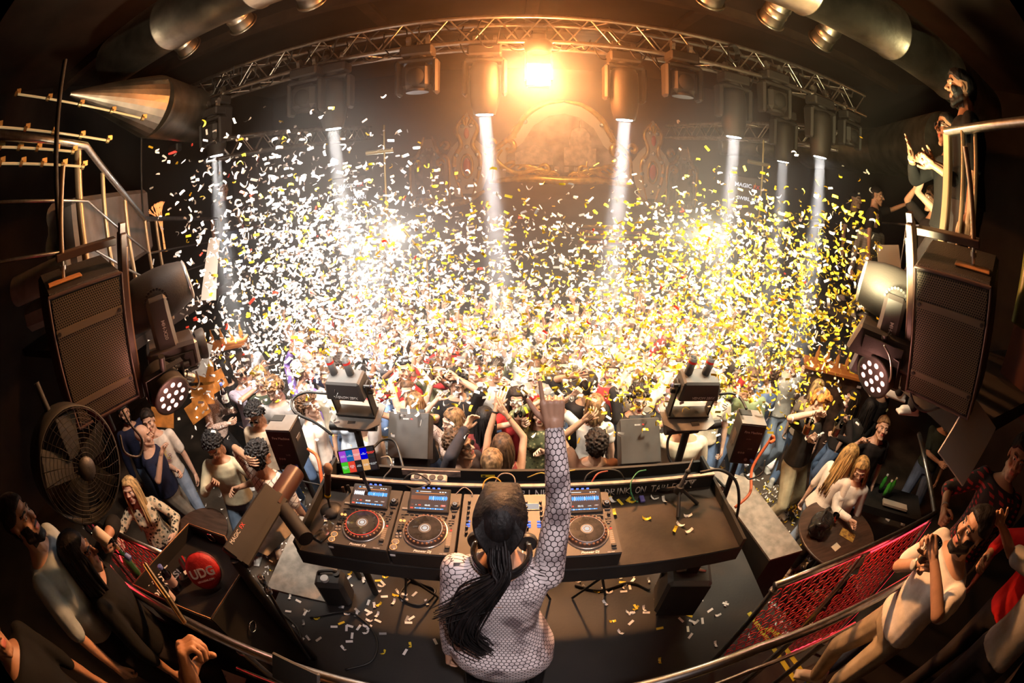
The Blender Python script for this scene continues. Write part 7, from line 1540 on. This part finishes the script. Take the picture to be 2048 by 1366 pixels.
# ------------------------------------------------------------------ the DJ
def hex_mat(name, c_in, c_line, line=.43):
    m = bpy.data.materials.new(name); m.use_nodes = True; N = m.node_tree.nodes; L = m.node_tree.links; b = N['Principled BSDF']; b.inputs['Roughness'].default_value = .5
    uv = N.new('ShaderNodeUVMap'); uv.uv_map = 'UVMap'
    def VM(op, a=None, b_=None, c_=None):
        n = N.new('ShaderNodeVectorMath'); n.operation = op
        for k, q in enumerate((a, b_, c_)):
            if q is None: continue
            if isinstance(q, tuple): n.inputs[k].default_value = q
            else: L.new(q, n.inputs[k])
        return n
    S = (1, 1.7320508, 1); H = (.5, .8660254, .5); NH = (-.5, -.8660254, -.5)
    a = VM('WRAP', uv.outputs[0], H, NH); ad = VM('ADD', uv.outputs[0], (.5, .8660254, 0)); c = VM('WRAP', ad.outputs[0], H, NH)
    def hexd(v):
        ab = VM('ABSOLUTE', v); dt = VM('DOT_PRODUCT', ab.outputs[0], (.5, .8660254, 0)); sx = N.new('ShaderNodeSeparateXYZ'); L.new(ab.outputs[0], sx.inputs[0])
        mx = N.new('ShaderNodeMath'); mx.operation = 'MAXIMUM'; L.new(dt.outputs['Value'], mx.inputs[0]); L.new(sx.outputs[0], mx.inputs[1]); return mx.outputs[0]
    mn = N.new('ShaderNodeMath'); mn.operation = 'MINIMUM'; L.new(hexd(a.outputs[0]), mn.inputs[0]); L.new(hexd(c.outputs[0]), mn.inputs[1])
    mr = N.new('ShaderNodeMapRange'); mr.inputs[1].default_value = line - .03; mr.inputs[2].default_value = line + .02; L.new(mn.outputs[0], mr.inputs[0])
    t = N.new('ShaderNodeTexNoise'); t.inputs['Scale'].default_value = 9; tc = N.new('ShaderNodeTexCoord'); L.new(tc.outputs['Object'], t.inputs['Vector'])
    cr = N.new('ShaderNodeValToRGB'); cr.color_ramp.elements[0].color = (c_in[0] * .35, c_in[1] * .32, c_in[2] * .33, 1); cr.color_ramp.elements[1].color = (*c_in, 1); cr.color_ramp.elements[0].position = .36; cr.color_ramp.elements[1].position = .5; L.new(t.outputs[0], cr.inputs[0])
    mx = N.new('ShaderNodeMix'); mx.data_type = 'RGBA'; mx.inputs[7].default_value = (*c_line, 1); L.new(cr.outputs[0], mx.inputs[6]); L.new(mr.outputs[0], mx.inputs[0]); L.new(mx.outputs[2], b.inputs['Base Color'])
    bp = N.new('ShaderNodeBump'); bp.inputs['Strength'].default_value = .3; bp.invert = True; bp.inputs['Distance'].default_value = .003; L.new(mr.outputs[0], bp.inputs['Height']); L.new(bp.outputs[0], b.inputs['Normal'])
    return m
HEX = hex_mat('hexagon_scale_print', (.74, .66, .66), (.02, .012, .014))
dj = person('DJ seen from behind in a white hexagon-print bodysuit, one arm raised', 1003, 1048, 1.045, 4, ground=ZB, d=1.44, sex=1, skin='mid', hair=('pony', 'black'), lod=0, lh=(898, 1300, 2.05), rh=(1112, 772, 1.30), rpose='point', lpose='relax', nobody=True, stance=.17, lean=6, lpole=(-.3, -1, .1), rpole=(.9, .1, -.6), htilt=-14)
for ch in list(dj['e'].children):
    if ch.name.startswith('ponytail') or ch.name.startswith('hair_locks'): bpy.data.objects.remove(ch)
def bodysuit(i):
    s = i['s']; L, T, Xb, Fb, pel, nb = i['L'], i['T'], i['Xb'], i['Fb'], i['pel'], i['nb']; mb = MB()
    secs = [(-.14, .185, .150), (-.06, .222, .165), (.02, .218, .165), (.10, .180, .145), (.20, .142, .122), (.28, .144, .120), (.36, .158, .118), (.43, .172, .110), (.485, .172, .092), (.52, .115, .070), (.545, .062, .058)]
    loft(mb, [(L(pel + T * h * s - Fb * (.03 * s if h < .1 else 0)), a * s, b * s, Xb, Fb) for h, a, b in secs], 24)
    for k in (-1, 1): mb.ball(L(pel + Xb * k * .085 * s - Fb * .075 * s - T * .03), (.105 * s, .10 * s, .115 * s), n=16)
    for S, E, Wp, pose, k in i['arms']: chain(mb, [L(S), L(S * .55 + E * .45), L(E), L(E * .55 + Wp * .45), L(Wp), ], [.064, .055, .046, .043, .033])
    for H_, K, A, k in i['legs']: chain(mb, [L(H_ - Fb * .02), L(H_ * .5 + K * .5), L(K)], [.112 * s, .090 * s, .066 * s])
    v, f = remesh(mb, .009, 4)
    bones = [('T', L(pel), L(nb), .145, .0165)]
    for n_, (S, E, Wp, pose, k) in enumerate(i['arms']): bones += [('A%d' % n_, L(S), L(E), .052, .024), ('B%d' % n_, L(E), L(Wp), .042, .022)]
    for n_, (H_, K, A, k) in enumerate(i['legs']): bones += [('L%d' % n_, L(H_), L(K), .09, .019)]
    fc = v[f].mean(1); best = None; bd = None
    for q, (nm, p, r, rad, hs) in enumerate(bones):
        p_ = np.array(p); d_ = np.array(r) - p_; ln = np.linalg.norm(d_); u = d_ / ln; t = np.clip((fc - p_) @ u, 0 if nm != 'T' else -.15, ln if nm[0] != 'T' else ln); D = np.linalg.norm(fc - p_ - t[:, None] * u, axis=1) / rad
        if bd is None: bd = D; best = np.zeros(len(f), int)
        else: m_ = D < bd; bd = np.where(m_, D, bd); best = np.where(m_, q, best)
    o = mesh_np('bodysuit', [(v, f, 0)], [HEX], i['e']); me = o.data; uvl = me.uv_layers.new(name='UVMap'); UV = np.zeros((len(f), 4, 2))
    for q, (nm, p, r, rad, hs) in enumerate(bones):
        sel = best == q
        if not sel.any(): continue
        p_ = np.array(p); d_ = np.array(r) - p_; ln = np.linalg.norm(d_); u = d_ / ln; a = np.array(Fb if nm == 'T' else (Fb if abs(np.dot(u, np.array(Fb))) < .8 else T)); a = a - u * (a @ u); a /= np.linalg.norm(a); b = np.cross(u, a)
        w = v[f[sel]] - p_; t = w @ u; an = np.arctan2(w @ b, w @ a); d0 = an[:, :1]; an = np.where(an - d0 > math.pi, an - 2 * math.pi, an); an = np.where(an - d0 < -math.pi, an + 2 * math.pi, an)
        nc = round(2 * math.pi * rad / hs); UV[sel, :, 0] = an / (2 * math.pi) * nc; UV[sel, :, 1] = t / hs
    uvl.data.foreach_set('uv', UV.astype('f').ravel())
bodysuit(dj)
L = dj['L']; Mh = dj['Mh']
# black boots
mb = MB()
for H_, K, A, k in dj['legs']: chain(mb, [L(K - Vector((0, 0, -.04))), L(K * .4 + A * .6), L(A)], [.075, .062, .048])
v, f = remesh(mb, .012, 3); mesh_np('boots', [(v, f, 0)], [mat('black_patent', (.012, .010, .010), .18, coat=1)], dj['e'])
for H_, K, A, k in dj['legs']: mesh_np('shoe', [(xf(SHOE[0], Matrix.Translation(L(Vector((A.x, A.y, ZB + .004))))), SHOE[1], 0)], [BLK], dj['e'])
# hair: smooth shell is there; bun line and the long tail swinging to the left
mb = MB(); rg = random.Random(5)
base = Mh @ Vector((0, -.10, -.03)); k1 = L(at(1000, 1150, d=1.42) + Vector((0, -.03, .02))); k2 = L(at(945, 1205, d=1.50)); k3 = L(at(925, 1265, d=1.62)); k4 = L(at(965, 1300, d=1.80)); k5 = L(at(880, 1232, d=1.55))
for n in range(170):
    o = Vector((rg.gauss(0, 1), rg.gauss(0, 1), rg.gauss(0, 1))); e5 = n % 5 == 0
    pts = [base + o * .012, (base + k1) / 2 + o * .014, k1 + o * .011, k2 + o * .024, (k3 if not e5 else (k2 * .5 + k5 * .5)) + o * .022, (k4 if not e5 else k5) + o * .02]
    c = curve_pts(pts, 5); mb.tube(c, [.0052 * (1 - .75 * (q / len(c)) ** 2) for q in range(len(c))], 5)
mb.build('ponytail', HAIR['black'], parent=dj['e'])
mb = MB()
for q in range(70):
    a = (q / 69 - .5) * math.pi * 1.15; top = Vector((.05 * math.sin(a), .045, .128)); c = curve_pts([Mh @ p for p in (Vector((.030 * math.sin(a), .085, .092)), top, Vector((.080 * math.sin(a), -.045 - .03 * math.cos(a), .10 - .03 * abs(math.sin(a)))), Vector((.070 * math.sin(a), -.100, .02)), Vector((.03 * math.sin(a), -.112, -.05)))], 4); mb.tube(c, .0062, 5)
mb.build('combed_hair', HAIR['black'], parent=dj['e'])
# headphones round the neck
hc_ = dj['nb'] + dj['T'] * .06 ; up = (dj['T'] * .7 + dj['Fb'] * -.2).normalized(); X_ = dj['Xb']; B_ = up.cross(X_).normalized()
pts = [L(hc_ + X_ * (.098 * math.cos(a)) - dj['Fb'] * (.098 * math.sin(a)) + Vector((0, 0, -.012 - .02 * math.sin(a)))) for a in [R(t) for t in range(-25, 206, 12)]]
hp_ = empty('headphones', dj['org'], None, 'black headphones resting round the neck of the DJ', 'headphones')
mb = MB(); 
for dz, r_ in ((0, .011), (.014, .010), (-.012, .010)): mb.tube([p + Vector((0, 0, dz)) for p in pts], r_, 8)
mb.build('headband', mat('glossy_black', (.012, .011, .011), .15, coat=1), parent=hp_)
for p in (pts[0], pts[-1]): MB().lathe([(.034, -.012), (.038, 0), (.034, .016), (.02, .02)], p + Vector((0, .02, -.01)), (0, 1, -.3), 24).build('ear_cup', BLK, parent=hp_)
w_ = MB(); mid = pts[len(pts) // 2]; M = Matrix((X_, Vector((0, 0, 1)), X_.cross(Vector((0, 0, 1))))).transposed().to_4x4(); M.translation = mid + Vector((0, -.0125, .002)) - dj['Fb'] * .0
w_.text('PRO SERIES', M, .012, ext=.0006, bold=.0004); w_.build('logo_lettering', INKW, parent=hp_)
# painted nails and glossy glove sheen on the raised hand stay as a thin ring
# ------------------------------------------------------------------ confetti
PW = mat('white_confetti_paper', (.78, .74, .70), .55); PG = mat('gold_confetti_foil', (.80, .58, .04), .35, .25); PS = mat('silver_confetti_foil', (.8, .8, .8), .25, .7); PR = mat('red_confetti_paper', (.6, .04, .02), .5)
CW, CL_ = .0165, .046
def strip_mesh(name, m, bend, twist):
    mb = MB(); n = 5; vs = []; fs = []
    for k in range(n + 1):
        t = k / n - .5; a = twist * t; y = t * CL_; z = bend * (t * t - .08) * .06
        for s in (-1, 1):
            for h in (0, 1): vs.append((s * CW / 2 * math.cos(a), y, z + s * CW / 2 * math.sin(a) + h * .0004))
    for k in range(n):
        b = k * 4; fs += [(b + 1, b + 3, b + 7, b + 5), (b, b + 4, b + 6, b + 2), (b, b + 1, b + 5, b + 4), (b + 2, b + 6, b + 7, b + 3)]
    fs += [(0, 2, 3, 1), (n * 4, n * 4 + 1, n * 4 + 3, n * 4 + 2)]
    me = bpy.data.meshes.new(name); me.from_pydata(vs, [], fs); me.materials.append(m); me.validate(); return me
SM = {k: [strip_mesh('confetti_strip', m, b, t) for b, t in ((0, 0), (1, .3), (2.2, -.5), (-1.5, .8), (.4, 1.4))] for k, m in (('white', PW), ('gold', PG), ('silver', PS))}
rg = random.Random(21)
# density of the burst over the picture, as directions; depth drawn inside the hall
def dens(px, py):
    g = lambda cx, cy, sx, sy: math.exp(-((px - cx) / sx) ** 2 - ((py - cy) / sy) ** 2)
    d = 1.0 * g(690, 560, 210, 135) + 1.0 * g(1480, 595, 210, 135) + .70 * g(1080, 640, 380, 110) + .34 * g(620, 440, 190, 90) + .36 * g(1530, 470, 190, 80) + .10 * g(560, 330, 170, 80) + .35 * g(1300, 700, 260, 90) + .5 * g(700, 690, 260, 70) + .20 * g(1100, 480, 300, 90) + .22 * g(1000, 770, 560, 90) + .3 * g(1350, 760, 200, 70)
    return d
def place(kmin, kmax):
    while True:
        px, py = rg.uniform(300, 1760), rg.uniform(190, 900)
        if rg.random() < min(1, dens(px, py)): break
    gf = min(.8, max(.05, .12 + (px - 700) / 900 * .55)) if px > 650 else .08
    return px, py, ('gold' if rg.random() < gf else 'white'), rg.uniform(kmin, kmax)
near = []
for k in range(120): px, py, col, d = place(2.5, 3.1); near.append((px, py, col, d))
lab_a = {'white': 'white paper strip falling nearest the camera above the dance floor', 'gold': 'gold foil strip falling nearest the camera above the dance floor'}
for px, py, col, d in near:
    me = rg.choice(SM[col]); o = bpy.data.objects.new('confetti_strip', me); COL.objects.link(o); o.location = at(px, py, d=d); o.rotation_euler = (rg.uniform(0, 6.3), rg.uniform(0, 6.3), rg.uniform(0, 6.3)); tag(o, lab_a[col], 'confetti', col + ' confetti strips in the air')
def strips_object(name, items, lab):
    """many loose strips in one object; items: (location, euler or None, colour index)"""
    base = [np.array([v.co for v in me.vertices]) for me in SM['white']]; fb = [[tuple(p.vertices) for p in me.polygons] for me in SM['white']]
    V = []; F = []; MI = []; o = 0
    fa = [np.array(f) for f in fb]
    for loc, eu, ci, sc in items:
        q = rg.randrange(5); Rm = np.array(Euler(eu).to_matrix()); V.append(base[q] @ Rm.T * sc + np.array(loc)); F.append(fa[q] + o); MI.append(np.full(len(fa[q]), ci, 'i')); o += len(base[q])
    ob = mesh_np(name, [(np.concatenate(V), np.concatenate(F), np.concatenate(MI))], [PW, PG, PS, PR], smooth=False); tag(ob, lab, 'confetti', kind='stuff'); return ob
items = []
for k in range(12500):
    px, py, col, d = place(2.9, 5.6 if rg.random() < .75 else 8.0); items.append((at(px, py, d=d), (rg.uniform(0, 6.3), rg.uniform(0, 6.3), rg.uniform(0, 6.3)), 1 if col == 'gold' else (3 if rg.random() < .01 else 0), rg.uniform(1.0, 1.3)))
items = [i for i in items if i[0].z > ZF + .05]
strips_object('confetti_cloud', items, 'dense cloud of white and gold confetti filling the air over the crowd')
# on the dance floor
items = []
for k in range(4200):
    x = rg.gauss(0, 1) * 2.6 + .2; y = rg.uniform(2.0, 8.5)
    if abs(x) > 4.6 or (x < -1.6 and rg.random() < .6): continue
    items.append((Vector((x, y, ZF + .003 + rg.uniform(0, .012))), (rg.gauss(0, .18), rg.gauss(0, .18), rg.uniform(0, 6.3)), 1 if rg.random() < .15 + .25 * (x > 1) else 0, 1.1))
for k in range(900): items.append((Vector((rg.uniform(2.2, 4.0), rg.uniform(1.2, 3.6), ZF + .003 + rg.uniform(0, .012))), (rg.gauss(0, .18), rg.gauss(0, .18), rg.uniform(0, 6.3)), 1 if rg.random() < .35 else 0, 1.1))
for k in range(260): items.append((Vector((rg.uniform(-3.4, -1.9), rg.uniform(1.8, 3.8), ZF + .003)), (rg.gauss(0, .1), rg.gauss(0, .1), rg.uniform(0, 6.3)), 1 if rg.random() < .1 else 0, 1.0))
strips_object('confetti_litter', items, 'white and gold confetti littering the dance floor')
# on the booth floor, one by one
G1 = 'confetti strips lying on the booth floor'
def lie(px, py, z, col, lab, grp, sc=1.0, n=None):
    c = at(px, py, z=z); o = bpy.data.objects.new('confetti_strip', rg.choice(SM[col][:2])); COL.objects.link(o); o.location = (c.x, c.y, z + .004); o.rotation_euler = (rg.gauss(0, .08), rg.gauss(0, .08), rg.uniform(0, 6.3)); o.scale = (sc, sc, sc); tag(o, lab, 'confetti', grp)
def scatter(n, cx, cy, sx, sy, side):
    for k in range(n):
        px, py = rg.gauss(cx, sx), rg.gauss(cy, sy)
        if 880 < px < 1135 and py > 1100: continue
        c = at(px, py, z=ZB)
        if abs(c.x - .07) > 1.75 or not (.42 < c.y < 2.0): continue
        col = 'gold' if rg.random() < .2 else ('silver' if rg.random() < .15 else 'white'); lie(px, py, ZB, col, '%s strip on the black booth floor %s the DJ' % ({'gold': 'gold foil', 'silver': 'shiny silver', 'white': 'white paper'}[col], side), G1 + ', ' + col + ' ' + side, 1.15)
scatter(58, 730, 1180, 60, 40, 'left of'); scatter(18, 690, 1270, 80, 30, 'left of'); scatter(50, 1250, 1185, 80, 45, 'right of'); scatter(14, 1400, 1230, 50, 40, 'right of'); scatter(20, 615, 1200, 40, 60, 'left of')
# on the table
for (px, py, col) in ((1229, 1027, 'gold'), (1292, 1038, 'gold'), (1349, 1061, 'gold'), (1375, 1032, 'white'), (1360, 1050, 'white'), (1377, 1063, 'white'), (1308, 997, 'white'), (1328, 1001, 'white'), (1225, 1002, 'white'), (1240, 1005, 'gold'), (1255, 1001, 'gold'), (1263, 1004, 'gold'), (1218, 999, 'gold'), (651, 1040, 'white')):
    lie(px, py, TZ + .001, col, '%s strip lying on the table, %s' % ('gold foil' if col == 'gold' else 'white paper', 'beside the phone' if px < 700 else ('against the chalked board' if py < 1010 else 'on the open right half')), 'confetti strips on the DJ table, ' + col, 1.1)
for (px, py) in ((1497, 950), (1470, 955), (600, 1000), (587, 1005)): lie(px, py, -2.6, 'white', 'white paper strip on the grey case beside the booth', 'strips on the equipment cases', 1.1)

burst_names('grommet', 'support_legs', 'browse_buttons', 'control_buttons', 'knobs', 'lit_buttons', 'channel_faders', 'divider_lines', 'grille_bar', 'grille_bolts', 'hot_cue_lights', 'brace', 'drink', 'nozzle_band', 'braces', 'bracket_edge')
for o in bpy.data.objects:
    for a, b in (('control_buttons', 'control_button'), ('browse_buttons', 'browse_button'), ('knobs', 'knob'), ('lit_buttons', 'lit_button'), ('channel_faders', 'channel_fader'), ('grille_bolts', 'grille_bolt'), ('hot_cue_lights', 'hot_cue_light'), ('divider_lines', 'divider_line'), ('support_legs', 'support_leg'), ('braces', 'brace')):
        if o.parent and o.name.split('.')[0] == a: o.name = b
